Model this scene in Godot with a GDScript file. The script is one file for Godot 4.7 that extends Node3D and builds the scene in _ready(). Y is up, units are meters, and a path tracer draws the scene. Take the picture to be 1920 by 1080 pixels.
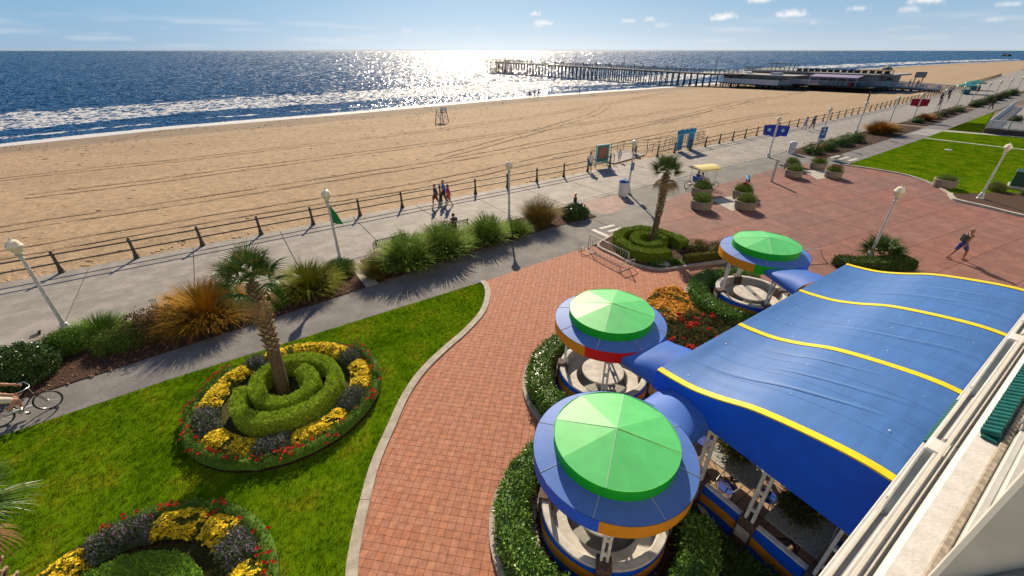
extends Node3D
# A seaside promenade seen from an upper hotel window. x runs along the boardwalk, -z to the sea, y is up, metres.

func _ready() -> void:
	R.seed = 20240611
	var cam := Camera3D.new()
	add_child(cam)
	cam.position = Vector3(0, 10.0, 0)
	cam.rotation_degrees = Vector3(-29.42, -34.0, 0)
	cam.fov = 68.709
	cam.near = 0.05
	cam.far = 40000
	cam.current = true
	var we := WorldEnvironment.new()
	var env := Environment.new()
	env.background_mode = Environment.BG_SKY
	env.tonemap_mode = Environment.TONE_MAPPER_LINEAR
	env.tonemap_exposure = 1.6
	env.sdfgi_enabled = true
	env.ssao_enabled = true
	env.ssil_enabled = true
	var sky := Sky.new()
	var pm := PanoramaSkyMaterial.new()
	pm.panorama = sky_image()
	pm.energy_multiplier = 1.0
	sky.sky_material = pm
	env.sky = sky
	env.ambient_light_source = Environment.AMBIENT_SOURCE_SKY
	we.environment = env
	add_child(we)
	var sun := DirectionalLight3D.new()
	sun.light_color = Color(1.0, 0.92, 0.80)
	sun.light_energy = 1.6
	sun.light_angular_distance = 0.5
	sun.shadow_enabled = true
	add_child(sun)
	sun.look_at_from_position(Vector3.ZERO, -SUN)
	materials()
	sea_and_beach()
	paving()
	lawns()
	hotel()
	cafe_canopy()
	gazebos()
	patio()
	railings()
	pier()
	lamps()
	street_things()
	gardens()
	terrace()
	people()


class MB:  # collects faces for one mesh
	var v := PackedVector3Array()
	var n := PackedVector3Array()
	var c := PackedColorArray()
	var ix := PackedInt32Array()
	var uv := PackedVector2Array()
	var col := Color.WHITE
	var tinted := false
	func tint(k: Color) -> MB:
		col = k
		tinted = true
		return self
	func vert(p: Vector3, nn: Vector3) -> int:
		v.append(p)
		n.append(nn)
		c.append(col)
		return v.size() - 1
	func tri(a: Vector3, b: Vector3, d: Vector3, hint := Vector3.ZERO) -> void:
		var nn := (d - a).cross(b - a)
		if nn.length_squared() < 1e-16:
			return
		nn = nn.normalized()
		var i := v.size()
		if hint != Vector3.ZERO and nn.dot(hint) < 0:
			nn = -nn
			v.append_array([a, d, b])
		else:
			v.append_array([a, b, d])
		n.append_array([nn, nn, nn])
		c.append_array([col, col, col])
		ix.append_array([i, i + 1, i + 2])
	func quad(a: Vector3, b: Vector3, d: Vector3, e: Vector3, hint := Vector3.ZERO) -> void:
		var nn := (d - a).cross(b - a)
		if nn.length_squared() < 1e-16:
			nn = (e - a).cross(d - a)
		if nn.length_squared() < 1e-16:
			return
		nn = nn.normalized()
		var i := v.size()
		if hint != Vector3.ZERO and nn.dot(hint) < 0:
			nn = -nn
			v.append_array([a, e, d, b])
		else:
			v.append_array([a, b, d, e])
		n.append_array([nn, nn, nn, nn])
		c.append_array([col, col, col, col])
		ix.append_array([i, i + 1, i + 2, i, i + 2, i + 3])
	func box(at: Vector3, size: Vector3, b := Basis.IDENTITY, bevel := 0.0) -> MB:
		var h := size / 2
		if bevel <= 0:
			for ax in 3:
				for s in [-1.0, 1.0]:
					var nn := Vector3.ZERO
					nn[ax] = s
					var u := Vector3.ZERO
					u[(ax + 1) % 3] = 1
					var w := Vector3.ZERO
					w[(ax + 2) % 3] = 1
					quad(at + b * ((nn + u + w) * h), at + b * ((nn + u - w) * h), at + b * ((nn - u - w) * h), at + b * ((nn - u + w) * h), b * nn)
			return self
		var e: float = min(bevel, min(h.x, min(h.y, h.z)) * 0.9)
		var hi := h - Vector3.ONE * e
		for ax in 3:
			var a1 := (ax + 1) % 3
			var a2 := (ax + 2) % 3
			for s in [-1.0, 1.0]:
				var q := []
				for k in [[1, 1], [1, -1], [-1, -1], [-1, 1]]:
					var p := Vector3.ZERO
					p[ax] = s * h[ax]
					p[a1] = k[0] * hi[a1]
					p[a2] = k[1] * hi[a2]
					q.append(at + b * p)
				var nn := Vector3.ZERO
				nn[ax] = s
				quad(q[0], q[1], q[2], q[3], b * nn)
				for t in [-1.0, 1.0]:
					var m := Vector3.ZERO
					m[ax] = s
					m[a1] = t
					var r := []
					for k in [[0, 1], [0, -1], [1, -1], [1, 1]]:
						var p := Vector3.ZERO
						p[ax] = s * (h[ax] if k[0] == 0 else hi[ax])
						p[a1] = t * (hi[a1] if k[0] == 0 else h[a1])
						p[a2] = k[1] * hi[a2]
						r.append(at + b * p)
					quad(r[0], r[1], r[2], r[3], b * m)
		for sx in [-1.0, 1.0]:
			for sy in [-1.0, 1.0]:
				for sz in [-1.0, 1.0]:
					var g := Vector3(sx, sy, sz)
					tri(at + b * (g * Vector3(h.x, hi.y, hi.z)), at + b * (g * Vector3(hi.x, h.y, hi.z)), at + b * (g * Vector3(hi.x, hi.y, h.z)), b * g)
		return self
	func tube(pts: Array, rads, sides := 6, caps := true, turn := 0.0) -> MB:
		var m := pts.size()
		var t0: Vector3 = (pts[1] - pts[0]).normalized()
		var up := Vector3.UP if absf(t0.y) < 0.9 else Vector3.FORWARD
		var u := t0.cross(up).normalized()
		var start := v.size()
		for i in m:
			var t: Vector3
			if i == 0:
				t = t0
			elif i == m - 1:
				t = (pts[i] - pts[i - 1]).normalized()
			else:
				t = ((pts[i + 1] - pts[i]).normalized() + (pts[i] - pts[i - 1]).normalized()).normalized()
			u = (u - t * u.dot(t)).normalized()
			var w := t.cross(u)
			var r: float = rads if rads is float else rads[i]
			for k in sides:
				var a := TAU * k / sides + turn
				var d := u * cos(a) + w * sin(a)
				vert(pts[i] + d * r, d)
		for i in m - 1:
			for k in sides:
				var a := start + i * sides + k
				var b := start + i * sides + (k + 1) % sides
				ix.append_array([a, b + sides, b, a, a + sides, b + sides])
		if caps:
			for e in [0, m - 1]:
				var t: Vector3 = (pts[0] - pts[1] if e == 0 else pts[m - 1] - pts[m - 2]).normalized()
				var base := v.size()
				vert(pts[e], t)
				for k in sides:
					vert(v[start + e * sides + k], t)
				for k in sides:
					var a := base + 1 + k
					var b := base + 1 + (k + 1) % sides
					if e == 0:
						ix.append_array([base, a, b])
					else:
						ix.append_array([base, b, a])
		return self
	func lathe(prof: Array, sides := 16, at := Vector3.ZERO, turn := 0.0, b := Basis.IDENTITY) -> MB:  # prof: Vector2(radius, height), from below upwards
		for i in prof.size() - 1:
			var p: Vector2 = prof[i]
			var q: Vector2 = prof[i + 1]
			var dd := (q - p)
			if dd.length() < 1e-6:
				continue
			var nr := dd.y / dd.length()
			var ny := -dd.x / dd.length()
			var s := v.size()
			for k in sides + 1:
				var a := TAU * k / sides + turn
				var e := Vector3(cos(a), 0, sin(a))
				var nn := b * (e * nr + Vector3(0, ny, 0))
				vert(at + b * (e * p.x + Vector3(0, p.y, 0)), nn)
				vert(at + b * (e * q.x + Vector3(0, q.y, 0)), nn)
			for k in sides:
				var a := s + k * 2
				ix.append_array([a, a + 2, a + 3, a, a + 3, a + 1])
		return self
	func ball(at: Vector3, r: Vector3, sides := 10, rings := 6) -> MB:
		var s := v.size()
		for j in rings + 1:
			var th := PI * j / rings
			for k in sides:
				var a := TAU * k / sides
				var d := Vector3(sin(th) * cos(a), -cos(th), sin(th) * sin(a))
				vert(at + d * r, (d / r).normalized())
		for j in rings:
			for k in sides:
				var a := s + j * sides + k
				var b := s + j * sides + (k + 1) % sides
				ix.append_array([a, b, b + sides, a, b + sides, a + sides])
		return self
	func prism(poly: PackedVector2Array, y0: float, y1: float, bottom := false, bev := 0.0) -> MB:  # poly in (x, z)
		var p := poly
		if Geometry2D.is_polygon_clockwise(p):
			p = p.duplicate()
			p.reverse()
		var top := p
		if bev > 0:
			var ins := Geometry2D.offset_polygon(p, -bev)
			if ins.size() == 1 and ins[0].size() == p.size():
				top = ins[0]
				# match the first vertices
				var best := 0
				for i in top.size():
					if top[i].distance_to(p[0]) < top[best].distance_to(p[0]):
						best = i
				var tt := PackedVector2Array()
				for i in top.size():
					tt.append(top[(i + best) % top.size()])
				top = tt
			else:
				bev = 0.0
		var t := Geometry2D.triangulate_polygon(top)
		for i in range(0, t.size(), 3):
			tri(V(top[t[i]], y1), V(top[t[i + 1]], y1), V(top[t[i + 2]], y1), Vector3.UP)
			if bottom:
				tri(V(p[t[i]], y0), V(p[t[i + 1]], y0), V(p[t[i + 2]], y0), Vector3.DOWN)
		for i in p.size():
			var a := p[i]
			var b := p[(i + 1) % p.size()]
			var d := b - a
			var o := Vector3(d.y, 0, -d.x)
			if bev > 0:
				quad(V(a, y1 - bev), V(b, y1 - bev), V(top[(i + 1) % p.size()], y1), V(top[i], y1), o + Vector3.UP * d.length())
			quad(V(a, y0), V(b, y0), V(b, y1 - bev), V(a, y1 - bev), o)
		return self
	func V(p: Vector2, y: float) -> Vector3:
		return Vector3(p.x, y, p.y)
	func ribbon(l: Array, r: Array, hint := Vector3.UP) -> MB:
		for i in l.size() - 1:
			quad(l[i], l[i + 1], r[i + 1], r[i], hint)
		return self
	func mesh(m: Material = null) -> ArrayMesh:
		var a := []
		a.resize(Mesh.ARRAY_MAX)
		a[Mesh.ARRAY_VERTEX] = v
		a[Mesh.ARRAY_NORMAL] = n
		if tinted:
			a[Mesh.ARRAY_COLOR] = c
		if uv.size() == v.size():
			a[Mesh.ARRAY_TEX_UV] = uv
		a[Mesh.ARRAY_INDEX] = ix
		var am := ArrayMesh.new()
		am.add_surface_from_arrays(Mesh.PRIMITIVE_TRIANGLES, a)
		if m:
			am.surface_set_material(0, m)
		return am

var R := RandomNumberGenerator.new()
var taken := {}
var M := {}
var leaf_meshes := {}

func rf(a: float, b: float) -> float:
	return R.randf_range(a, b)

func numbered(s: String) -> String:
	if not taken.has(s):
		taken[s] = 0
		return s
	taken[s] += 1
	return "%s_%03d" % [s, taken[s]]

func tag(o: Node, label: String, category: String, group := "") -> Node:
	o.set_meta("label", label)
	o.set_meta("category", category)
	if group:
		o.set_meta("group", group)
	return o

func thing(called: String, label: String, category: String, at := Vector3.ZERO, turn := 0.0, group := "") -> Node3D:
	var o := Node3D.new()
	o.name = numbered(called)
	add_child(o)
	o.position = at
	o.rotation.y = turn
	tag(o, label, category, group)
	return o

func inst(mesh: Mesh, called: String, parent: Node, x := Transform3D.IDENTITY) -> MeshInstance3D:
	var o := MeshInstance3D.new()
	o.mesh = mesh
	if parent == self:
		o.name = numbered(called)
	else:
		o.name = called
	o.transform = x
	parent.add_child(o, true)
	return o

func part(mb: MB, called: String, parent: Node, m: Material) -> MeshInstance3D:
	return inst(mb.mesh(m), called, parent)

func struct(mb: MB, called: String, m: Material) -> MeshInstance3D:
	var o := part(mb, called, self, m)
	o.set_meta("kind", "structure")
	return o

func copy(o: Node3D, called: String, label: String, at: Vector3, turn := 0.0, group := "") -> Node3D:
	var d: Node3D = o.duplicate()
	d.name = numbered(called)
	add_child(d)
	d.position = at
	d.rotation.y = turn
	d.set_meta("label", label)
	if group:
		d.set_meta("group", group)
	return d

func scatter(called: String, parent: Node, mesh: Mesh, xs: Array, cols: Array = []) -> MultiMeshInstance3D:
	var mm := MultiMesh.new()
	mm.transform_format = MultiMesh.TRANSFORM_3D
	mm.use_colors = cols.size() > 0
	mm.mesh = mesh
	mm.instance_count = xs.size()
	for i in xs.size():
		mm.set_instance_transform(i, xs[i])
		if cols.size():
			mm.set_instance_color(i, cols[i])
	var o := MultiMeshInstance3D.new()
	o.multimesh = mm
	o.name = numbered(called) if parent == self else called
	parent.add_child(o, true)
	o.set_meta("kind", "stuff")
	return o

# ---- materials ----
func lin(r: float, g: float, b: float) -> Color:
	return Color(r, g, b)

func ntex(sd: int, size: int, freq: float, oct: int, lo: float, hi: float, gain := 0.55, contrast := 1.0, kind := FastNoiseLite.TYPE_SIMPLEX_SMOOTH) -> ImageTexture:
	var f := FastNoiseLite.new()
	f.seed = sd
	f.noise_type = kind
	f.frequency = freq
	f.fractal_octaves = oct
	f.fractal_gain = gain
	var im := f.get_seamless_image(size, size)
	im.convert(Image.FORMAT_L8)
	var d := im.get_data()
	var lut := PackedByteArray()
	for i in 256:
		var t := clampf((i / 255.0 - 0.5) * contrast + 0.5, 0, 1)
		lut.append(int(255 * lerpf(lo, hi, t)))
	for i in d.size():
		d[i] = lut[d[i]]
	return ImageTexture.create_from_image(Image.create_from_data(size, size, false, Image.FORMAT_L8, d))

func ctex(sd: int, size: int, freq: float, oct: int, ramp: Array, gain := 0.55, contrast := 1.0, kind := FastNoiseLite.TYPE_SIMPLEX_SMOOTH) -> ImageTexture:  # ramp of linear colours, evenly spaced
	var f := FastNoiseLite.new()
	f.seed = sd
	f.noise_type = kind
	f.frequency = freq
	f.fractal_octaves = oct
	f.fractal_gain = gain
	var im := f.get_seamless_image(size, size)
	im.convert(Image.FORMAT_L8)
	var d := im.get_data()
	var out := PackedByteArray()
	out.resize(d.size() * 3)
	var lr := PackedByteArray()
	for i in 256:
		var t := clampf((i / 255.0 - 0.5) * contrast + 0.5, 0, 1) * (ramp.size() - 1)
		var k := mini(int(t), ramp.size() - 2)
		var q: Color = (ramp[k] as Color).lerp(ramp[k + 1], t - k).linear_to_srgb()
		lr.append_array([int(q.r * 255), int(q.g * 255), int(q.b * 255)])
	for i in d.size():
		var k := d[i] * 3
		out[i * 3] = lr[k]
		out[i * 3 + 1] = lr[k + 1]
		out[i * 3 + 2] = lr[k + 2]
	return ImageTexture.create_from_image(Image.create_from_data(size, size, false, Image.FORMAT_RGB8, out))

func mat(col: Color, rough := 0.8, tex: Texture2D = null, scale := 1.0, bump: Texture2D = null, cm := 0.0, world := true) -> StandardMaterial3D:
	var m := StandardMaterial3D.new()
	m.albedo_color = col.linear_to_srgb()
	m.roughness = rough
	m.metallic_specular = 0.4
	if tex:
		m.albedo_texture = tex
	if tex or bump:
		m.uv1_triplanar = true
		m.uv1_world_triplanar = world
		m.uv1_scale = Vector3.ONE * scale
	if bump:
		m.heightmap_enabled = true
		m.heightmap_texture = bump
		m.heightmap_scale = cm
	return m

func vmat(rough := 0.8, tex: Texture2D = null, scale := 1.0, bump: Texture2D = null, cm := 0.0, world := true) -> StandardMaterial3D:
	var m := mat(Color.WHITE, rough, tex, scale, bump, cm, world)
	m.vertex_color_use_as_albedo = true
	return m

func leafmat(col: Color, rough := 0.55, back := 0.35) -> StandardMaterial3D:
	var m := mat(col, rough)
	m.vertex_color_use_as_albedo = true
	m.backlight_enabled = back > 0
	m.backlight = Color(back, back, back * 0.5)
	m.cull_mode = BaseMaterial3D.CULL_DISABLED
	return m

# ---- where the promenade runs (x along it, n metres seawards) ----
const FENCE := [[-60, 29.0], [25, 29.15], [48, 30.3], [74, 31.6], [106, 33.3], [153, 37.0], [260, 48.0], [420, 66.0]]
const BWALK := [[-60, 20.3], [-8, 21.2], [4, 21.8], [15, 22.4], [28, 22.95], [50, 23.3], [74, 24.2], [110, 24.95], [150, 25.9], [260, 31.0], [420, 42.0]]
const PFAR := [[-60, 14.5], [-15, 17.0], [-7, 17.6], [2.4, 18.5], [10, 19.4], [15, 19.85], [21, 19.8], [57, 19.4], [80, 20.3], [111, 22.2], [150, 24.6], [260, 29.5], [420, 40.0]]
const PNEAR := [[-60, 14.0], [-15, 15.4], [-7, 15.8], [-4, 16.0], [9, 16.05], [16.5, 16.3], [53, 16.8], [80, 17.7], [107, 19.2], [150, 21.5], [260, 26.0], [420, 36.0]]
const SHORE := [[-200, 76.0], [-60, 85.0], [-25, 89.0], [-6, 94.5], [7, 95.5], [23, 97.0], [43, 100.0], [78, 104.5], [135, 106.0], [172, 108.0], [273, 124.0], [372, 136.0], [498, 145.0], [700, 146.0], [1200, 130.0], [4000, 60.0]]
func along(t: Array, x: float) -> float:
	if x <= t[0][0]:
		return t[0][1]
	for i in t.size() - 1:
		if x < t[i + 1][0]:
			var k: float = (x - t[i][0]) / (t[i + 1][0] - t[i][0])
			return lerpf(t[i][1], t[i + 1][1], k)
	return t[t.size() - 1][1]
func edge(t: Array, x0: float, x1: float, step := 3.0) -> PackedVector2Array:
	var p := PackedVector2Array()
	var k := maxi(1, int(ceil(absf(x1 - x0) / step)))
	for i in k + 1:
		var x := lerpf(x0, x1, float(i) / k)
		p.append(Vector2(x, -along(t, x)))
	return p
func strip(a: Array, b: Array, x0: float, x1: float, step := 3.0) -> PackedVector2Array:
	var p := edge(a, x0, x1, step)
	p.append_array(edge(b, x1, x0, step))
	return p
func pv(a: Array) -> PackedVector2Array:
	var p := PackedVector2Array()
	for i in range(0, a.size(), 2):
		p.append(Vector2(a[i], a[i + 1]))
	return p
func smooth_line(p: PackedVector2Array, per := 6, closed := false) -> PackedVector2Array:
	var o := PackedVector2Array()
	var m := p.size()
	for i in (m if closed else m - 1):
		var a := p[(i - 1 + m) % m] if closed or i > 0 else p[0]
		var d := p[(i + 2) % m] if closed or i < m - 2 else p[m - 1]
		for k in per:
			o.append(p[i].cubic_interpolate(p[(i + 1) % m], a, d, float(k) / per))
	if not closed:
		o.append(p[m - 1])
	return o
func circle(x: float, z: float, r: float, k := 40) -> PackedVector2Array:
	var p := PackedVector2Array()
	for i in k:
		p.append(Vector2(x + r * cos(TAU * i / k), z + r * sin(TAU * i / k)))
	return p
func beach_y(x: float, z: float) -> float:
	var a := along(FENCE, x)
	var b := along(SHORE, x)
	var s := (-z - a) / (b - a)
	if s < 0.74:
		return lerpf(-0.1, -0.8, smoothstep(0.0, 0.74, s))
	if s < 1.0:
		return lerpf(-0.8, -1.5, (s - 0.74) / 0.26) + 0.12 * sin((s - 0.74) / 0.26 * PI)
	return -1.5 - (s - 1.0) * (b - a) * 0.035

# ---- foliage ----
func leaf_mesh(kind: String) -> ArrayMesh:
	if leaf_meshes.has(kind):
		return leaf_meshes[kind]
	var g := RandomNumberGenerator.new()
	g.seed = kind.hash()
	var b := MB.new()
	match kind:
		"box":  # a small sprig of box-hedge leaves, about 9 cm
			for i in 9:
				_leaf(b, g, 0.032, 0.032, 0.019)
		"round":
			for i in 8:
				_leaf(b, g, 0.085, 0.065, 0.042)
		"thin":
			for i in 9:
				_leaf(b, g, 0.09, 0.10, 0.02)
		"daisy":  # a head of yellow petals on a few centimetres of stem
			for i in 3:
				var at := Vector3(g.randf_range(-0.04, 0.04), g.randf_range(0.0, 0.03), g.randf_range(-0.04, 0.04))
				for k in 5:
					var a := TAU * k / 5 + i
					var d := Vector3(cos(a), 0.25, sin(a)) * 0.034
					var s := Vector3(-sin(a), 0, cos(a)) * 0.014
					b.quad(at, at + d * 0.6 + s, at + d, at + d * 0.6 - s, Vector3.UP)
		"rose":
			for k in 10:
				var a := TAU * k / 5
				var up := 0.25 if k < 5 else 0.8
				var d := Vector3(cos(a + k * 0.3), up, sin(a + k * 0.3)) * 0.05
				var s := Vector3(-sin(a), 0, cos(a)) * 0.03
				b.quad(Vector3.ZERO, d * 0.6 + s, d, d * 0.6 - s, Vector3.UP)
		"spike":  # upright sprig
			for k in 7:
				var y := 0.02 * k
				var a := k * 2.4
				var d := Vector3(cos(a), 0.7, sin(a)) * (0.03 - 0.002 * k)
				var s := Vector3(-sin(a), 0, cos(a)) * 0.01
				b.quad(Vector3(0, y, 0), Vector3(0, y, 0) + d * 0.6 + s, Vector3(0, y, 0) + d, Vector3(0, y, 0) + d * 0.6 - s, d)
		"blade":  # a long arching grass blade, one metre
			var l := []
			var r := []
			for i in 6:
				var t := i / 5.0
				var p := Vector3(0, t * (1.0 - 0.12 * t * t), 0.36 * t * t)
				var w := 0.009 * (1.0 - t * 0.85)
				l.append(p + Vector3(w, 0, 0))
				r.append(p - Vector3(w, 0, 0))
			b.ribbon(l, r, Vector3(0, 0.5, -1))
		"tuft":  # lawn grass
			for i in 6:
				var a := g.randf() * TAU
				var o := Vector3(g.randf_range(-0.05, 0.05), 0, g.randf_range(-0.05, 0.05))
				var tip := o + Vector3(cos(a) * 0.022, g.randf_range(0.025, 0.045), sin(a) * 0.022)
				var s := Vector3(-sin(a), 0, cos(a)) * 0.004
				b.tri(o - s, o + s, tip, Vector3(cos(a), 0.5, sin(a)))
			for i in b.n.size():
				b.n[i] = (b.n[i] * 0.35 + Vector3.UP).normalized()
		"chip":
			b.box(Vector3.ZERO, Vector3(0.05, 0.014, 0.02))
		"pebble":
			b.ball(Vector3.ZERO, Vector3(0.03, 0.02, 0.025), 6, 4)
	leaf_meshes[kind] = b.mesh()
	return leaf_meshes[kind]

func _leaf(b: MB, g: RandomNumberGenerator, spread: float, length: float, width: float) -> void:
	var o := Vector3(g.randf_range(-1, 1), g.randf_range(-0.6, 0.9), g.randf_range(-1, 1)) * spread
	var d := Vector3(g.randf_range(-1, 1), g.randf_range(-0.1, 1.1), g.randf_range(-1, 1)).normalized() * length
	var s := d.cross(Vector3(g.randf_range(-1, 1), g.randf_range(0.2, 1), g.randf_range(-1, 1))).normalized() * width * 0.5
	var up := d.cross(s).normalized() * width * 0.18
	b.tri(o, o + d * 0.45 + s + up, o + d)
	b.tri(o, o + d, o + d * 0.45 - s + up)

func lmesh(kind: String, m: Material) -> ArrayMesh:
	var k := kind + str(m.get_instance_id())
	if not leaf_meshes.has(k):
		var a: ArrayMesh = leaf_mesh(kind).duplicate()
		a.surface_set_material(0, m)
		leaf_meshes[k] = a
	return leaf_meshes[k]

func rand_basis(nrm: Vector3, s: float) -> Basis:
	var n := (nrm + Vector3(rf(-0.5, 0.5), rf(-0.3, 0.5), rf(-0.5, 0.5))).normalized()
	var t := n.cross(Vector3(rf(-1, 1), rf(-0.2, 0.2), rf(-1, 1))).normalized()
	return Basis(t, n, t.cross(n)).scaled(Vector3.ONE * s)

func tone(a: Color, b: Color) -> Color:
	return a.lerp(b, R.randf()) * rf(0.75, 1.25)

func hedge(parent: Node, line: PackedVector2Array, width: float, height: float, base_y: float, m: Material, ca: Color, cb: Color, kind := "box", density := 190.0, closed := false, called := "foliage") -> void:
	# an inner mass of twigs and, all over it, sprigs of leaves
	var nz := FastNoiseLite.new()
	nz.seed = int(line[0].x * 100 + line[0].y * 31)
	nz.frequency = 0.9
	var core := MB.new()
	core.tint(ca)
	var cnt := line.size()
	var rings := []
	var prof := [Vector2(-0.5, 0.0), Vector2(-0.53, 0.55), Vector2(-0.5, 0.92), Vector2(-0.43, 0.99), Vector2(0, 1.0), Vector2(0.43, 0.99), Vector2(0.5, 0.92), Vector2(0.53, 0.55), Vector2(0.5, 0.0)]
	for i in cnt:
		var a := line[maxi(i - 1, 0)] if not closed else line[(i - 1 + cnt) % cnt]
		var b := line[mini(i + 1, cnt - 1)] if not closed else line[(i + 1) % cnt]
		var d := (b - a).normalized()
		var side := Vector2(-d.y, d.x)
		var ring := []
		for q in prof:
			var p: Vector2 = line[i] + side * q.x * width
			var y: float = base_y + q.y * height
			var k: float = nz.get_noise_3d(p.x, y, p.y) * 0.09
			ring.append(Vector3(p.x + side.x * signf(q.x) * k, y + (k * 0.6 if q.y > 0.5 else 0.0), p.y + side.y * signf(q.x) * k))
		rings.append(ring)
	var xs := []
	var cs := []
	for i in (cnt if closed else cnt - 1):
		var r0: Array = rings[i]
		var r1: Array = rings[(i + 1) % cnt]
		var mid := (line[i] + line[(i + 1) % cnt]) / 2
		var c3 := Vector3(mid.x, base_y + height * 0.45, mid.y)
		for j in prof.size() - 1:
			var o: Vector3 = (r0[j] + r1[j + 1]) / 2 - c3
			core.quad(r0[j] - o * 0.12, r1[j] - o * 0.12, r1[j + 1] - o * 0.12, r0[j + 1] - o * 0.12, o)
			_sprigs(xs, cs, r0[j], r1[j], r1[j + 1], r0[j + 1], o, density, ca, cb)
	if not closed:
		for e in [0, cnt - 1]:
			var c3 := Vector3(line[e].x, base_y + height * 0.45, line[e].y)
			var d2 := (line[0] - line[1]) if e == 0 else (line[cnt - 1] - line[cnt - 2])
			var o := Vector3(d2.x, 0, d2.y).normalized()
			for j in prof.size() - 1:
				core.tri(rings[e][j], rings[e][j + 1], c3, o)
				_sprigs(xs, cs, rings[e][j], rings[e][j + 1], c3, c3, o, density * 1.1, ca, cb)
	part(core, "twigs", parent, m)
	scatter(called, parent, lmesh(kind, m), xs, cs)

func _sprigs(xs: Array, cs: Array, a: Vector3, b: Vector3, c: Vector3, d: Vector3, o: Vector3, density: float, ca: Color, cb: Color) -> void:
	var area := ((b - a).cross(d - a).length() + (b - c).cross(d - c).length()) / 2
	var k := area * density
	var cnt := int(k) + (1 if R.randf() < k - int(k) else 0)
	var nn := o.normalized()
	for q in cnt:
		var u := R.randf()
		var w := R.randf()
		var p := a.lerp(b, u).lerp(d.lerp(c, u), w)
		xs.append(Transform3D(rand_basis(nn, rf(0.75, 1.35)), p - nn * rf(0.0, 0.035)))
		cs.append(tone(ca, cb))

func shrub(called: String, label: String, at: Vector3, rx: float, h: float, rz: float, m: Material, ca: Color, cb: Color, kind := "round", density := 120.0, group := "", loose := 0.16, cat := "shrub") -> Node3D:
	var t := thing(called, label, cat, at, 0, group)
	_dome(t, Vector3.ZERO, rx, h, rz, m, ca, cb, kind, density, loose)
	return t

func _dome(t: Node, at: Vector3, rx: float, h: float, rz: float, m: Material, ca: Color, cb: Color, kind: String, density: float, loose: float) -> void:
	var nz := FastNoiseLite.new()
	nz.seed = R.randi() % 10000
	nz.frequency = 1.3 / maxf(rx, 0.4)
	var xs := []
	var cs := []
	var area := TAU * (rx + rz) * 0.5 * h * 1.15
	for i in int(area * density):
		var a := R.randf() * TAU
		var y := pow(R.randf(), 0.8)
		var ring := sqrt(maxf(0, 1.0 - pow(y, 2.4))) * (0.86 + 0.14 * minf(1, y * 4))
		var d := Vector3(cos(a) * ring, y, sin(a) * ring)
		var k := 1.0 + nz.get_noise_3dv(d * 2.0 * rx) * loose * 2.0 - (pow(R.randf(), 2) * loose * 1.5)
		var p := at + d * k * Vector3(rx, h, rz)
		xs.append(Transform3D(rand_basis(d.normalized(), rf(0.8, 1.4)), p))
		cs.append(tone(ca, cb))
	var b := MB.new()
	b.tint(ca)
	b.ball(at + Vector3(0, h * 0.36, 0), Vector3(rx * 0.74, h * 0.44, rz * 0.74), 14, 8)
	for i in 7:
		var a := R.randf() * TAU
		b.tube([at, at + Vector3(cos(a) * rx * 0.3, h * 0.4, sin(a) * rx * 0.3)], [0.025, 0.012], 5)
	part(b, "twigs", t, m)
	scatter("foliage", t, lmesh(kind, m), xs, cs)

func grass_clump(called: String, label: String, at: Vector3, r: float, h: float, cnt: int, m: Material, ca: Color, cb: Color, spread := 0.5, plume: Material = null, group := "", wide := 1.6, parent: Node3D = null) -> Node3D:
	var t := parent if parent else thing(called, label, "grass clump", at, 0, group)
	var xs := []
	var cs := []
	for i in cnt:
		var a := R.randf() * TAU
		var rr := sqrt(R.randf()) * r * 0.55
		var o := Vector3(cos(a) * rr, 0, sin(a) * rr)
		var hh := h * rf(0.7, 1.4) * (1.0 - 0.25 * rr / r)
		var lean := (rr / (r * 0.55)) * spread + rf(-0.12, 0.25)
		var aa := a + rf(-0.7, 0.7)
		var bs := Basis(Vector3.UP, -aa + PI / 2) * Basis(Vector3.RIGHT, lean)
		xs.append(Transform3D(bs.scaled_local(Vector3(wide * rf(0.8, 1.3), hh, hh * rf(0.5, 1.2))), o))
		cs.append(tone(ca, cb))
	scatter("blades", t, lmesh("blade", m), xs, cs)
	if wide > 3.5:
		_dome(t, Vector3.ZERO, r * 0.85, h * 1.0, r * 0.75, m, ca, cb, "thin", 120.0, 0.35)
	if plume:
		var px := []
		for i in int(cnt * 0.05) + 8:
			var a := R.randf() * TAU
			var rr := sqrt(R.randf()) * r * 0.5
			px.append(Transform3D(Basis(Vector3(rf(-1, 1), 0, rf(-1, 1)).normalized(), rf(0, 0.3)).scaled(Vector3(1.3, 2.4, 1.3)), Vector3(cos(a) * rr, h * rf(0.85, 1.15), sin(a) * rr)))
		scatter("plumes", t, lmesh("spike", plume), px)
	return t

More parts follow.
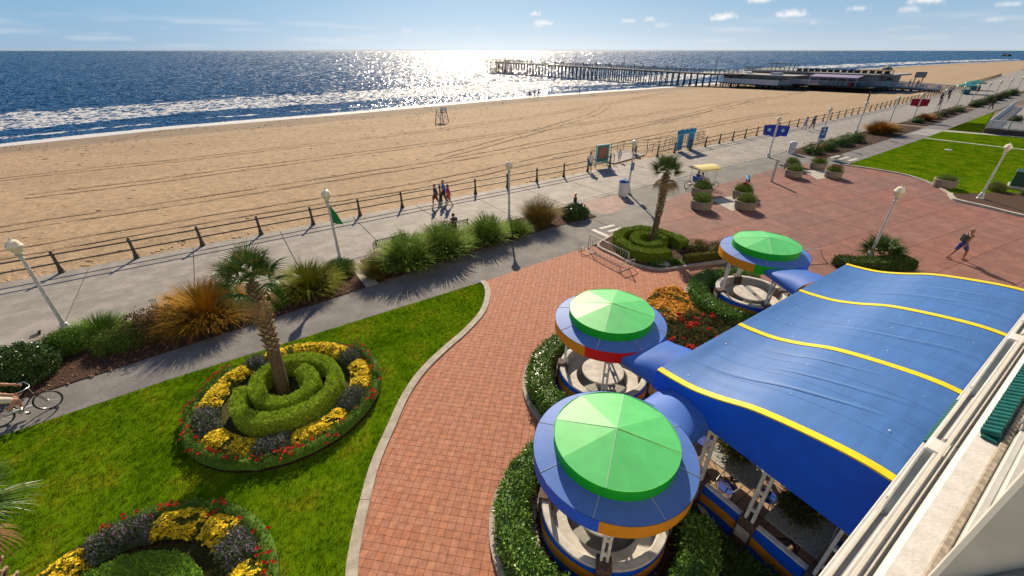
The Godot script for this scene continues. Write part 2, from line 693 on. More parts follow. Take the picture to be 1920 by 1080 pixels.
# ---- fan palms ----
var fronds := {}
func frond(kind: int, m: Material) -> ArrayMesh:
	if fronds.has(kind):
		return fronds[kind]
	var g := RandomNumberGenerator.new()
	g.seed = 77 + kind
	var b := MB.new()
	var droop := [0.25, 0.5, 0.8, 1.3][kind % 4] as float
	var green := Color(0.055, 0.115, 0.025) if kind < 3 else Color(0.24, 0.15, 0.06)
	b.tint(Color(0.17, 0.19, 0.06) if kind < 3 else Color(0.2, 0.13, 0.06))
	var stem := []
	for i in 5:
		var t := i / 4.0
		stem.append(Vector3(0, -0.12 * droop * t * t, 0.62 * t))
	b.tube(stem, [0.022, 0.016, 0.013, 0.011, 0.009], 5)
	var hub: Vector3 = stem[4]
	var k := 30
	for i in k:
		var f := (i + 0.5) / k * 2 - 1
		var a := f * 2.05 + g.randf_range(-0.03, 0.03)
		var len := (0.74 - 0.2 * absf(f)) * g.randf_range(0.9, 1.08)
		var dir := Vector3(sin(a), 0.1 - 0.2 * absf(f), cos(a)).normalized()
		var side := dir.cross(Vector3.UP).normalized()
		b.tint(green * g.randf_range(0.8, 1.3) if g.randf() > 0.12 else Color(0.2, 0.17, 0.05))
		var l := []
		var r := []
		var c := []
		for j in 5:
			var t := j / 4.0
			var w := [0.006, 0.021, 0.019, 0.011, 0.001][j] as float
			var p := hub + dir * len * t + Vector3(0, -droop * 0.42 * t * t * len - 0.1 * t * t * t, 0)
			c.append(p)
			l.append(p + side * w + Vector3(0, w * 0.55, 0))
			r.append(p - side * w + Vector3(0, w * 0.55, 0))
		b.ribbon(l, c, Vector3.UP + side * 0.5)
		b.ribbon(c, r, Vector3.UP - side * 0.5)
	fronds[kind] = b.mesh(m)
	return fronds[kind]

func palm(label: String, at: Vector3, top: Vector3, scale: float, nf: int, dry: int, seed_: int) -> Node3D:
	R.seed = seed_
	var t := thing("fan_palm", label, "palm tree", at)
	var d := top - at
	var axis := []
	var rad := []
	for i in 13:
		var f := i / 12.0
		axis.append(Vector3(d.x * f + 0.05 * sin(f * PI), d.y * f, d.z * f + 0.03 * sin(f * PI)))
		rad.append((0.185 - 0.03 * f + 0.025 * exp(-f * 14)) * scale)
	var tb := MB.new()
	tb.tube(axis, rad, 14)
	part(tb, "trunk", t, M.palm_trunk)
	var bo := MB.new()
	bo.tinted = true
	var rows := int(d.y * 0.62 / 0.105)
	for i in rows:
		var f := 0.42 + 0.56 * i / rows
		var p: Vector3 = axis[int(f * 12)].lerp(axis[mini(int(f * 12) + 1, 12)], f * 12 - int(f * 12))
		for k in 5:
			var a := TAU * k / 5 + i * 0.63
			var o := Vector3(cos(a), 0, sin(a))
			var s := Vector3(-sin(a), 0, cos(a))
			var r0 := 0.15 * scale
			bo.col = Color(0.31, 0.235, 0.15) * rf(0.7, 1.35)
			var w := 0.072 * scale
			var out := rf(0.08, 0.15) * scale
			var q0 := p + o * r0 - Vector3(0, 0.07, 0)
			var q1 := p + o * (r0 + out) + Vector3(0, 0.085, 0)
			bo.quad(q0 - s * w, q0 + s * w, q1 + s * w * 0.5, q1 - s * w * 0.5, o)
			bo.quad(q0 - s * w + o * -0.03, q1 - s * w * 0.5 - o * 0.035, q1 + s * w * 0.5 - o * 0.035, q0 + s * w - o * 0.03, -o)
			bo.quad(q1 - s * w * 0.5, q1 + s * w * 0.5, q1 + s * w * 0.5 - o * 0.035, q1 - s * w * 0.5 - o * 0.035, Vector3.UP)
			bo.quad(q0 - s * w, q1 - s * w * 0.5, q1 - s * w * 0.5 - o * 0.035, q0 - s * w - o * 0.03, -s)
			bo.quad(q0 + s * w, q1 + s * w * 0.5, q1 + s * w * 0.5 - o * 0.035, q0 + s * w - o * 0.03, s)
	var boots := part(bo, "leaf_boots", t, M.palm_boot)
	boots.set_meta("kind", "stuff")
	for i in nf:
		var f := float(i) / nf
		var az := i * 2.39996 + rf(-0.2, 0.2)
		var el := lerpf(1.35, 0.0, pow(f, 0.85)) + rf(-0.12, 0.12)
		var kind := 0 if f < 0.35 else (1 if f < 0.7 else 2)
		if nf - i <= dry:
			kind = 3
			el = rf(-0.9, -0.35)
		var bs := Basis(Vector3.UP, az) * Basis(Vector3.RIGHT, -el) * Basis(Vector3.BACK, rf(-0.3, 0.3))
		var fm := inst(frond(kind, M.frond), "frond", t, Transform3D(bs.scaled(Vector3.ONE * scale * rf(0.78, 0.98)), d + Vector3(0, -0.08 + 0.16 * (1 - f), 0)))
		if kind == 3:
			fm.set_meta("label", "dry brown drooping frond")
	return t

func materials() -> void:
	var t_fine := ntex(3, 512, 0.02, 5, 0.72, 1.0, 0.6, 1.6)
	var t_blotch := ntex(9, 512, 0.008, 5, 0.86, 1.0, 0.6, 1.8)
	var t_soft := ntex(10, 512, 0.008, 5, 0.93, 1.0, 0.6, 1.6)
	var t_grain := ntex(5, 512, 0.09, 3, 0.0, 1.0, 0.7, 1.5)
	var t_lumps := ntex(11, 1024, 0.02, 5, 0.0, 1.0, 0.62, 1.5)
	M.sand = vmat(0.95, ntex(21, 1024, 0.012, 6, 0.86, 1.0, 0.68, 1.9), 0.07, ntex(22, 1024, 0.03, 6, 0.0, 1.0, 0.72, 1.6), 3.0)
	M.track = mat(Color(0.37, 0.258, 0.152), 0.95, t_blotch, 0.6, t_grain, 3.0)
	M.ground = mat(Color(0.16, 0.12, 0.08), 0.95, t_blotch, 0.2)
	M.concrete = mat(Color(0.285, 0.265, 0.245), 0.8, t_blotch, 0.21, t_grain, 0.35)
	M.concrete_b = mat(Color(0.275, 0.257, 0.238), 0.8, t_blotch, 0.17, t_grain, 0.35)
	M.concrete_c = mat(Color(0.293, 0.273, 0.252), 0.8, t_blotch, 0.13, t_grain, 0.35)
	M.pale = mat(Color(0.42, 0.40, 0.36), 0.8, t_blotch, 0.35)
	M.kerb = mat(Color(0.40, 0.36, 0.31), 0.85, t_blotch, 0.5, t_grain, 0.4)
	M.asphalt = mat(Color(0.175, 0.17, 0.168), 0.88, t_blotch, 0.16, t_grain, 0.6)
	M.apron = mat(Color(0.17, 0.168, 0.162), 0.8, t_blotch, 0.12, t_grain, 0.35)
	M.joint = mat(Color(0.07, 0.06, 0.055), 0.95)
	M.mortar = mat(Color(0.30, 0.125, 0.078), 0.95)
	M.bricks = []
	for k in [Color(0.40, 0.175, 0.108), Color(0.38, 0.163, 0.10), Color(0.415, 0.19, 0.118), Color(0.395, 0.178, 0.118), Color(0.405, 0.168, 0.10)]:
		M.bricks.append(mat(k, 0.82, t_blotch, 0.9, t_grain, 0.3))
	M.red = []
	for k in [Color(0.205, 0.097, 0.08), Color(0.22, 0.105, 0.087), Color(0.19, 0.093, 0.08), Color(0.228, 0.098, 0.078)]:
		M.red.append(mat(k, 0.75, t_blotch, 0.23, t_grain, 0.35))
	M.pink = mat(Color(0.30, 0.205, 0.18), 0.8, t_blotch, 0.25, t_grain, 0.3)
	M.paint = mat(Color(0.62, 0.60, 0.57), 0.7, t_fine, 0.8)
	M.lawn = mat(Color(1, 1, 1), 0.9, ctex(31, 1024, 0.006, 6, [Color(0.048, 0.102, 0.002), Color(0.068, 0.138, 0.003), Color(0.09, 0.16, 0.004), Color(0.125, 0.155, 0.006)], 0.62, 1.5), 0.085, t_lumps, 0.3)
	M.lawn.specular_mode = BaseMaterial3D.SPECULAR_DISABLED
	M.tuft = leafmat(Color(1, 1, 1), 1.0, 0.0)
	M.tuft.specular_mode = BaseMaterial3D.SPECULAR_DISABLED
	M.mulch = mat(Color(0.125, 0.062, 0.038), 0.95, ntex(41, 512, 0.05, 4, 0.5, 1.0, 0.7, 2.0), 0.5, t_grain, 4.0)
	M.chips = vmat(0.95)
	M.leaf = leafmat(Color(1, 1, 1), 0.75, 0.3)
	M.leaf.metallic_specular = 0.25
	M.gloss_leaf = leafmat(Color(1, 1, 1), 0.3, 0.2)
	M.blade = leafmat(Color(1, 1, 1), 0.8, 0.2)
	M.blade.metallic_specular = 0.2
	M.frond = leafmat(Color(1, 1, 1), 0.42, 0.3)
	M.plume = mat(Color(0.48, 0.38, 0.25), 0.9)
	M.yellow_flower = leafmat(Color(1, 1, 1), 0.9, 0.15)
	M.red_flower = leafmat(Color(1, 1, 1), 0.8, 0.0)
	M.palm_trunk = mat(Color(0.29, 0.20, 0.11), 0.95, ntex(51, 512, 0.03, 5, 0.45, 1.0, 0.65, 1.8), 1.3, t_grain, 2.5)
	M.palm_boot = vmat(0.92)
	M.white = mat(Color(0.72, 0.72, 0.70), 0.4, t_blotch, 0.7)
	M.grey_metal = mat(Color(0.40, 0.40, 0.39), 0.4)
	M.lamp_white = mat(Color(0.66, 0.66, 0.66), 0.4, t_fine, 0.9)
	M.globe = mat(Color(0.74, 0.70, 0.54), 0.32)
	M.globe.backlight_enabled = true
	M.globe.backlight = Color(0.45, 0.42, 0.3)
	M.dark_metal = mat(Color(0.045, 0.04, 0.034), 0.55)
	M.post = mat(Color(0.11, 0.088, 0.07), 0.7, t_fine, 1.2)
	M.rail = mat(Color(0.13, 0.11, 0.09), 0.5, t_fine, 0.9)
	M.black = mat(Color(0.012, 0.012, 0.013), 0.5)
	M.blue_roof = mat(Color(0.048, 0.15, 0.42), 0.5, ntex(61, 1024, 0.012, 6, 0.92, 1.0, 0.6, 1.5), 0.16)
	M.blue_roof.uv1_scale = Vector3(0.05, 0.3, 0.3)
	M.blue = mat(Color(0.003, 0.095, 0.70), 0.55, t_soft, 0.4)
	M.blue_ring = mat(Color(0.07, 0.165, 0.50), 0.6, t_soft, 0.45)
	M.green_roof = mat(Color(0.085, 0.50, 0.155), 0.5, t_soft, 0.4)
	M.green_band = mat(Color(0.006, 0.40, 0.012), 0.45, t_soft, 0.6)
	M.orange = mat(Color(0.62, 0.25, 0.014), 0.45, t_soft, 0.6)
	M.red_paint = mat(Color(0.62, 0.008, 0.01), 0.45, t_soft, 0.6)
	M.yellow = mat(Color(0.82, 0.58, 0.008), 0.5, t_soft, 0.5)
	M.seam = mat(Color(0.45, 0.48, 0.50), 0.6)
	M.seam_gold = mat(Color(0.36, 0.38, 0.12), 0.6)
	M.bench = mat(Color(0.52, 0.50, 0.47), 0.7, t_blotch, 0.6)
	M.bench_grey = mat(Color(0.30, 0.30, 0.29), 0.75, t_blotch, 0.5)
	M.pier_brown = mat(Color(0.13, 0.085, 0.07), 0.8, t_fine, 1.0)
	M.tile_floor = mat(Color(0.40, 0.27, 0.17), 0.6, t_blotch, 0.4)
	M.tabletop = mat(Color(0.43, 0.44, 0.41), 0.4, ntex(71, 512, 0.02, 5, 0.72, 1.0, 0.65, 1.8), 1.2)
	M.chrome = mat(Color(0.62, 0.62, 0.62), 0.3)
	M.chrome.metallic = 0.9
	M.blue_seat = mat(Color(0.02, 0.06, 0.32), 0.5)
	M.stucco = mat(Color(0.62, 0.61, 0.585), 0.85, t_soft, 0.9, t_lumps, 0.15)
	M.stucco_grey = mat(Color(0.46, 0.455, 0.44), 0.85, t_soft, 0.9, t_lumps, 0.1)
	M.near_sill = mat(Color(0.52, 0.50, 0.46), 0.8, t_soft, 1.5)
	M.frame = mat(Color(0.50, 0.50, 0.485), 0.45, t_soft, 1.6)
	M.frame_dark = mat(Color(0.20, 0.205, 0.205), 0.5, t_fine, 1.6)
	M.tan = mat(Color(0.40, 0.34, 0.27), 0.8, t_fine, 1.2)
	M.window = mat(Color(0.02, 0.03, 0.035), 0.04)
	M.window.metallic_specular = 0.9
	M.teal = mat(Color(0.012, 0.15, 0.13), 0.28, t_fine, 1.5)
	M.terracotta = mat(Color(0.31, 0.26, 0.20), 0.85, t_blotch, 0.8, t_grain, 0.8)
	M.wood_grey = mat(Color(0.17, 0.15, 0.13), 0.85, t_fine, 0.6)
	M.wood_dark = mat(Color(0.055, 0.042, 0.034), 0.85, t_fine, 0.6)
	M.lavender = mat(Color(0.36, 0.30, 0.47), 0.7, t_fine, 0.4)
	M.wall_grey = mat(Color(0.33, 0.335, 0.345), 0.8, t_fine, 0.5)
	M.pale_wall = mat(Color(0.66, 0.66, 0.70), 0.7, t_fine, 0.5)
	M.wave_blue = mat(Color(0.02, 0.20, 0.42), 0.45)
	M.wave_light = mat(Color(0.22, 0.55, 0.66), 0.45)
	M.sign_teal = mat(Color(0.03, 0.17, 0.16), 0.4)
	M.sign_frame = mat(Color(0.30, 0.55, 0.55), 0.4)
	M.sign_print = mat(Color(0.30, 0.12, 0.09), 0.6)
	M.sign_blue = mat(Color(0.015, 0.085, 0.35), 0.4)
	M.flag_green = mat(Color(0.01, 0.17, 0.06), 0.7)
	M.flag_green.cull_mode = BaseMaterial3D.CULL_DISABLED
	M.flag_blue = mat(Color(0.03, 0.05, 0.38), 0.7)
	M.flag_red = mat(Color(0.38, 0.012, 0.03), 0.7)
	M.util_green = mat(Color(0.012, 0.055, 0.035), 0.5)
	M.straw = mat(Color(0.62, 0.52, 0.2), 0.7)
	M.skin = []
	for k in [Color(0.42, 0.22, 0.14), Color(0.30, 0.14, 0.08), Color(0.20, 0.09, 0.055)]:
		M.skin.append(mat(k, 0.55))
	M.cloth = {}
	M.pier_roof = mat(Color(0.44, 0.43, 0.42), 0.8, t_fine, 0.4)
	M.blue_vault = mat(Color(0.045, 0.145, 0.52), 0.6, t_soft, 0.4)
	M.blue_seam = mat(Color(0.04, 0.125, 0.35), 0.6)
	M.blue_fade = mat(Color(0.12, 0.22, 0.43), 0.6)
	M.red_pot = mat(Color(0.25, 0.03, 0.02), 0.6)
	M.cloth_dark_red = mat(Color(0.05, 0.012, 0.014), 0.35)

func cloth(k: Color) -> Material:
	if not M.cloth.has(k):
		M.cloth[k] = mat(k, 0.9)
	return M.cloth[k]

func slabs(region: PackedVector2Array, origin: Vector2, angle: float, sx: float, sy: float, gap: float, y0: float, y1: float, mats: Array, called: String, parent: Node, bond := 0.0, most := 300, near := Vector2.ZERO, bev := 0.0, holes: Array = []) -> void:
	# lays slabs or bricks over a region: each nearby whole or cut piece is a part, those past the limit are one part
	var u := Vector2(cos(angle), sin(angle))
	var w := Vector2(-sin(angle), cos(angle))
	var lo := Vector2(1e9, 1e9)
	var hi := Vector2(-1e9, -1e9)
	for p in region:
		var q := Vector2((p - origin).dot(u) / sx, (p - origin).dot(w) / sy)
		lo = lo.min(q)
		hi = hi.max(q)
	var cells := []
	for j in range(int(floor(lo.y)), int(ceil(hi.y))):
		var shift := bond * (absi(j) % 2)
		for i in range(int(floor(lo.x)) - 1, int(ceil(hi.x)) + 1):
			var g := gap / 2
			var o := origin + u * (i + shift) * sx + w * j * sy
			var cell := PackedVector2Array([o + u * g + w * g, o + u * (sx - g) + w * g, o + u * (sx - g) + w * (sy - g), o + u * g + w * (sy - g)])
			var inside := 0
			for p in cell:
				if Geometry2D.is_point_in_polygon(p, region):
					inside += 1
			var polys := []
			if inside == 4 and sx < 1.0:
				polys = [cell]
			else:
				polys = Geometry2D.intersect_polygons(cell, region)
			for h in holes:
				var nxt := []
				for pl in polys:
					nxt.append_array(Geometry2D.clip_polygons(pl, h))
				polys = nxt
			for pl in polys:
				if pl.size() >= 3 and not Geometry2D.is_polygon_clockwise(pl) and _area(pl) > sx * sy * 0.04:
					cells.append([near.distance_squared_to(_mid(pl)), pl])
	cells.sort_custom(func(a, b): return a[0] < b[0])
	var rest := []
	for m in mats:
		rest.append(MB.new())
	for k in cells.size():
		var pl: PackedVector2Array = cells[k][1]
		var mi := R.randi() % mats.size()
		if k < most:
			var b := MB.new()
			var c := _mid(pl)
			var loc := PackedVector2Array()
			for p in pl:
				loc.append(p - c)
			b.prism(loc, y0, y1, false, bev)
			var o := part(b, called, parent, mats[mi])
			o.position = Vector3(c.x, rf(-0.002, 0.002) if bev > 0 else 0.0, c.y)
		else:
			rest[mi].prism(pl, y0, y1 + (rf(-0.002, 0.002) if bev > 0 else 0.0), false, bev)
	for mi in mats.size():
		if rest[mi].v.size():
			part(rest[mi], "far_" + called + "s", parent, mats[mi]).set_meta("kind", "stuff")

func _mid(p: PackedVector2Array) -> Vector2:
	var s := Vector2.ZERO
	for q in p:
		s += q
	return s / p.size()
func _area(p: PackedVector2Array) -> float:
	var s := 0.0
	for i in p.size():
		s += p[i].cross(p[(i + 1) % p.size()])
	return absf(s) / 2

func kerb_line(line: PackedVector2Array, width: float, y1: float, parent: Node, called: String, m: Material, seg := 1.5) -> void:  # kerbstones laid end to end
	var acc := 0.0
	var from := 0
	for i in range(1, line.size()):
		acc += line[i].distance_to(line[i - 1])
		if acc >= seg or i == line.size() - 1:
			var l := PackedVector2Array()
			var r := PackedVector2Array()
			for k in range(from, i + 1):
				var a := line[maxi(k - 1, 0)]
				var b := line[mini(k + 1, line.size() - 1)]
				var d := (b - a).normalized()
				var s := Vector2(-d.y, d.x) * width / 2
				var p := line[k]
				if k == from:
					p += d * 0.006
				if k == i:
					p -= d * 0.006
				l.append(p + s)
				r.append(p - s)
			r.reverse()
			l.append_array(r)
			var mb := MB.new()
			mb.prism(l, -0.05, y1, false, 0.0)
			part(mb, called, parent, m)
			from = i
			acc = 0.0

const SUN := Vector3(0.4346, 0.515, -0.738)  # towards the sun: 31 degrees up, over the sea

func sky_image() -> ImageTexture:
	var w := 2048
	var h := 1024
	var im := Image.create_empty(w, h, false, Image.FORMAT_RGBF)
	var fl := PackedFloat32Array()
	fl.resize(w * h * 3)
	var wisps := FastNoiseLite.new()
	wisps.seed = 4
	wisps.frequency = 0.9
	wisps.fractal_octaves = 5
	var base := []
	for j in h:
		var el := PI / 2 - PI * (j + 0.5) / h
		var s := sin(el)
		var col: Color
		if s >= 0:
			var t := 1.0 - exp(-s * 11.0)
			var t2 := 1.0 - exp(-pow(s, 1.3) * 4.0)
			col = Color(0.205, 0.293, 0.394).lerp(Color(0.135, 0.33, 0.50), t).lerp(Color(0.014, 0.05, 0.16), t2)
		else:
			col = Color(0.30, 0.29, 0.26)
		base.append(col)
	var su := SUN.normalized()
	for j in h:
		var el := PI / 2 - PI * (j + 0.5) / h
		var ce := cos(el)
		var se := sin(el)
		var col: Color = base[j]
		for i in w:
			# the panorama's first column looks along -z, the next ones towards +x
			var az := TAU * ((i + 0.5) / w)
			if az > PI:
				az -= TAU
			var r := col.r
			var g := col.g
			var b := col.b
			if se >= 0:
				var cosd := ce * sin(az) * su.x + se * su.y - ce * cos(az) * su.z
				var k := 0.02 * pow(maxf(cosd, 0.0), 3.0) + 0.22 * pow(maxf(cosd, 0.0), 10.0)
				k += 0.15 * exp(-pow((az - 0.53) / 0.5, 2.0)) * exp(-el / 0.07)
				var hz := 0.75 * smoothstep(-0.1, 0.55, az) * (1.0 - smoothstep(1.9, 2.6, az)) * exp(-el / 0.05)
				r = lerpf(r, 0.39, hz)
				g = lerpf(g, 0.44, hz)
				b = lerpf(b, 0.48, hz)
				r += k * 0.95
				g += k * 0.92
				b += k * 0.84
				if se < 0.06:
					# thin streaks of cloud low over the sea
					var q := wisps.get_noise_3d(sin(az) * 5.0, el * 95.0, cos(az) * 5.0)
					var c := smoothstep(0.05, 0.5, q) * 0.35 * smoothstep(0.0, 0.012, se) * (1.0 - smoothstep(0.035, 0.06, se))
					r += (0.53 - r) * c
					g += (0.54 - g) * c
					b += (0.56 - b) * c
			var o := (j * w + i) * 3
			fl[o] = r
			fl[o + 1] = g
			fl[o + 2] = b
	# small fair-weather cumulus: azimuth and height in degrees, width, strength
	var puffs := FastNoiseLite.new()
	puffs.seed = 8
	puffs.frequency = 1.0
	puffs.fractal_octaves = 4
	for c in [[36.6, 3.58, 1.5, 1.0], [37.7, 2.7, 2.2, 0.95], [37.0, 2.4, 1.0, 0.7], [47.1, 2.83, 1.7, 0.8], [49.4, 2.96, 1.4, 0.9], [57.1, 3.1, 2.2, 0.9], [56.5, 2.9, 1.6, 0.9], [60.0, 4.4, 2.4, 1.0], [63.0, 3.09, 2.8, 0.9], [68.4, 3.37, 1.5, 0.8], [73.2, 3.75, 2.6, 0.9], [72.3, 3.13, 2.0, 0.6], [78.4, 3.21, 1.6, 0.7], [50.8, 2.34, 2.0, 0.4], [58.5, 2.79, 0.8, 0.6], [65.3, 2.3, 0.9, 0.4], [78.0, 2.2, 1.2, 0.4], [22.0, 1.9, 1.4, 0.35], [30.0, 2.2, 1.0, 0.35], [-25, 5.5, 3, 0.7], [-50, 7, 5, 0.8], [95, 5, 4, 0.8], [110, 8, 6, 0.9], [150, 9, 7, 0.8], [-120, 8, 6, 0.8], [-80, 6, 4, 0.7], [20, 12, 6, 0.5], [60, 15, 8, 0.5]]:
		var wd: float = c[2]
		var ht := wd * 0.22
		for j in range(int(h * (90.0 - c[1] - ht) / 180.0), int(h * (90.0 - c[1] + ht) / 180.0) + 2):
			var el := 90.0 - 180.0 * (j + 0.5) / h
			for i in range(int(floorf(w * (c[0] - wd) / 360.0)), int(floorf(w * (c[0] + wd) / 360.0)) + 2):
				var az := 360.0 * (i + 0.5) / w
				var dx: float = (az - c[0]) / (wd * 0.62)
				var dy: float = (el - c[1]) / (ht * (0.75 if el > c[1] else 0.35))
				var d := 1.0 - sqrt(dx * dx + dy * dy) + puffs.get_noise_2d(az * 3.4, el * 6.0) * 0.75
				var a: float = smoothstep(0.1, 0.55, d) * c[3]
				if a > 0:
					var o := (j * w + posmod(i, w)) * 3
					var lit := 0.62 if el > c[1] - ht * 0.1 else 0.52
					fl[o] = lerpf(fl[o], lit, a)
					fl[o + 1] = lerpf(fl[o + 1], lit * 0.995, a)
					fl[o + 2] = lerpf(fl[o + 2], lit, a)
	im = Image.create_from_data(w, h, false, Image.FORMAT_RGBF, fl.to_byte_array())
	return ImageTexture.create_from_image(im)

# ---- sea and sand ----
func sea_y(x: float, z: float, nz: FastNoiseLite) -> float:
	var s := -z - along(SHORE, x)
	var warp := nz.get_noise_2d(x * 0.8, s * 0.8) * 9.0
	var ph := (s + warp) / 15.0
	var big := smoothstep(4.0, 30.0, s) * (0.30 if s < 70 else lerpf(0.30, 0.2, clampf((s - 70) / 200.0, 0, 1)))
	var cr := pow(0.5 + 0.5 * sin(ph * TAU), 2.2) - 0.3
	var ch := nz.get_noise_2d(x * 5.0, z * 8.0) * 0.16 + nz.get_noise_2d(x * 16.0, z * 22.0) * 0.07
	return -1.5 + (big * cr * (0.6 + 0.8 * nz.get_noise_2d(x * 1.6 + 50, s * 1.2)) + ch * smoothstep(-1.0, 10.0, s) + 0.02)

func sea_and_beach() -> void:
	# sand
	var xs := []
	var x := -150.0
	while x < 1500.0:
		xs.append(x)
		x += 1.0 if x > -45 and x < 70 else (2.0 if x < 190 and x > -45 else 12.0)
	var nz := FastNoiseLite.new()
	nz.seed = 15
	nz.frequency = 0.06
	nz.fractal_octaves = 3
	var lump := FastNoiseLite.new()
	lump.seed = 16
	lump.frequency = 0.55
	lump.fractal_octaves = 2
	var b := MB.new()
	b.tinted = true
	var rows := 110
	for i in xs.size():
		var a := along(FENCE, xs[i]) - 0.25
		var e := along(SHORE, xs[i]) + 26.0
		for j in rows:
			var t := float(j) / (rows - 1)
			var zz := -lerpf(a, e, pow(t, 1.25))
			var s := (-zz - a) / (e - 26.0 - a)
			var y := beach_y(xs[i], zz) + (nz.get_noise_2d(xs[i], zz) * 0.10 + lump.get_noise_2d(xs[i], zz) * 0.05) * smoothstep(0.0, 0.05, s) * (1.0 - smoothstep(0.85, 0.97, s))
			var q := nz.get_noise_2d(xs[i] * 0.7, zz * 2.0)
			var wet := smoothstep(0.77, 0.83, s + q * 0.05)
			var soak := smoothstep(0.955, 0.985, s + q * 0.02)
			b.col = Color(0.378, 0.268, 0.162).lerp(Color(0.245, 0.182, 0.125), wet).lerp(Color(0.20, 0.15, 0.11), soak) * (1.0 + q * 0.12)
			b.vert(Vector3(xs[i], y, zz), Vector3.UP)
	for i in xs.size() - 1:
		for j in rows - 1:
			var k := i * rows + j
			b.ix.append_array([k, k + 1, k + rows + 1, k, k + rows + 1, k + rows])
	_grid_normals(b, xs.size(), rows)
	struct(b, "beach_sand", M.sand)
	# water, finer near the shore and coarser outwards
	var wn := FastNoiseLite.new()
	wn.seed = 33
	wn.frequency = 0.045
	wn.fractal_octaves = 3
	var wb := MB.new()
	var cols := 620
	var rr := []
	var r := 66.0
	while r < 26000.0:
		rr.append(r)
		r *= 1.0075 if r < 520 else (1.014 if r < 1100 else (1.04 if r < 3000 else 1.4))
	var foam := MB.new()
	var fz := FastNoiseLite.new()
	fz.seed = 91
	fz.frequency = 0.16
	fz.fractal_octaves = 4
	fz.fractal_gain = 0.65
	var mask := PackedFloat32Array()
	for i in rr.size():
		for k in cols + 1:
			var az := deg_to_rad(lerpf(-58.0, 93.0, float(k) / cols))
			var px: float = rr[i] * sin(az)
			var pz: float = -rr[i] * cos(az)
			var s := -pz - along(SHORE, px)
			var y := sea_y(px, pz, wn) if rr[i] < 900 else -1.5
			if s < -6:
				y = -4.0
			wb.vert(Vector3(px, y, pz), Vector3.UP)
			var m := -1.0
			if rr[i] < 1000 and s > -2.5 and s < 90:
				var wob := nz.get_noise_2d(px * 0.25, 7.0) * 9.0
				var f := fz.get_noise_2d(px * 0.4, s * 2.0)
				var broad := smoothstep(18, 26, s + wob) * (1.0 - smoothstep(46, 58, s + wob))
				var swash := smoothstep(-2.0, -0.5, s) * (1.0 - smoothstep(1.5, 4.5, s + wob * 0.25))
				var second := smoothstep(8, 10, s + wob * 0.6) * (1.0 - smoothstep(11, 14, s + wob * 0.6)) * 0.5
				var outer := smoothstep(56, 58, s + wob) * (1.0 - smoothstep(59, 63, s + wob)) * 0.36
				m = maxf(maxf(broad * 0.92, swash * 1.0), maxf(second, outer)) + f * 0.8 - 0.52
			mask.append(m)
	var nw := cols + 1
	for i in rr.size() - 1:
		for k in cols:
			var q := i * nw + k
			wb.ix.append_array([q, q + nw, q + nw + 1, q, q + nw + 1, q + 1])
	_grid_normals(wb, rr.size(), nw)
	M.water = mat(Color(0.006, 0.078, 0.19), 0.38, null, 0.028, null, 0.0)
	var nm := FastNoiseLite.new()
	nm.seed = 70
	nm.frequency = 0.011
	nm.fractal_octaves = 6
	nm.fractal_gain = 0.62
	var ni := nm.get_seamless_image(1024, 1024)
	ni.convert(Image.FORMAT_L8)
	ni.bump_map_to_normal_map(26.0)
	M.water.uv1_triplanar = true
	M.water.uv1_world_triplanar = true
	M.water.uv1_scale = Vector3(0.032, 0.032, 0.055)
	M.water.normal_enabled = true
	M.water.normal_texture = ImageTexture.create_from_image(ni)
	M.water.normal_scale = 1.0
	M.water.metallic_specular = 0.25
	struct(wb, "sea_water", M.water)
	for i in rr.size() - 1:
		for k in cols:
			var q := i * nw + k
			if maxf(maxf(mask[q], mask[q + 1]), maxf(mask[q + nw], mask[q + nw + 1])) <= 0:
				continue
			var pts := []
			var ring := [q, q + nw, q + nw + 1, q + 1]
			for e in 4:
				var u: int = ring[e]
				var v: int = ring[(e + 1) % 4]
				if mask[u] > 0:
					pts.append(wb.v[u])
				if (mask[u] > 0) != (mask[v] > 0):
					pts.append(wb.v[u].lerp(wb.v[v], mask[u] / (mask[u] - mask[v])))
			for e in range(1, pts.size() - 1):
				foam.tri(pts[0] + Vector3(0, 0.05, 0), pts[e] + Vector3(0, 0.05, 0), pts[e + 1] + Vector3(0, 0.05, 0), Vector3.UP)
	glints()
	M.foam = mat(Color(0.74, 0.75, 0.76), 0.75, ntex(95, 512, 0.03, 5, 0.7, 1.0, 0.7, 1.8), 0.25)
	var fo := struct(foam, "sea_foam", M.foam)
	fo.set_meta("kind", "stuff")
	tag(fo, "white surf foam along the breaker line and the waterline", "foam")
	# wheel tracks along the beach
	for t in [[-14, -50, 24, -52, 60, -55, 110, -60], [-40, -39.5, 0, -40.5, 30, -43, 70, -50, 120, -62], [-35, -34.0, 0, -34.3, 24, -35.5, 60, -40, 90, -42], [-20, -60, 30, -63, 80, -76, 120, -90], [20, -44, 60, -62, 84, -82], [60, -47, 110, -57, 150, -66]]:
		var line := smooth_line(pv(t), 14)
		for sd in [-0.8, 0.8]:
			var l := []
			var rt := []
			for i in line.size():
				var d := (line[mini(i + 1, line.size() - 1)] - line[maxi(i - 1, 0)]).normalized()
				var s := Vector2(-d.y, d.x)
				var p: Vector2 = line[i] + s * (sd + 0.25 * sin(i * 0.35))
				for k in [[l, -0.10], [rt, 0.10]]:
					var pp: Vector2 = p + s * (k[1] as float)
					var by := beach_y(pp.x, pp.y) + (nz.get_noise_2d(pp.x, pp.y) * 0.10 + lump.get_noise_2d(pp.x, pp.y) * 0.05)
					k[0].append(Vector3(pp.x, by + 0.035, pp.y))
			var tb := MB.new()
			tb.ribbon(l, rt)
			struct(tb, "wheel_track", M.track)
	# trodden lumps of sand
	var lx := []
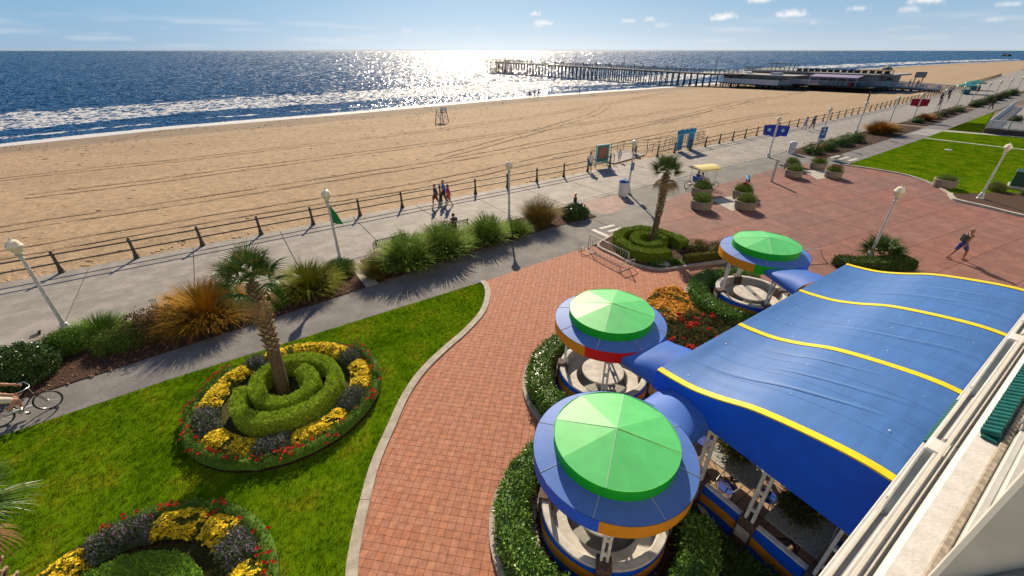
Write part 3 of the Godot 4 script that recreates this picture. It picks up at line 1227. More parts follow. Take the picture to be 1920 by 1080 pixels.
	for i in 3500:
		var px := rf(-45, 75)
		var t := pow(R.randf(), 2.4)
		var pz := -lerpf(along(FENCE, px) + 0.4, along(SHORE, px) - 12.0, t)
		var by := beach_y(px, pz) + (nz.get_noise_2d(px, pz) * 0.10 + lump.get_noise_2d(px, pz) * 0.05)
		var k := rf(0.5, 1.5) * (1.0 + t)
		lx.append(Transform3D(Basis(Vector3.UP, rf(0, TAU)).scaled_local(Vector3(4.0 * k, 1.3 * k, 3.0 * k)), Vector3(px, by - 0.005, pz)))
	M.sand_lump = mat(Color(0.42, 0.295, 0.172), 0.95)
	var sl := scatter("sand_ripples", self, lmesh("pebble", M.sand_lump), lx)
	tag(sl, "small trodden lumps and footprints in the dry sand", "sand")
	# wrack and litter along the last tide line
	var wx := []
	for i in 700:
		var px := rf(-45, 110)
		var sh := along(SHORE, px)
		var pz := -(sh - 3.0 - absf(nz.get_noise_2d(px * 0.5, 3.0)) * 26.0 - R.randfn(0, 1.2))
		wx.append(Transform3D(Basis.from_euler(Vector3(rf(-0.3, 0.3), rf(0, TAU), 0)).scaled(Vector3(rf(1, 5), rf(1, 4), rf(1, 4))), Vector3(px, beach_y(px, pz) + 0.12, pz)))
	tag(scatter("tide_wrack", self, lmesh("chip", M.wood_dark), wx), "dark scraps of seaweed and shell along the tide line", "seaweed")
	# soil under everything inland
	var g := MB.new()
	var land := edge(FENCE, -400, 1500, 20)
	land.append_array(PackedVector2Array([Vector2(1500, 300), Vector2(-400, 300)]))
	g.prism(land, -0.5, -0.07)
	struct(g, "ground", M.ground)

func glints() -> void:
	# the small steep wavelets that catch the sun, all over the water; larger and sparser with distance as swell takes over
	M.wavelet = mat(Color(0.004, 0.055, 0.15), 0.10)
	M.wavelet.metallic_specular = 0.42
	var g := RandomNumberGenerator.new()
	g.seed = 404
	var kinds := []
	for q in 6:
		var b := MB.new()
		var f := FastNoiseLite.new()
		f.seed = 300 + q
		f.frequency = 0.55
		f.fractal_octaves = 2
		for i in 6:
			for j in 6:
				var p := Vector3((i - 2.5) * 0.34 + g.randf_range(-0.09, 0.09), 0, (j - 2.5) * 0.24 + g.randf_range(-0.06, 0.06))
				var e := 1.0 - maxf(absf(i - 2.5), absf(j - 2.5)) / 2.5
				p.y = -0.10 + 0.14 * sqrt(e + 0.05) + g.randf_range(-0.052, 0.052)
				b.vert(p, Vector3.UP)
		for i in 5:
			for j in 5:
				var k := i * 6 + j
				b.ix.append_array([k, k + 7, k + 1, k, k + 6, k + 7])
		# flat little faces, each with its own tilt
		var fb := MB.new()
		for k in range(0, b.ix.size(), 3):
			fb.tri(b.v[b.ix[k]], b.v[b.ix[k + 1]], b.v[b.ix[k + 2]], Vector3.UP)
		kinds.append(fb.mesh(M.wavelet))
	var wn := FastNoiseLite.new()
	wn.seed = 33
	wn.frequency = 0.045
	wn.fractal_octaves = 3
	var lists := [[], [], [], [], [], []]
	for i in 300000:
		var az := deg_to_rad(g.randf_range(-30.0, 88.0))
		var r := 80.0 * exp(g.randf() * g.randf() * 4.6 + g.randf() * 0.25)
		var x := r * sin(az)
		var z := -r * cos(az)
		var s := -z - along(SHORE, x)
		if s < 4.0:
			continue
		var k := 0.55 * pow(r / 100.0, 0.75) * g.randf_range(0.5, 1.4)
		var y := (sea_y(x, z, wn) if r < 900 else -1.5) + 0.02
		lists[i % 6].append(Transform3D(Basis(Vector3.UP, g.randf_range(-0.6, 0.6) + (PI if g.randf() < 0.5 else 0.0)).scaled_local(Vector3(k, k, k)), Vector3(x, y, z)))
	for q in 6:
		var o := scatter("sea_wavelets", self, kinds[q], lists[q])
		tag(o, "small choppy wavelets glinting in the sun all over the sea", "waves", "wavelets over the sea")

func _grid_normals(b: MB, rows: int, cols: int) -> void:
	for i in rows:
		for j in cols:
			var k := i * cols + j
			var u := b.v[mini(i + 1, rows - 1) * cols + j] - b.v[maxi(i - 1, 0) * cols + j]
			var w := b.v[i * cols + mini(j + 1, cols - 1)] - b.v[i * cols + maxi(j - 1, 0)]
			var nn := u.cross(w).normalized()
			b.n[k] = nn if nn.y > 0 else -nn

# ---- paving, beds and lawns ----
const KERB := [9.05, -16.05, 8.95, -15.5, 8.55, -14.7, 7.65, -13.64, 6.39, -12.79, 4.95, -12.07, 3.79, -11.38, 2.87, -10.57, 2.06, -9.61, 1.22, -8.57, 0.64, -7.62, 0.19, -6.79, -0.14, -6.04, -0.42, -5.0, -0.6, -3.8, -0.66, -2.4, -0.66, 0.1]
const GZ := [Vector2(5.14, -3.81), Vector2(8.59, -7.32), Vector2(17.66, -7.43)]
const FLOWER_TRI := [12.75, -8.35, 13.4, -9.3, 14.25, -10.1, 15.4, -10.4, 16.2, -9.95, 15.6, -8.6, 15.5, -7.3, 15.75, -6.1, 15.5, -4.85, 10.9, -4.85, 11.5, -6.4, 12.1, -7.4]
const SPIRAL_BED := [16.75, -16.0, 16.64, -14.55, 16.65, -12.97, 17.27, -11.9, 18.22, -11.5, 20.06, -10.9, 21.9, -10.3, 23.2, -9.6, 23.6, -10.6, 22.4, -11.9, 21.4, -13.0, 21.4, -14.6, 20.9, -16.2, 19.6, -16.75, 18.0, -16.5]

func base(poly: PackedVector2Array, y: float, called: String, m: Material, y0 := -0.06) -> MeshInstance3D:
	var b := MB.new()
	b.prism(poly, y0, y)
	return struct(b, called, m)

func beds() -> Array:
	var o := []
	for g in GZ:
		o.append(circle(g.x, g.y, 2.68, 48))
	o.append(smooth_line(pv(FLOWER_TRI), 4, true))
	o.append(smooth_line(pv(SPIRAL_BED), 4, true))
	return o

func paving() -> void:
	# boardwalk: big concrete bays over a dark bed that shows in the joints
	var bw := base(strip(FENCE, BWALK, -60, 420, 6), -0.03, "boardwalk", M.joint, -0.4)
	var k := 0
	var x := -44.2
	while x < 400:
		var st := 4.6 if x < 110 else 18.0
		var lanes := [[0.0, 0.52], [0.52, 0.94], [0.945, 1.0]] if x < 110 else [[0.0, 1.0]]
		for ln in lanes:
			var pl := PackedVector2Array()
			for q in [[x + 0.014, ln[0]], [x + st - 0.014, ln[0]], [x + st - 0.014, ln[1]], [x + 0.014, ln[1]]]:
				var a := along(FENCE, q[0]) + 0.12
				var b := along(BWALK, q[0])
				pl.append(Vector2(q[0], -lerpf(a, b, q[1])))
			var pcs := Geometry2D.offset_polygon(pl, -0.008)
			if pcs.size() == 0:
				continue
			var c := _mid(pcs[0])
			var mb := MB.new()
			var loc := PackedVector2Array()
			for p in pcs[0]:
				loc.append(p - c)
			mb.prism(loc, -0.03, 0.0)
			var o := part(mb, "slab", bw, [M.concrete, M.concrete_b, M.concrete_c][R.randi() % 3])
			o.position = Vector3(c.x, rf(-0.003, 0.003), c.y)
		x += st
	# bike path
	base(strip(PFAR, PNEAR, -60, 19.8, 3), 0.0, "bike_path", M.asphalt)
	base(strip(PFAR, PNEAR, 53.5, 420, 6), 0.0, "bike_path", M.asphalt)
	# planting strip between boardwalk and path
	for s in [[-50.0, 4.05], [4.75, 20.4], [53.2, 87.5], [90.5, 124.0], [128.5, 300.0]]:
		var bd := base(strip(BWALK, PFAR, s[0], s[1], 4), 0.035, "planting_strip", M.mulch)
		var ch := []
		var cc := []
		for i in int((minf(s[1], 90) - maxf(s[0], -12)) * 90):
			var px := rf(maxf(s[0], -12) + 0.1, minf(s[1], 90) - 0.1)
			var pz := -rf(along(PFAR, px) - 0.08, along(BWALK, px) - 0.05)
			ch.append(Transform3D(Basis.from_euler(Vector3(rf(-0.5, 0.5), rf(0, TAU), rf(-0.5, 0.5))).scaled(Vector3.ONE * rf(0.7, 2.0)), Vector3(px, 0.045, pz)))
			cc.append(Color(0.15, 0.075, 0.045).lerp(Color(0.33, 0.2, 0.13), pow(R.randf(), 2)))
		if ch.size():
			scatter("wood_chips", bd, lmesh("chip", M.chips), ch, cc)
	base(strip(BWALK, PFAR, 4.09, 4.71, 3), 0.012, "strip_crossing", M.pale)
	# grey crossing of the plaza
	var apron := base(pv([20.45, -22.72, 28, -22.9, 53.1, -23.35, 53.1, -19.2, 57.2, -19.35, 53.6, -16.9, 51.4, -16.6, 48.3, -20.0, 27.95, -19.6, 26.95, -19.3, 25.4, -17.9, 23.5, -17.1, 22.2, -16.2, 21.5, -14.5, 19.85, -15.9, 19.85, -19.8]), -0.012, "plaza_crossing", M.joint)
	slabs(pv([20.45, -22.68, 28, -22.86, 53.1, -23.3, 53.1, -19.2, 57.0, -19.35, 53.6, -16.95, 51.4, -16.65, 48.3, -20.0, 27.95, -19.6, 26.95, -19.3, 25.4, -17.9, 23.5, -17.1, 22.2, -16.2, 21.5, -14.5, 19.85, -15.9, 19.85, -19.8]), Vector2(20.4, -22.9), 0.05, 4.2, 3.3, 0.025, -0.012, 0.0, [M.apron], "slab", apron)
	base(smooth_line(pv([21.3, -22.5, 25.3, -22.55, 25.2, -21.6, 24.4, -20.75, 23.0, -19.9, 21.3, -19.75, 20.9, -20.8]), 3, true), 0.004, "pink_slab", M.pink, -0.01)
	# red plaza
	var red := pv([27.95, -19.6, 48.3, -20.0, 51.4, -16.6, 51.9, -14.0, 51.8, -12.0, 49.5, -9.2, 47.2, -7.7, 45.6, -6.9, 45.2, -5.2, 44.6, -3.2, 45.2, 0.1, 20.4, 0.1, 18.4, -5.0, 20.4, -7.5, 20.6, -9.6, 23.2, -9.5, 22.4, -11.9, 21.4, -13.0, 21.4, -14.6, 22.2, -16.2, 23.5, -17.1, 25.4, -17.9, 26.95, -19.3])
	var rp := base(red, -0.012, "red_plaza", M.joint)
	slabs(red, Vector2(30.4, -17.8), 0.13, 3.7, 2.35, 0.022, -0.012, 0.002, M.red, "slab", rp, 0.0, 300, Vector2(25, -8), 0.0, beds())
	for q in [[30.4, -17.7, 32.5, -17.2, 31.9, -15.2, 29.2, -15.2], [45.9, -18.2, 47.7, -17.1, 46.2, -15.4, 43.4, -15.8]]:
		base(pv(q), 0.007, "pale_pad", M.pale, 0.0)
	# brick path
	var brick := pv([9.1, -16.02, 13, -16.15, 16.6, -16.25, 17.2, -11.9, 18.2, -11.5, 20.06, -10.95, 20.6, -9.8, 20.4, -7.5, 18.4, -5.0, 15.5, -4.5, 8.2, -4.4, 6.6, 0.1])
	var kl := smooth_line(pv(KERB), 6)
	for i in range(kl.size() - 1, -1, -1):
		brick.append(kl[i] + Vector2(0.12, 0))
	var bp := base(brick, 0.0, "brick_path", M.mortar)
	slabs(brick, Vector2(0.3, -6.9), deg_to_rad(43.0), 0.2, 0.185, 0.006, 0.0, 0.022, M.bricks, "brick", bp, 0.0, 300, Vector2(2.2, -5.2), 0.0025, beds())
	kerb_line(kl, 0.26, 0.075, self_root("kerb_edge", "pale concrete kerb curving between the left lawn and the brick path", "kerb"), "kerbstone", M.kerb, 1.9)
	# painted bars where the path meets the plaza
	for q in [[18.3, -18.15, 18.62, -18.15, 18.62, -16.6, 18.3, -16.6], [18.95, -18.12, 20.2, -18.06, 20.2, -17.8, 18.95, -17.86], [19.05, -17.46, 20.25, -17.4, 20.25, -17.14, 19.05, -17.2]]:
		base(pv(q), 0.006, "painted_bar", M.paint, 0.0)
	for i in 6:
		var cx := 80.0 + i * 1.25
		base(pv([cx, -20.1, cx + 0.6, -20.1, cx + 0.6, -17.9, cx, -17.9]), 0.006, "painted_bar", M.paint, 0.0)
	for i in 3:
		base(pv([53.9, -19.3 + i * 0.85, 56.0, -19.3 + i * 0.85, 56.0, -18.95 + i * 0.85, 53.9, -18.95 + i * 0.85]), 0.006, "painted_bar", M.paint, 0.0)
	# raised rims of the beds round the booths, the flower triangle and the spiral hedge
	var n := 0
	for pl in beds():
		var inner: Array = Geometry2D.offset_polygon(pl, -0.14)
		var bd := base(inner[0], 0.09, "garden_bed", M.mulch, 0.0)
		var cl: PackedVector2Array = (Geometry2D.offset_polygon(pl, -0.07)[0] as PackedVector2Array).duplicate()
		cl.append(cl[0])
		kerb_line(cl, 0.15, 0.13, bd, "kerbstone", M.kerb, 1.6)
		var ch := []
		var cc := []
		for i in 900:
			var p: Vector2 = inner[0][R.randi() % inner[0].size()].lerp(_mid(inner[0]), pow(R.randf(), 1.4))
			ch.append(Transform3D(Basis.from_euler(Vector3(rf(-0.5, 0.5), rf(0, TAU), rf(-0.5, 0.5))).scaled(Vector3.ONE * rf(0.6, 1.5)), Vector3(p.x, 0.1, p.y)))
			cc.append(Color(0.14, 0.07, 0.04).lerp(Color(0.34, 0.24, 0.18), pow(R.randf(), 2)))
		scatter("wood_chips", bd, lmesh("chip", M.chips), ch, cc)
		n += 1

func self_root(called: String, label: String, cat: String) -> Node3D:
	return thing(called, label, cat)

func lawn(poly: PackedVector2Array, called: String, count: int, y := 0.03) -> void:
	base(poly, y, called, M.lawn)
	var lo := Vector2(1e9, 1e9)
	var hi := -lo
	for p in poly:
		lo = lo.min(p)
		hi = hi.max(p)
	lo.x = maxf(lo.x, -13)
	hi.x = minf(hi.x, 100)
	var pn := FastNoiseLite.new()
	pn.seed = 5
	pn.frequency = 0.35
	pn.fractal_octaves = 4
	var xs := []
	var cs := []
	while xs.size() < count:
		var p := Vector2(rf(lo.x, hi.x), rf(lo.y, hi.y))
		if Geometry2D.is_point_in_polygon(p, poly):
			xs.append(Transform3D(Basis(Vector3.UP, rf(0, TAU)).scaled(Vector3.ONE * rf(0.6, 1.15)), Vector3(p.x, y - 0.004, p.y)))
			var k := pn.get_noise_2d(p.x, p.y * 1.4)
			cs.append(Color(0.066, 0.142, 0.004).lerp(Color(0.135, 0.2, 0.006), clampf(0.4 + k * 0.8, 0, 1)) * rf(0.85, 1.15))
	var g := scatter("grass", self, lmesh("tuft", M.tuft), xs, cs)
	tag(g, "short mown grass blades over the " + ("left" if lo.x < 0 else "right hand") + " lawn" + ("" if count > 30000 else " strip"), "grass")

func lawns() -> void:
	var p := edge(PNEAR, -60, 8.7, 3)
	for i in p.size():
		p[i].y += 0.04
	var kl := smooth_line(pv(KERB), 6)
	for q in kl:
		if q.y > -15.9 and q.y < 0.0:
			p.append(q - Vector2(0.1, 0.0))
	p.append(Vector2(-0.76, 0.1))
	p.append(Vector2(-60, 0.1))
	lawn(p, "lawn", 110000)
	lawn(pv([51.75, -16.65, 53.6, -16.8, 66, -17.2, 76.5, -17.55, 76.8, 0.1, 51, 0.1, 52.0, -5.0, 47.6, -7.85, 49.6, -9.25, 52.0, -12.0, 52.05, -14.0]), "lawn", 45000)
	lawn(pv([77.25, -17.6, 85.6, -18.0, 88.2, -10.0, 90, 0.1, 77.1, 0.1]), "lawn", 14000)
	lawn(pv([87.7, -18.1, 107, -19.15, 122, -19.9, 110, -18.0, 88.6, -14.7, 88.2, -14.4]), "lawn", 14000)
	base(pv([76.55, -17.55, 77.2, -17.6, 77.05, 0.1, 76.8, 0.1]), 0.045, "concrete_strip", M.pale)
	base(pv([85.7, -18.0, 87.6, -18.1, 88.4, -14.3, 90.5, 0.1, 89.5, 0.1]), 0.02, "side_walk", M.pale)
	# drain cover in the right lawn
	var dr := MB.new()
	dr.box(Vector3(0, 0.05, 0), Vector3(1.0, 0.05, 0.6), Basis.IDENTITY, 0.01)
	for i in 4:
		dr.box(Vector3(-0.36 + i * 0.24, 0.079, 0), Vector3(0.08, 0.008, 0.4))
	var d := part(dr, "drain_cover", self, M.pale)
	d.position = Vector3(69.5, 0, -13.4)
	tag(d, "pale rectangular drain cover set in the right hand lawn", "drain cover")
	kerb_line(smooth_line(pv([51.35, -16.9, 51.75, -15.4, 51.85, -13.6, 51.7, -12.0, 50.8, -10.6, 49.5, -9.25, 47.3, -7.8]), 4), 0.22, 0.1, self_root("lawn_kerb", "pale kerb along the near edge of the right hand lawn", "kerb"), "kerbstone", M.kerb, 2.0)
	# mulch bed by the right lamp
	base(pv([45.75, -6.85, 47.4, -7.75, 52.0, -5.1, 52.0, 0.1, 45.4, 0.1, 44.9, -3.2, 45.4, -5.2]), 0.05, "garden_bed", M.mulch)
	kerb_line(smooth_line(pv([47.3, -7.8, 46.2, -7.4, 45.5, -6.9, 45.2, -5.2, 44.7, -3.2, 44.9, -1.0]), 4), 0.26, 0.16, self_root("bed_kerb", "low pale stone kerb round the mulch bed at the right lamp", "kerb"), "kerbstone", M.pale, 1.2)

# ---- the hotel we look out of ----
func hotel() -> void:
	var t := thing("hotel_building", "our own white stuccoed hotel front with ledges and windows at the lower right", "building")
	var b := MB.new()
	# wall with a thick body; the face stands back from the lens
	b.box(Vector3(15, 10.5, 6.4), Vector3(80, 21.2, 11.4))
	part(b, "wall", t, M.stucco)
	# gutter over the canopy, two grey string courses and the lowest row of window frames
	var c := MB.new()
	c.box(Vector3(15, 4.14, 0.20), Vector3(80, 0.10, 0.80), Basis.IDENTITY, 0.012)
	part(c, "gutter", t, M.frame)
	var c2 := MB.new()
	c2.box(Vector3(15, 4.32, 0.26), Vector3(80, 0.20, 0.84), Basis.IDENTITY, 0.012)
	part(c2, "flashing", t, M.stucco_grey)
	# window units of the floor below: sill, frame members, panes
	var x := -1.2
	while x < 34:
		var w := 2.9
		for y in [[4.48, 5.6, -0.10], [5.72, 6.62, 0.0]]:
			var f := MB.new()
			var zz: float = y[2]
			f.box(Vector3(x + w / 2, y[0] + 0.05, zz + 0.3), Vector3(w, 0.1, 0.6), Basis.IDENTITY, 0.01)
			f.box(Vector3(x + w / 2, y[1] - 0.05, zz + 0.33), Vector3(w, 0.1, 0.56), Basis.IDENTITY, 0.01)
			for k in 3:
				f.box(Vector3(x + 0.05 + k * (w - 0.1) / 2, (y[0] + y[1]) / 2, zz + 0.33), Vector3(0.09, y[1] - y[0] - 0.2, 0.5), Basis.IDENTITY, 0.01)
			var win := part(f, "window", t, M.frame)
			for k in 2:
				var pn := MB.new()
				pn.box(Vector3(x + w * (0.25 + 0.5 * k), (y[0] + y[1]) / 2, zz + 0.2), Vector3(w / 2 - 0.16, y[1] - y[0] - 0.21, 0.03))
				part(pn, "pane", win, M.window)
			var rl := MB.new()
			rl.box(Vector3(x + w / 2, y[1] + 0.015, zz + 0.04), Vector3(w, 0.05, 0.11), Basis.IDENTITY, 0.012)
			part(rl, "head_rail", win, M.stucco_grey)
		var pier_ := MB.new()
		pier_.box(Vector3(x + w + 0.13, 5.55, 0.36), Vector3(0.24, 2.2, 0.9), Basis.IDENTITY, 0.015)
		part(pier_, "wall_pier", t, M.stucco)
		x += w + 0.28
	for q in [[4.44, -0.13, 0.02], [5.66, -0.085, 0.025], [6.69, 0.03, 0.03], [6.675, 0.075, 0.02]]:
		var ln := MB.new()
		ln.box(Vector3(15, q[0], q[1]), Vector3(80, q[2], q[2]), Basis.IDENTITY, 0.004)
		part(ln, "trim_line", t, M.near_sill)
	# the broad white ledge and what stands on it
	var lg := MB.new()
	lg.box(Vector3(15, 6.86, 0.46), Vector3(80, 0.30, 0.71), Basis.IDENTITY, 0.03)
	part(lg, "ledge", t, M.stucco)
	var tr := MB.new()
	tr.box(Vector3(15, 7.03, 0.30), Vector3(80, 0.04, 0.05), Basis.IDENTITY, 0.008)
	part(tr, "ledge_trim", t, M.tan)
	# upper windows seen edge-on: sill rails, frames and glass
	x = -3.6
	while x < 32:
		var f := MB.new()
		var w := 8.7
		f.box(Vector3(x + w / 2, 7.08, 0.355), Vector3(w, 0.10, 0.05), Basis.IDENTITY, 0.008)
		f.box(Vector3(x + w / 2, 7.12, 0.43), Vector3(w, 0.14, 0.10), Basis.IDENTITY, 0.012)
		if x > 3:
			f.box(Vector3(x + w / 2, 7.2, 0.34), Vector3(w, 0.16, 0.07), Basis.IDENTITY, 0.012)
		f.box(Vector3(x + w / 2, 8.95, 0.43), Vector3(w, 0.1, 0.12), Basis.IDENTITY, 0.012)
		for k in 3:
			f.box(Vector3(x + 0.06 + k * (w - 0.12) / 2, 8.05, 0.41), Vector3(0.12, 1.72, 0.14), Basis.IDENTITY, 0.012)
		var win := part(f, "window", t, M.frame)
		for k in 2:
			var pn := MB.new()
			pn.box(Vector3(x + w * (k + 0.5) / 2, 8.05, 0.45), Vector3(w / 2 - 0.18, 1.72, 0.03))
			part(pn, "pane", win, M.window)
		x += 8.82
	# teal glazed tiles roofing a stretch of the ledge
	var tt := MB.new()
	tt.box(Vector3(8.5, 7.02, 0.21), Vector3(7.2, 0.03, 0.10))
	var roof := part(tt, "tile_roof", t, M.teal)
	for i in 96:
		var mb := MB.new()
		mb.tube([Vector3(0, 0.045, 0.05), Vector3(0, 0.0, -0.06)], [0.037, 0.037], 8)
		var o := part(mb, "tile", roof, M.teal)
		o.position = Vector3(4.98 + i * 0.075, 7.03 + rf(-0.003, 0.003), 0.205)
	var t2 := MB.new()
	for i in 22:
		t2.tube([Vector3(8.5 + i * 0.078, 4.33, -0.13), Vector3(8.5 + i * 0.078, 4.27, -0.19)], [0.038, 0.038], 7)
	part(t2, "lower_tiles", t, M.teal).set_meta("kind", "stuff")
	# the side of our own window: a thin white casement leaf, with its dark weather strip
	var s := MB.new()
	s.box(Vector3(0.82, 9.9, 0.33), Vector3(0.035, 2.0, 0.5), Basis.IDENTITY, 0.006)
	var leaf := part(s, "casement_leaf", t, M.near_sill)
	var dk := MB.new()
	dk.box(Vector3(0.795, 9.33, 0.165), Vector3(0.02, 0.9, 0.06), Basis(Vector3.RIGHT, 0.35), 0.004)
	part(dk, "weather_strip", leaf, M.frame_dark)

# ---- the big blue cafe canopy ----
const ROOF := [-4.64, 3.20, -4.3, 3.215, -3.7, 3.29, -3.1, 3.47, -2.5, 3.71, -2.0, 3.84, -1.43, 3.95, -0.9, 4.03, -0.5, 4.06, -0.2, 4.05]
func roof_y(z: float) -> float:
	for i in range(0, ROOF.size() - 2, 2):
		if z <= ROOF[i + 2]:
			return lerpf(ROOF[i + 1], ROOF[i + 3], clampf((z - ROOF[i]) / (ROOF[i + 2] - ROOF[i]), 0, 1))
	return 4.05

func cafe_canopy() -> void:
	var t := thing("cafe_canopy", "long blue fabric canopy with yellow stripes over the cafe terrace", "canopy")
	var prof := smooth_line(pv(ROOF), 4)
	var sag := FastNoiseLite.new()
	sag.seed = 3
	sag.frequency = 0.35
	var x0 := 7.40
	var x1 := 17.95
	var bays := [7.40, 10.95, 14.42, 17.95]
	for bay in 3:
		var b := MB.new()
		var steps := 44
		var s := b.v.size()
		for i in steps + 1:
			var x := lerpf(bays[bay], bays[bay + 1], float(i) / steps)
			for p in prof:
				var f := float(i) / steps
				var dip := -0.03 * sin(f * PI) + 0.012 * sag.get_noise_2d(x * 4.0, p.x * 0.8) + 0.004 * sin(x * 13.0 + p.x * 1.1) * smoothstep(-2.8, -0.8, p.x)
				b.vert(Vector3(x, p.y + dip * smoothstep(-4.64, -4.2, p.x), p.x), Vector3.UP)
		for i in steps:
			for j in prof.size() - 1:
				var k := s + i * prof.size() + j
				b.ix.append_array([k, k + prof.size(), k + prof.size() + 1, k, k + prof.size() + 1, k + 1])
		_grid_normals(b, steps + 1, prof.size())
		part(b, "roof_panel", t, M.blue_roof)
	# stripes over the seams
	for i in 4:
		var wd := 0.17
		var l := []
		var r := []
		var xx: float = [x0 + 0.09, bays[1], bays[2], x1 - 0.09][i]
		for p in prof:
			l.append(Vector3(xx - wd / 2, p.y + 0.014, p.x))
			r.append(Vector3(xx + wd / 2, p.y + 0.014, p.x))
		var b := MB.new()
		b.ribbon(l, r)
		for k in l.size() - 1:
			b.quad(l[k], l[k + 1], l[k + 1] - Vector3(0, 0.05, 0), l[k] - Vector3(0, 0.05, 0), Vector3.LEFT)
		part(b, "yellow_stripe", t, M.yellow)
	# sewn seams of the cloth and a few faded creases
	for i in 15:
		var xx := x0 + 0.35 + i * 0.705
		if absf(xx - bays[1]) < 0.15 or absf(xx - bays[2]) < 0.15:
			continue
		var l := []
		var r := []
		for p in prof:
			var w := 0.004
			var yy := p.y - 0.012 + 0.012 * sag.get_noise_2d(xx * 4.0, p.x * 0.8)
			l.append(Vector3(xx - w, yy, p.x))
			r.append(Vector3(xx + w, yy, p.x))
		var b := MB.new()
		b.ribbon(l, r)
		part(b, "sewn_seam", t, M.blue_seam)
	for q in [[8.55, -4.3, -0.6, 0.018, 0.9], [9.35, -3.3, -0.5, 0.012, 0.8], [10.2, -3.6, -1.2, 0.01, 0.4], [12.4, -3.0, -0.4, 0.012, 0.7], [13.3, -2.6, -0.5, 0.01, 0.5], [15.6, -3.4, -0.8, 0.012, 0.6], [16.6, -2.5, -0.4, 0.01, 0.5]]:
		var l := []
		var r := []
		for i in 15:
			var u := i / 14.0
			var z: float = lerpf(q[1], q[2], u)
			var xx: float = q[0] + q[4] * u * u * 0.6
			var w: float = q[3] * sin(PI * clampf(u, 0.03, 0.97))
			l.append(Vector3(xx - w, roof_y(z) + 0.018, z))
			r.append(Vector3(xx + w, roof_y(z) + 0.018, z))
		var b := MB.new()
		b.ribbon(l, r)
		part(b, "faded_crease", t, M.blue_fade)
	# gull droppings and flecks on the cloth
	var xs := []
	for i in 46:
		var px := rf(7.6, 17.8)
		var pz := rf(-4.4, -0.4)
		xs.append(Transform3D(Basis(Vector3.UP, rf(0, TAU)).scaled_local(Vector3(rf(0.2, 0.7), 0.12, rf(0.2, 0.9))), Vector3(px, roof_y(pz) - 0.005, pz)))
	scatter("droppings", t, lmesh("pebble", M.white), xs)
	# side curtains
	for e in [[x0, -1.0, "near_side_curtain"], [x1, 1.0, "far_side_curtain"]]:
		var b := MB.new()
		for k in prof.size() - 1:
			var pa := prof[k]
			var pb := prof[k + 1]
			var ba := 2.68 - 0.03 * (pa.x + 4.6)
			var bb := 2.68 - 0.03 * (pb.x + 4.6)
			b.quad(Vector3(e[0], pa.y - 0.02, pa.x), Vector3(e[0], pb.y - 0.02, pb.x), Vector3(e[0] + e[1] * 0.05, bb, pb.x), Vector3(e[0] + e[1] * 0.05, ba, pa.x), Vector3(e[1], 0, 0))
		part(b, "side_curtain", t, M.blue)
	var fr := MB.new()
	for i in 24:
		var xa := lerpf(x0, x1, i / 24.0)
		var xb := lerpf(x0, x1, (i + 1) / 24.0)
		fr.quad(Vector3(xa, 3.19, -4.64), Vector3(xb, 3.19, -4.64), Vector3(xb, 2.7, -4.66), Vector3(xa, 2.7, -4.66), Vector3.FORWARD)
	part(fr, "front_valance", t, M.blue)
	# frame under the cloth
	for p in [[7.52, -3.0], [7.52, -1.72], [7.52, -0.3], [11, -4.5], [14.4, -4.5], [17.8, -4.5], [17.8, -2.4]]:
		var b := MB.new()
		for s in [-0.075, 0.075]:
			b.box(Vector3(p[0], 1.8, p[1] + s), Vector3(0.08, 2.0, 0.065), Basis.IDENTITY, 0.008)
		for y in [1.25, 1.85, 2.45]:
			b.box(Vector3(p[0], y, p[1]), Vector3(0.04, 0.10, 0.09))
		part(b, "twin_post", t, M.white)
	for z in [-4.5, -2.4, -0.3]:
		var b := MB.new()
		b.box(Vector3((x0 + x1) / 2, roof_y(z) - 0.14, z), Vector3(x1 - x0 - 0.2, 0.08, 0.08))
		part(b, "beam", t, M.grey_metal)

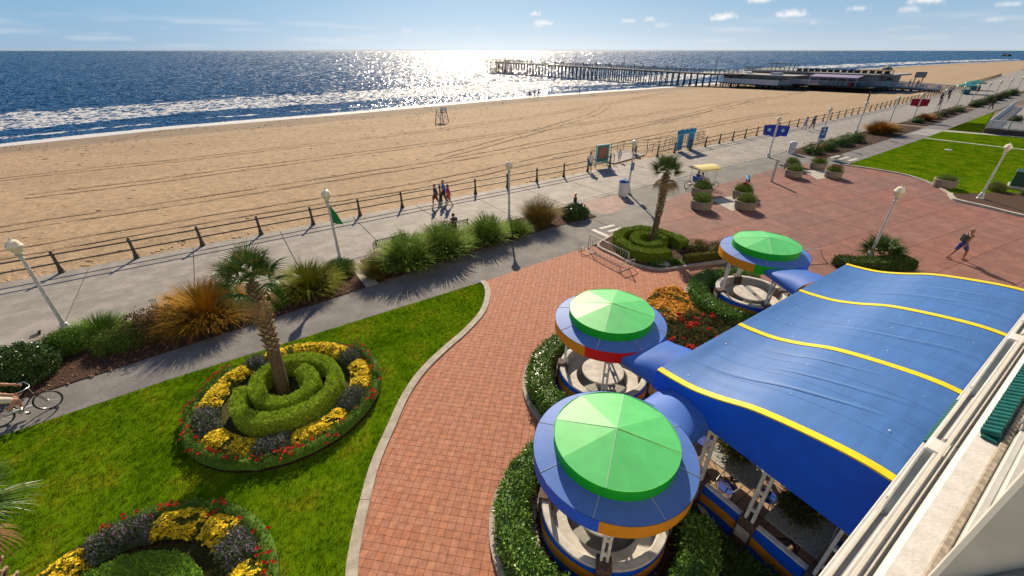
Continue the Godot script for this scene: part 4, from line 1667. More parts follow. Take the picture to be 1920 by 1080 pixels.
# ---- three round booths with green and blue roofs ----
func gazebos() -> void:
	var labels := ["nearest round booth with green drum roof and orange and blue fascia", "middle round booth with red and orange fascia under a green drum roof", "farthest round booth with green and orange fascia beside the red plaza"]
	for g in 3:
		var c: Vector2 = GZ[g]
		var t := thing("round_booth", labels[g], "booth", Vector3(c.x, 0, c.y), 0, "round booths along the cafe")
		# conical green top with eight folds
		var b := MB.new()
		var N := 64
		var apex := Vector3(0, 3.34, 0)
		var drop := (apex.y - 3.13) / (1.26 * cos(PI / 8))
		for i in N:
			var p := []
			var sector := TAU * (floorf(i / 8.0) + 0.5) / 8 + 0.16
			for q in [i, i + 1]:
				var a: float = TAU * q / N + 0.16
				p.append(Vector3(cos(a) * 1.26, apex.y - drop * 1.26 * cos(a - sector), sin(a) * 1.26))
			b.tri(apex, p[0], p[1], Vector3.UP)
		part(b, "green_top", t, M.green_roof)
		var band := MB.new()
		band.lathe([Vector2(1.24, 2.82), Vector2(1.262, 2.83), Vector2(1.262, 3.12)], 64)
		band.lathe([Vector2(1.262, 3.115), Vector2(1.272, 3.12), Vector2(1.268, 3.128), Vector2(1.255, 3.126)], 64)
		part(band, "green_band", t, M.green_band)
		var fl_ := []
		for i in 5:
			var a := rf(0, TAU)
			var r := rf(0.3, 1.1)
			fl_.append(Transform3D(Basis.IDENTITY.scaled(Vector3(0.3, 0.15, 0.4)), Vector3(cos(a) * r, 3.335 - r * 0.172, sin(a) * r)))
		scatter("flecks", t, lmesh("pebble", M.dark_metal), fl_)
		for i in 4:
			var a := TAU * i / 4 + 0.16 + TAU / 8
			var sm := MB.new()
			sm.tube([Vector3(0.02 * cos(a), 3.342, 0.02 * sin(a)), Vector3(1.262 * cos(a), 3.128, 1.262 * sin(a))], [0.006, 0.006], 4, false)
			part(sm, "seam", t, M.seam_gold if i == 0 else M.seam)
		# blue ring
		var ring := MB.new()
		ring.lathe([Vector2(1.68, 2.76), Vector2(1.2, 2.86)], 64)
		part(ring, "blue_ring", t, M.blue_ring)
		for i in 8:
			var a := TAU * (i + 0.3) / 8
			var sm := MB.new()
			sm.tube([Vector3(1.25 * cos(a), 2.853, 1.25 * sin(a)), Vector3(1.675 * cos(a), 2.766, 1.675 * sin(a))], [0.007, 0.007], 4, false)
			part(sm, "seam", t, M.seam)
		var under := MB.new()
		under.lathe([Vector2(0.0, 2.74), Vector2(1.66, 2.70)], 48)
		part(under, "lining", t, M.bench_grey)
		# coloured fascia pieces
		var joins := _fascia(g)
		for k in joins.size():
			var f := MB.new()
			var a1: float = joins[k][0]
			var a2: float = joins[k][1]
			var m := maxi(2, int((a2 - a1) / 0.1))
			for i in m:
				var u := lerpf(a1, a2, float(i) / m)
				var w := lerpf(a1, a2, float(i + 1) / m)
				var s := f.v.size()
				for q in [u, w]:
					var d := Vector3(cos(q), 0, sin(q))
					f.vert(d * 1.675 + Vector3(0, 2.40, 0), d)
					f.vert(d * 1.69 + Vector3(0, 2.765, 0), d)
				f.ix.append_array([s, s + 2, s + 3, s, s + 3, s + 1])
			part(f, "fascia", t, joins[k][2])
		# posts on brown blocks
		for i in 4:
			var a := TAU * i / 4 + PI / 4 - (0.18 if g == 2 else 0.0)
			var d := Vector3(cos(a), 0, sin(a))
			var bs := Basis(Vector3.UP, -a)
			var pb := MB.new()
			for s in [-0.06, 0.06]:
				pb.box(d * 1.27 + bs * Vector3(0, 1.78, s), Vector3(0.075, 1.9, 0.055), bs, 0.006)
			for y in [1.1, 1.6, 2.1]:
				pb.box(d * 1.27 + Vector3(0, y, 0), Vector3(0.035, 0.12, 0.07), bs)
			part(pb, "twin_post", t, M.white)
			var bl := MB.new()
			bl.box(d * 1.33 + Vector3(0, 0.45, 0), Vector3(0.36, 0.9, 0.32), bs, 0.02)
			part(bl, "post_block", t, M.pier_brown)
			var pl := MB.new()
			pl.box(d * 1.52 + Vector3(0, 0.5, 0), Vector3(0.02, 0.34, 0.3), bs, 0.005)
			part(pl, "block_plate", t, M.pale)
		# curved wall with its orange stripe, seat ring, table
		var wall := MB.new()
		wall.lathe([Vector2(1.46, 0.0), Vector2(1.46, 0.34)], 56)
		wall.lathe([Vector2(1.44, 0.6), Vector2(1.42, 0.78)], 56)
		part(wall, "blue_wall", t, M.blue)
		var st := MB.new()
		for i in 56:
			var u := TAU * i / 56
			var w := TAU * (i + 1) / 56
			var q := []
			for e in [u, w]:
				var lo := 0.38 + 0.05 * sin(e * 5.0)
				q.append(Vector3(cos(e) * 1.462, lo - 0.06, sin(e) * 1.462))
				q.append(Vector3(cos(e) * 1.445, lo + 0.24, sin(e) * 1.445))
			st.quad(q[0], q[2], q[3], q[1], Vector3(cos(u), 0, sin(u)))
		part(st, "orange_stripe", t, M.orange)
		var cap := MB.new()
		cap.lathe([Vector2(1.43, 0.78), Vector2(1.44, 0.82), Vector2(1.42, 0.84), Vector2(1.27, 0.84), Vector2(1.24, 0.81), Vector2(1.2, 0.5)], 56)
		part(cap, "wall_cap", t, M.bench)
		var seat := MB.new()
		seat.lathe([Vector2(0.82, 0.0), Vector2(0.84, 0.44), Vector2(0.86, 0.47), Vector2(1.22, 0.5)], 56)
		part(seat, "ring_seat", t, M.bench)
		var fl := MB.new()
		fl.lathe([Vector2(0.84, 0.12), Vector2(0.0, 0.12)], 40)
		part(fl, "booth_floor", t, M.bench_grey)
		if true:
			var tb := MB.new()
			tb.lathe([Vector2(0.24, 0.0), Vector2(0.2, 0.1), Vector2(0.12, 0.5), Vector2(0.3, 0.66), Vector2(0.66, 0.68), Vector2(0.685, 0.69), Vector2(0.685, 0.725), Vector2(0.66, 0.735), Vector2(0.0, 0.735)], 48)
			part(tb, "round_table", t, M.bench)
		# low barrel vault that joins the booth to the canopy
		var dir: Vector3 = [Vector3(1, 0, 0.02), Vector3(-0.05, 0, 1), Vector3(-0.50, 0, 0.866)][g]
		dir = dir.normalized()
		var len: float = [2.27, 2.70, 3.22][g]
		var half: float = [0.70, 0.86, 0.80][g]
		var rise: float = [0.40, 0.52, 0.46][g]
		var side := Vector3(-dir.z, 0, dir.x)
		var va := MB.new()
		var sgs := 20
		var lens := 8
		for j in lens + 1:
			var f := float(j) / lens
			var q := lerpf(1.42, len, f)
			for i in sgs + 1:
				var a := PI * i / sgs
				var rr := lerpf(0.12, rise, smoothstep(0.0, 0.85, f))
				var nn := (side * cos(a) * rr + Vector3.UP * sin(a) * half).normalized()
				va.vert(dir * q + side * cos(a) * half + Vector3(0, 2.60 + rr * sin(a), 0), nn)
		for j in lens:
			for i in sgs:
				var k := j * (sgs + 1) + i
				va.ix.append_array([k, k + 1, k + sgs + 2, k, k + sgs + 2, k + sgs + 1])
		for sd in [-1.0, 1.0]:
			va.quad(dir * 1.42 + side * half * sd + Vector3(0, 2.60, 0), dir * len + side * half * sd + Vector3(0, 2.60, 0), dir * len + side * half * sd + Vector3(0, 2.48, 0), dir * 1.42 + side * half * sd + Vector3(0, 2.42, 0), side * sd)
		part(va, "vault", t, M.blue_vault)

func _fascia(g: int) -> Array:
	# [from angle, to angle, paint]; angle 0 points along +x, PI / 2 towards the hotel
	if g == 0:
		return [[0.35, 2.52, M.orange], [2.52, TAU + 0.35, M.blue]]
	if g == 1:
		return [[0.30, 1.72, M.blue], [1.72, 2.78, M.red_paint], [2.78, 4.3, M.orange], [4.3, TAU + 0.30, M.blue]]
	return [[0.9, 1.93, M.blue], [1.93, 2.82, M.green_band], [2.82, 4.4, M.orange], [4.4, TAU + 0.9, M.blue]]

# ---- the terrace under the canopy ----
func patio() -> void:
	var fl := MB.new()
	fl.box(Vector3(0, 0.05, 0), Vector3(10.4, 0.1, 4.3))
	var f := part(fl, "patio_floor", self, M.joint)
	f.position = Vector3(12.75, 0, -2.3)
	f.set_meta("kind", "structure")
	for i in 8:
		for j in 6:
			var b := MB.new()
			b.box(Vector3.ZERO, Vector3(0.69, 0.02, 0.69))
			var o := part(b, "floor_tile", f, M.tile_floor)
			o.position = Vector3(-4.8 + i * 0.71, 0.105, -1.75 + j * 0.71)
	var w := thing("terrace_wall", "low blue terrace wall with orange wave and white cap below the canopy", "wall")
	for s in [[7.62, -3.05, 7.62, -0.15, Vector3(-1, 0, 0)], [7.9, -4.72, 17.9, -4.72, Vector3(0, 0, -1)]]:
		var a := Vector3(s[0], 0, s[1])
		var e := Vector3(s[2], 0, s[3])
		var nn: Vector3 = s[4]
		var mid := (a + e) / 2
		var L := a.distance_to(e)
		var along_x := absf(nn.z) > 0.5
		var b := MB.new()
		b.box(mid + Vector3(0, 0.38, 0), Vector3(L, 0.76, 0.2) if along_x else Vector3(0.2, 0.76, L))
		part(b, "blue_wall", w, M.blue)
		var cp := MB.new()
		cp.box(mid + Vector3(0, 0.79, 0), Vector3(L, 0.05, 0.13) if along_x else Vector3(0.13, 0.05, L), Basis.IDENTITY, 0.01)
		part(cp, "wall_cap", w, M.white)
		var st := MB.new()
		var m := int(L / 0.12)
		for i in m:
			var p := a.lerp(e, float(i) / m) + nn * 0.105
			var q := a.lerp(e, float(i + 1) / m) + nn * 0.105
			var h0 := 0.36 + 0.07 * sin(i * 0.24)
			var h1 := 0.36 + 0.07 * sin((i + 1) * 0.24)
			st.quad(p + Vector3(0, h0 - 0.14, 0), q + Vector3(0, h1 - 0.14, 0), q + Vector3(0, h1 + 0.14, 0), p + Vector3(0, h0 + 0.14, 0), nn)
		part(st, "orange_wave", w, M.orange)
	for z in [-3.0, -1.72, -0.32]:
		var b := MB.new()
		b.box(Vector3(7.62, 0.46, z), Vector3(0.42, 0.92, 0.36), Basis.IDENTITY, 0.02)
		part(b, "post_block", w, M.pier_brown)
		var pl := MB.new()
		pl.box(Vector3(7.40, 0.5, z), Vector3(0.02, 0.34, 0.3), Basis.IDENTITY, 0.005)
		part(pl, "block_plate", w, M.pale)
	# tables with plants, chairs
	var spots := [[8.86, -2.75, 0.98, 1.25, "patio table with a trailing potted plant, nearer the middle booth"], [8.5, -1.05, 1.05, 1.1, "patio table with a leafy potted plant, beside the hotel wall"]]
	for s in spots:
		var t := thing("patio_table", s[4], "table", Vector3(s[0], 0.1, s[1]), 0.02, "cafe terrace tables")
		var tp := MB.new()
		tp.box(Vector3(0, 0.66, 0), Vector3(s[2], 0.035, s[3]), Basis.IDENTITY, 0.01)
		part(tp, "tabletop", t, M.tabletop)
		var lg := MB.new()
		lg.tube([Vector3(0, 0.02, 0), Vector3(0, 0.64, 0)], [0.04, 0.04], 8)
		part(lg, "pedestal", t, M.dark_metal)
		for k in 4:
			var a := TAU * k / 4 + 0.78
			var l := MB.new()
			l.tube([Vector3(0, 0.06, 0), Vector3(cos(a) * 0.34, 0.015, sin(a) * 0.34)], [0.025, 0.018], 6)
			part(l, "leg", t, M.dark_metal)
		var pt := thing("potted_plant", "bushy green potted plant standing on the " + ("patio table nearer the booths" if s[1] < -2 else "patio table by the hotel wall"), "potted plant", Vector3(s[0] + 0.14, 0.78, s[1] - 0.18), 0, "plants on the terrace tables")
		var pb := MB.new()
		pb.lathe([Vector2(0.10, 0.0), Vector2(0.15, 0.2), Vector2(0.13, 0.2), Vector2(0.0, 0.17)], 14)
		part(pb, "pot", pt, M.dark_metal)
		_dome(pt, Vector3(0, 0.14, 0), 0.34, 0.32, 0.34, M.leaf, Color(0.035, 0.055, 0.012), Color(0.11, 0.11, 0.03), "thin", 420.0, 0.3)
	var ch := make_chair()
	var cl := ["blue patio chair at the corner near the middle booth", "dark patio chair on the open side of the table near the booths", "patio chair between the two terrace tables", "patio chair tucked by the hotel wall end of the terrace", "patio chair beyond the first terrace table"]
	var cs := [[8.95, -3.72, PI], [8.15, -2.55, PI / 2], [8.75, -1.85, PI], [8.85, -0.28, 0.0], [9.6, -2.75, -PI / 2]]
	for i in cs.size():
		var p := Vector3(cs[i][0], 0.115, cs[i][1])
		if i == 0:
			ch.position = p
			ch.rotation.y = cs[i][2]
			tag(ch, cl[0], "chair", "cafe terrace chairs")
		else:
			copy(ch, "patio_chair", cl[i], p, cs[i][2])
	# hedge and clipped shrubs below the wall
	var hg := thing("terrace_hedge", "dark clipped shrubs in shade along the foot of the blue terrace wall", "hedge")
	hedge(hg, smooth_line(pv([7.0, -3.4, 6.7, -2.6, 6.75, -1.5, 6.9, -0.4]), 4), 0.75, 0.45, 0.0, M.leaf, Color(0.03, 0.06, 0.015), Color(0.06, 0.11, 0.025), "round", 120.0)
	shrub("round_shrub", "round dark shrub in the shade left of the terrace wall", Vector3(5.65, 0, -0.75), 0.75, 0.7, 0.7, M.leaf, Color(0.03, 0.065, 0.02), Color(0.06, 0.12, 0.03), "round", 130.0)

func make_chair() -> Node3D:
	var t := thing("patio_chair", "", "chair")
	var s := MB.new()
	s.lathe([Vector2(0.0, 0.42), Vector2(0.17, 0.425), Vector2(0.205, 0.44), Vector2(0.2, 0.455), Vector2(0.0, 0.45)], 20)
	part(s, "seat", t, M.blue_seat)
	for k in 4:
		var a := TAU * k / 4 + PI / 4
		var l := MB.new()
		l.tube([Vector3(cos(a) * 0.17, 0.43, sin(a) * 0.17), Vector3(cos(a) * 0.23, 0.0, sin(a) * 0.23)], [0.011, 0.011], 6)
		part(l, "leg", t, M.chrome)
	for q in [[0.86, 0.21], [0.80, 0.17]]:
		var pts := []
		for i in 13:
			var a := PI * i / 12
			pts.append(Vector3(cos(a) * q[1], 0.43 + (q[0] - 0.43) * pow(sin(a), 0.5), -0.19 - 0.06 * sin(a)))
		var b := MB.new()
		b.tube(pts, 0.010, 6)
		part(b, "back_hoop", t, M.chrome)
	var ar := MB.new()
	for sd in [-1.0, 1.0]:
		ar.tube([Vector3(0.21 * sd, 0.66, -0.2), Vector3(0.25 * sd, 0.66, 0.05), Vector3(0.23 * sd, 0.62, 0.2), Vector3(0.19 * sd, 0.43, 0.16)], 0.010, 6)
	part(ar, "arm_rests", t, M.chrome)
	var bk := MB.new()
	for i in 5:
		bk.tube([Vector3(-0.12 + i * 0.06, 0.45, -0.19), Vector3(-0.12 + i * 0.06, 0.80, -0.245)], 0.006, 4)
	part(bk, "back_bars", t, M.chrome)
	return t

# ---- the boardwalk railing ----
func railings() -> void:
	var pm := MB.new()
	pm.lathe([Vector2(0.15, 0.0), Vector2(0.15, 0.06), Vector2(0.125, 0.10), Vector2(0.11, 0.22), Vector2(0.085, 0.30), Vector2(0.075, 0.55), Vector2(0.07, 0.98), Vector2(0.095, 1.0), Vector2(0.095, 1.06), Vector2(0.06, 1.09), Vector2(0.075, 1.14), Vector2(0.06, 1.19), Vector2(0.0, 1.21)], 8)
	var post_mesh := pm.mesh(M.post)
	var sections := [[-23.8, 32.6, "brown boardwalk railing from the left edge of the view to the beach access"], [39.0, 164.0, "brown boardwalk railing from the beach access on towards the pier"], [172.0, 300.0, "far boardwalk railing beyond the pier entrance"]]
	for s in sections:
		var t := thing("boardwalk_railing", s[2], "railing", Vector3.ZERO, 0, "railings along the beach side of the boardwalk")
		var x: float = s[0]
		var pts := []
		while x < s[1]:
			var p := Vector3(x, 0, -along(FENCE, x) + 0.02)
			inst(post_mesh, "post", t, Transform3D(Basis.IDENTITY, p))
			pts.append(p)
			x += 3.07
		for h in [1.0, 0.53]:
			for i in pts.size() - 1:
				var b := MB.new()
				var d: Vector3 = pts[i + 1] - pts[i]
				b.tube([Vector3.ZERO, d], [0.042, 0.042], 6, false)
				var o := part(b, "rail", t, M.rail)
				o.position = pts[i] + Vector3(0, h, 0)
	# ramp railings down to the sand at the access
	var rt := thing("beach_access_railing", "grey tube railing round the beach access beside the boardwalk gap", "railing")
	for run in [[32.6, -30.0, 32.2, -33.0], [32.2, -33.0, 38.9, -34.6], [38.9, -34.6, 43.4, -33.2], [39.0, -31.3, 45.6, -32.7], [43.4, -33.2, 52.5, -33.6], [45.6, -32.7, 52.5, -33.4]]:
		var a := Vector3(run[0], -0.1, run[1])
		var e := Vector3(run[2], -0.1, run[3])
		var k := maxi(2, int(a.distance_to(e) / 1.3))
		for i in k + 1:
			var b := MB.new()
			b.tube([Vector3.ZERO, Vector3(0, 1.05, 0)], [0.028, 0.028], 6)
			var o := part(b, "post", rt, M.post)
			o.position = a.lerp(e, float(i) / k)
		for h in [1.05, 0.72, 0.4]:
			var b := MB.new()
			b.tube([a + Vector3(0, h, 0), e + Vector3(0, h, 0)], [0.024, 0.024], 6)
			part(b, "rail", rt, M.post)
	base(pv([33.0, -30.3, 38.8, -31.3, 39.2, -34.4, 32.6, -32.9]), 0.01, "access_slab", M.concrete_c, -0.3)

# ---- the fishing pier ----
func pier() -> void:
	var t := thing("fishing_pier", "long wooden fishing pier on dark piles running out into the glitter", "pier")
	var deck := func(z: float) -> float: return lerpf(3.1, 4.35, clampf((-z - 100) / 140.0, 0, 1))
	var za := -86.0
	var zb := -240.0
	var cx := func(z: float) -> float: return 150.0 + 1.5 * sin((z + 90) * 0.012)
	var pile := MB.new()
	pile.tube([Vector3(0, -7.5, 0), Vector3(0, 0, 0)], [0.24, 0.19], 7)
	var pmesh := pile.mesh(M.wood_dark)
	var z := za
	var k := 0
	while z > zb:
		var y: float = deck.call(z)
		for s in [-1.0, 1.0]:
			var lean: float = 0.05 * s + R.randf_range(-0.025, 0.025)
			inst(pmesh, "pile", t, Transform3D(Basis(Vector3.BACK, lean), Vector3(cx.call(z) + s * 2.0, y - 0.3, z)))
		var b := MB.new()
		b.box(Vector3.ZERO, Vector3(5.2, 0.3, 0.3))
		var o := part(b, "cross_beam", t, M.wood_dark)
		o.position = Vector3(cx.call(z), y - 0.42, z)
		if k % 5 == 2:
			var br := MB.new()
			br.tube([Vector3(-2.1, 0, 0), Vector3(2.1, -3.6, 0)], [0.09, 0.09], 4)
			var o2 := part(br, "brace", t, M.wood_dark)
			o2.position = Vector3(cx.call(z), y - 0.6, z)
		z -= 2.6
		k += 1
	# deck boards in short bays, rails, benches
	z = za
	while z > zb:
		var z2 := z - 6.4
		var y0: float = deck.call(z)
		var b := MB.new()
		b.box(Vector3.ZERO, Vector3(5.0, 0.18, 6.3))
		var o := part(b, "deck_bay", t, M.wood_grey)
		o.position = Vector3(cx.call(z), y0 - 0.16, z - 3.2)
		for s in [-1.0, 1.0]:
			var rl := MB.new()
			for h in [1.05, 0.6]:
				rl.box(Vector3(0, h, 0), Vector3(0.12, 0.1, 6.4))
			for i in 4:
				rl.box(Vector3(0, 0.5, -2.4 + i * 1.6), Vector3(0.12, 1.05, 0.12))
			var ro := part(rl, "deck_rail", t, M.wood_grey)
			ro.position = Vector3(cx.call(z) + s * 2.42, y0, z - 3.2)
		z = z2
	var head := MB.new()
	head.box(Vector3(0, 0, 0), Vector3(15, 0.25, 9))
	for i in 9:
		head.box(Vector3(-7.2 + i * 1.8, 0.6, 4.4), Vector3(0.12, 1.1, 0.12))
		head.box(Vector3(-7.2 + i * 1.8, 0.6, -4.4), Vector3(0.12, 1.1, 0.12))
	for s in [-4.4, 4.4]:
		head.box(Vector3(0, 1.1, s), Vector3(14.6, 0.1, 0.14))
	var ho := part(head, "pier_head", t, M.wood_grey)
	ho.position = Vector3(150.5, 4.2, -236.5)
	for i in 12:
		inst(pmesh, "pile", t, Transform3D(Basis.IDENTITY, Vector3(144.0 + (i % 6) * 2.6, 4.1, -233.5 - 6.0 * (i / 6))))
	for q in [-98.0, -112.0, -140.0, -170.0]:
		var b := MB.new()
		b.tube([Vector3.ZERO, Vector3(0, 5.2, 0)], [0.10, 0.06], 6)
		b.box(Vector3(0, 5.2, 0.35), Vector3(0.16, 0.1, 0.8))
		var o := part(b, "light_pole", t, M.dark_metal)
		o.position = Vector3(cx.call(q) + 2.2, deck.call(q), q)
	pier_houses()

func crate(b: MB, x0: float, x1: float, y0: float, y1: float, z0: float, z1: float) -> void:
	b.box(Vector3((x0 + x1) / 2, (y0 + y1) / 2, (z0 + z1) / 2), Vector3(absf(x1 - x0), absf(y1 - y0), absf(z1 - z0)))

func pile_bents(t: Node, pts: Array, y1: float, w: float) -> void:
	for p in pts:
		var b := MB.new()
		b.tube([Vector3(0, -3.2 - y1 * 0.0, 0), Vector3(0, 0, 0)], [w, w], 6)
		var o := part(b, "pile", t, M.wood_dark)
		o.position = Vector3(p[0], y1, p[1])

func rail_run(t: Node, a: Vector3, e: Vector3, h: float, m: Material, step := 1.6, panel := false) -> void:
	var b := MB.new()
	var L := a.distance_to(e)
	var n := maxi(1, int(L / step))
	var d := (e - a).normalized()
	for i in n + 1:
		var p := a.lerp(e, float(i) / n)
		b.tube([p, p + Vector3(0, h, 0)], [0.07, 0.07], 4)
	for q in [h, h * 0.12]:
		b.tube([a + Vector3(0, q, 0), e + Vector3(0, q, 0)], [0.065, 0.065], 4)
	var bars := int(L / (0.16 if panel else 0.4))
	for i in bars:
		var p := a.lerp(e, (i + 0.5) / bars)
		b.box(p + Vector3(0, h * 0.55, 0), Vector3(0.06, h * 0.86, 0.06))
	part(b, "deck_rail", t, m)

func pier_houses() -> void:
	# seaward house
	var a := thing("pier_house", "flat roofed grey pier house with pale railing at the foot of the fishing pier", "building")
	var b := MB.new()
	crate(b, 147.2, 158, 0.35, 0.6, -92.5, -70)
	part(b, "deck", a, M.wood_dark)
	b = MB.new()
	crate(b, 149.8, 157.5, 0.6, 3.1, -92, -70.5)
	part(b, "wall", a, M.wall_grey)
	b = MB.new()
	crate(b, 148.6, 158, 3.1, 3.32, -92.4, -69.8)
	part(b, "roof", a, M.pier_roof)
	b = MB.new()
	crate(b, 147.25, 147.4, 0.6, 2.0, -91.0, -73)
	part(b, "pale_screen", a, M.pale_wall)
	for i in 6:
		b = MB.new()
		crate(b, 149.68, 149.78, 1.3, 2.5, -90.5 + i * 3.2, -88.3 + i * 3.2)
		var wn := part(b, "window", a, M.window)
		b = MB.new()
		crate(b, 149.66, 149.79, 1.24, 1.3, -90.6 + i * 3.2, -88.2 + i * 3.2)
		part(b, "sill", wn, M.pale_wall)
	b = MB.new()
	crate(b, 151.2, 153.2, 3.32, 3.9, -78, -75)
	crate(b, 152, 153, 3.32, 3.7, -86, -84.8)
	part(b, "roof_unit", a, M.pale_wall)
	rail_run(a, Vector3(147.3, 0.6, -73), Vector3(150.8, 1.15, -70), 1.2, M.pale_wall, 1.6, true)
	var pts := []
	for i in 12:
		for j in 3:
			pts.append([147.6 + j * 4.6, -92 + i * 2.0])
	pile_bents(a, pts, 0.4, 0.16)
	# long open house with the lavender awning
	var c := thing("pier_cafe", "open fronted pier cafe with lavender awning and shaded tables", "building", Vector3(0, 0.6, 0))
	b = MB.new()
	crate(b, 150.5, 166, 0.3, 0.55, -70, -50)
	part(b, "deck", c, M.wood_dark)
	b = MB.new()
	crate(b, 157, 165, 0.55, 3.2, -69, -52)
	part(b, "wall", c, M.wall_grey)
	b = MB.new()
	for i in 14:
		var z := -67.0 + i * 0.9
		b.quad(Vector3(157, 3.35, z), Vector3(157, 3.35, z + 0.9), Vector3(152.4, 2.75, z + 0.9), Vector3(152.4, 2.75, z), Vector3.UP)
	b.quad(Vector3(152.4, 2.75, -67), Vector3(152.4, 2.75, -54.4), Vector3(152.4, 2.4, -54.4), Vector3(152.4, 2.4, -67), Vector3.LEFT)
	part(b, "awning", c, M.lavender)
	for i in 6:
		b = MB.new()
		b.tube([Vector3(152.6, 0.5, -66.8 + i * 2.45), Vector3(152.6, 2.75, -66.8 + i * 2.45)], [0.08, 0.08], 6)
		part(b, "awning_post", c, M.pale_wall)
	for i in 8:
		b = MB.new()
		crate(b, 154.2, 155.3, 0.55, 1.4, -66 + i * 1.5, -65 + i * 1.5)
		part(b, "bench", c, [M.red_paint, M.wood_grey, M.pier_brown][i % 3])
	b = MB.new()
	crate(b, 156.4, 165.6, 3.3, 3.6, -69.4, -51.4)
	part(b, "roof", c, M.pier_roof)
	rail_run(c, Vector3(150.8, 0.55, -70), Vector3(154, 0.55, -57), 1.15, M.pale_wall, 1.8, true)
	rail_run(c, Vector3(154, 0.55, -57), Vector3(160.2, 0.55, -50.2), 1.15, M.pale_wall, 1.8, true)
	pts = []
	for i in 11:
		for j in 3:
			pts.append([151.2 + j * 5 + i * 0.35, -69.5 + i * 1.9])
	pile_bents(c, pts, 0.35, 0.16)
	b = MB.new()
	crate(b, 156, 166, -1.6, 0.3, -68, -52)
	part(b, "under_boards", c, M.wood_dark)
	# roof terrace behind with pergola
	var d := thing("roof_terrace", "dark roof terrace with pergola and railing above the pier houses", "building")
	b = MB.new()
	crate(b, 160, 174, 3.75, 4.15, -92, -49)
	part(b, "deck", d, M.pier_roof)
	b = MB.new()
	crate(b, 161.5, 173, 0, 3.75, -90, -51)
	part(b, "wall", d, M.wall_grey)
	rail_run(d, Vector3(160.2, 4.15, -92), Vector3(160.2, 4.15, -49.2), 1.0, M.wood_dark, 1.3)
	for i in 14:
		b = MB.new()
		crate(b, 161, 162, 4.15, 4.95, -75 + i * 1.8, -74.0 + i * 1.8)
		part(b, "terrace_chair", d, M.wood_dark)
	for i in 6:
		b = MB.new()
		b.tube([Vector3(162 + 3 * (i % 2), 4.1, -84 + 3.0 * (i / 2)), Vector3(162 + 3 * (i % 2), 6.1, -84 + 3.0 * (i / 2))], [0.09, 0.09], 5)
		part(b, "pergola_post", d, M.wood_dark)
	for i in 8:
		b = MB.new()
		crate(b, 161.4, 165.8, 6.1, 6.25, -84.6 + i * 0.98, -84.42 + i * 0.98)
		part(b, "pergola_beam", d, M.wood_grey)
	# entrance ramp
	var e := thing("pier_ramp", "white railed wooden ramp from the boardwalk up to the pier", "ramp")
	b = MB.new()
	b.quad(Vector3(159.8, 1.15, -52.5), Vector3(166.5, 1.15, -50), Vector3(175.6, 0.25, -38.6), Vector3(171.6, 0.25, -40.5), Vector3.UP)
	b.quad(Vector3(159.8, 1.15, -52.5), Vector3(171.6, 0.25, -40.5), Vector3(171.6, -0.15, -40.5), Vector3(159.8, 0.75, -52.5), Vector3(-1, 0, 1))
	part(b, "ramp_deck", e, M.wood_grey)
	rail_run(e, Vector3(159.8, 1.15, -52.4), Vector3(171.5, 0.25, -40.6), 1.2, M.pale_wall, 1.7, true)
	rail_run(e, Vector3(166.5, 1.15, -49.8), Vector3(175.5, 0.25, -38.8), 1.2, M.pale_wall, 1.7, true)
	pts = []
	for i in 8:
		pts.append([160.5 + i * 1.55, -52.2 + i * 1.6])
		pts.append([164.5 + i * 1.45, -50.6 + i * 1.5])
	pile_bents(e, pts, 0.5, 0.2)
	for i in 3:
		b = MB.new()
		b.tube([Vector3(163 + i * 3, 0.1, -49.6 + i * 3), Vector3(165.4 + i * 3, -1.3, -47.1 + i * 3)], [0.12, 0.12], 5)
		part(b, "brace", e, M.pier_brown)
	# kiosk with a blue body and a hat roof
	var kx := thing("pier_kiosk", "small round blue kiosk with grey hat roof beside the ramp", "kiosk", Vector3(164.0, 1.1, -51.8))
	b = MB.new()
	b.lathe([Vector2(1.5, 0), Vector2(1.5, 1.5)], 8)
	part(b, "body", kx, M.wave_light)
	b = MB.new()
	b.lathe([Vector2(2.3, 1.5), Vector2(1.0, 2.1), Vector2(0.9, 2.7), Vector2(0.6, 3.1), Vector2(0.0, 3.3)], 8)
	part(b, "roof", kx, M.wood_grey)
	# dark board on two posts
	var sg := thing("pier_signboard", "dark signboard on two tall leaning posts over the pier ramp", "sign", Vector3(170.5, 0.9, -46.0), -0.9)
	for s in [-0.9, 0.9]:
		b = MB.new()
		b.tube([Vector3(s, -0.5, 0), Vector3(s, 3.6, 0)], [0.13, 0.13], 6)
		part(b, "post", sg, M.wood_dark)
	b = MB.new()
	b.box(Vector3(0, 3.1, 0.15), Vector3(2.6, 1.4, 0.12))
	part(b, "board", sg, M.dark_metal)
	b = MB.new()
	b.box(Vector3(0, 3.1, 0.22), Vector3(2.3, 1.1, 0.03))
	part(b, "face", sg, M.wall_grey)

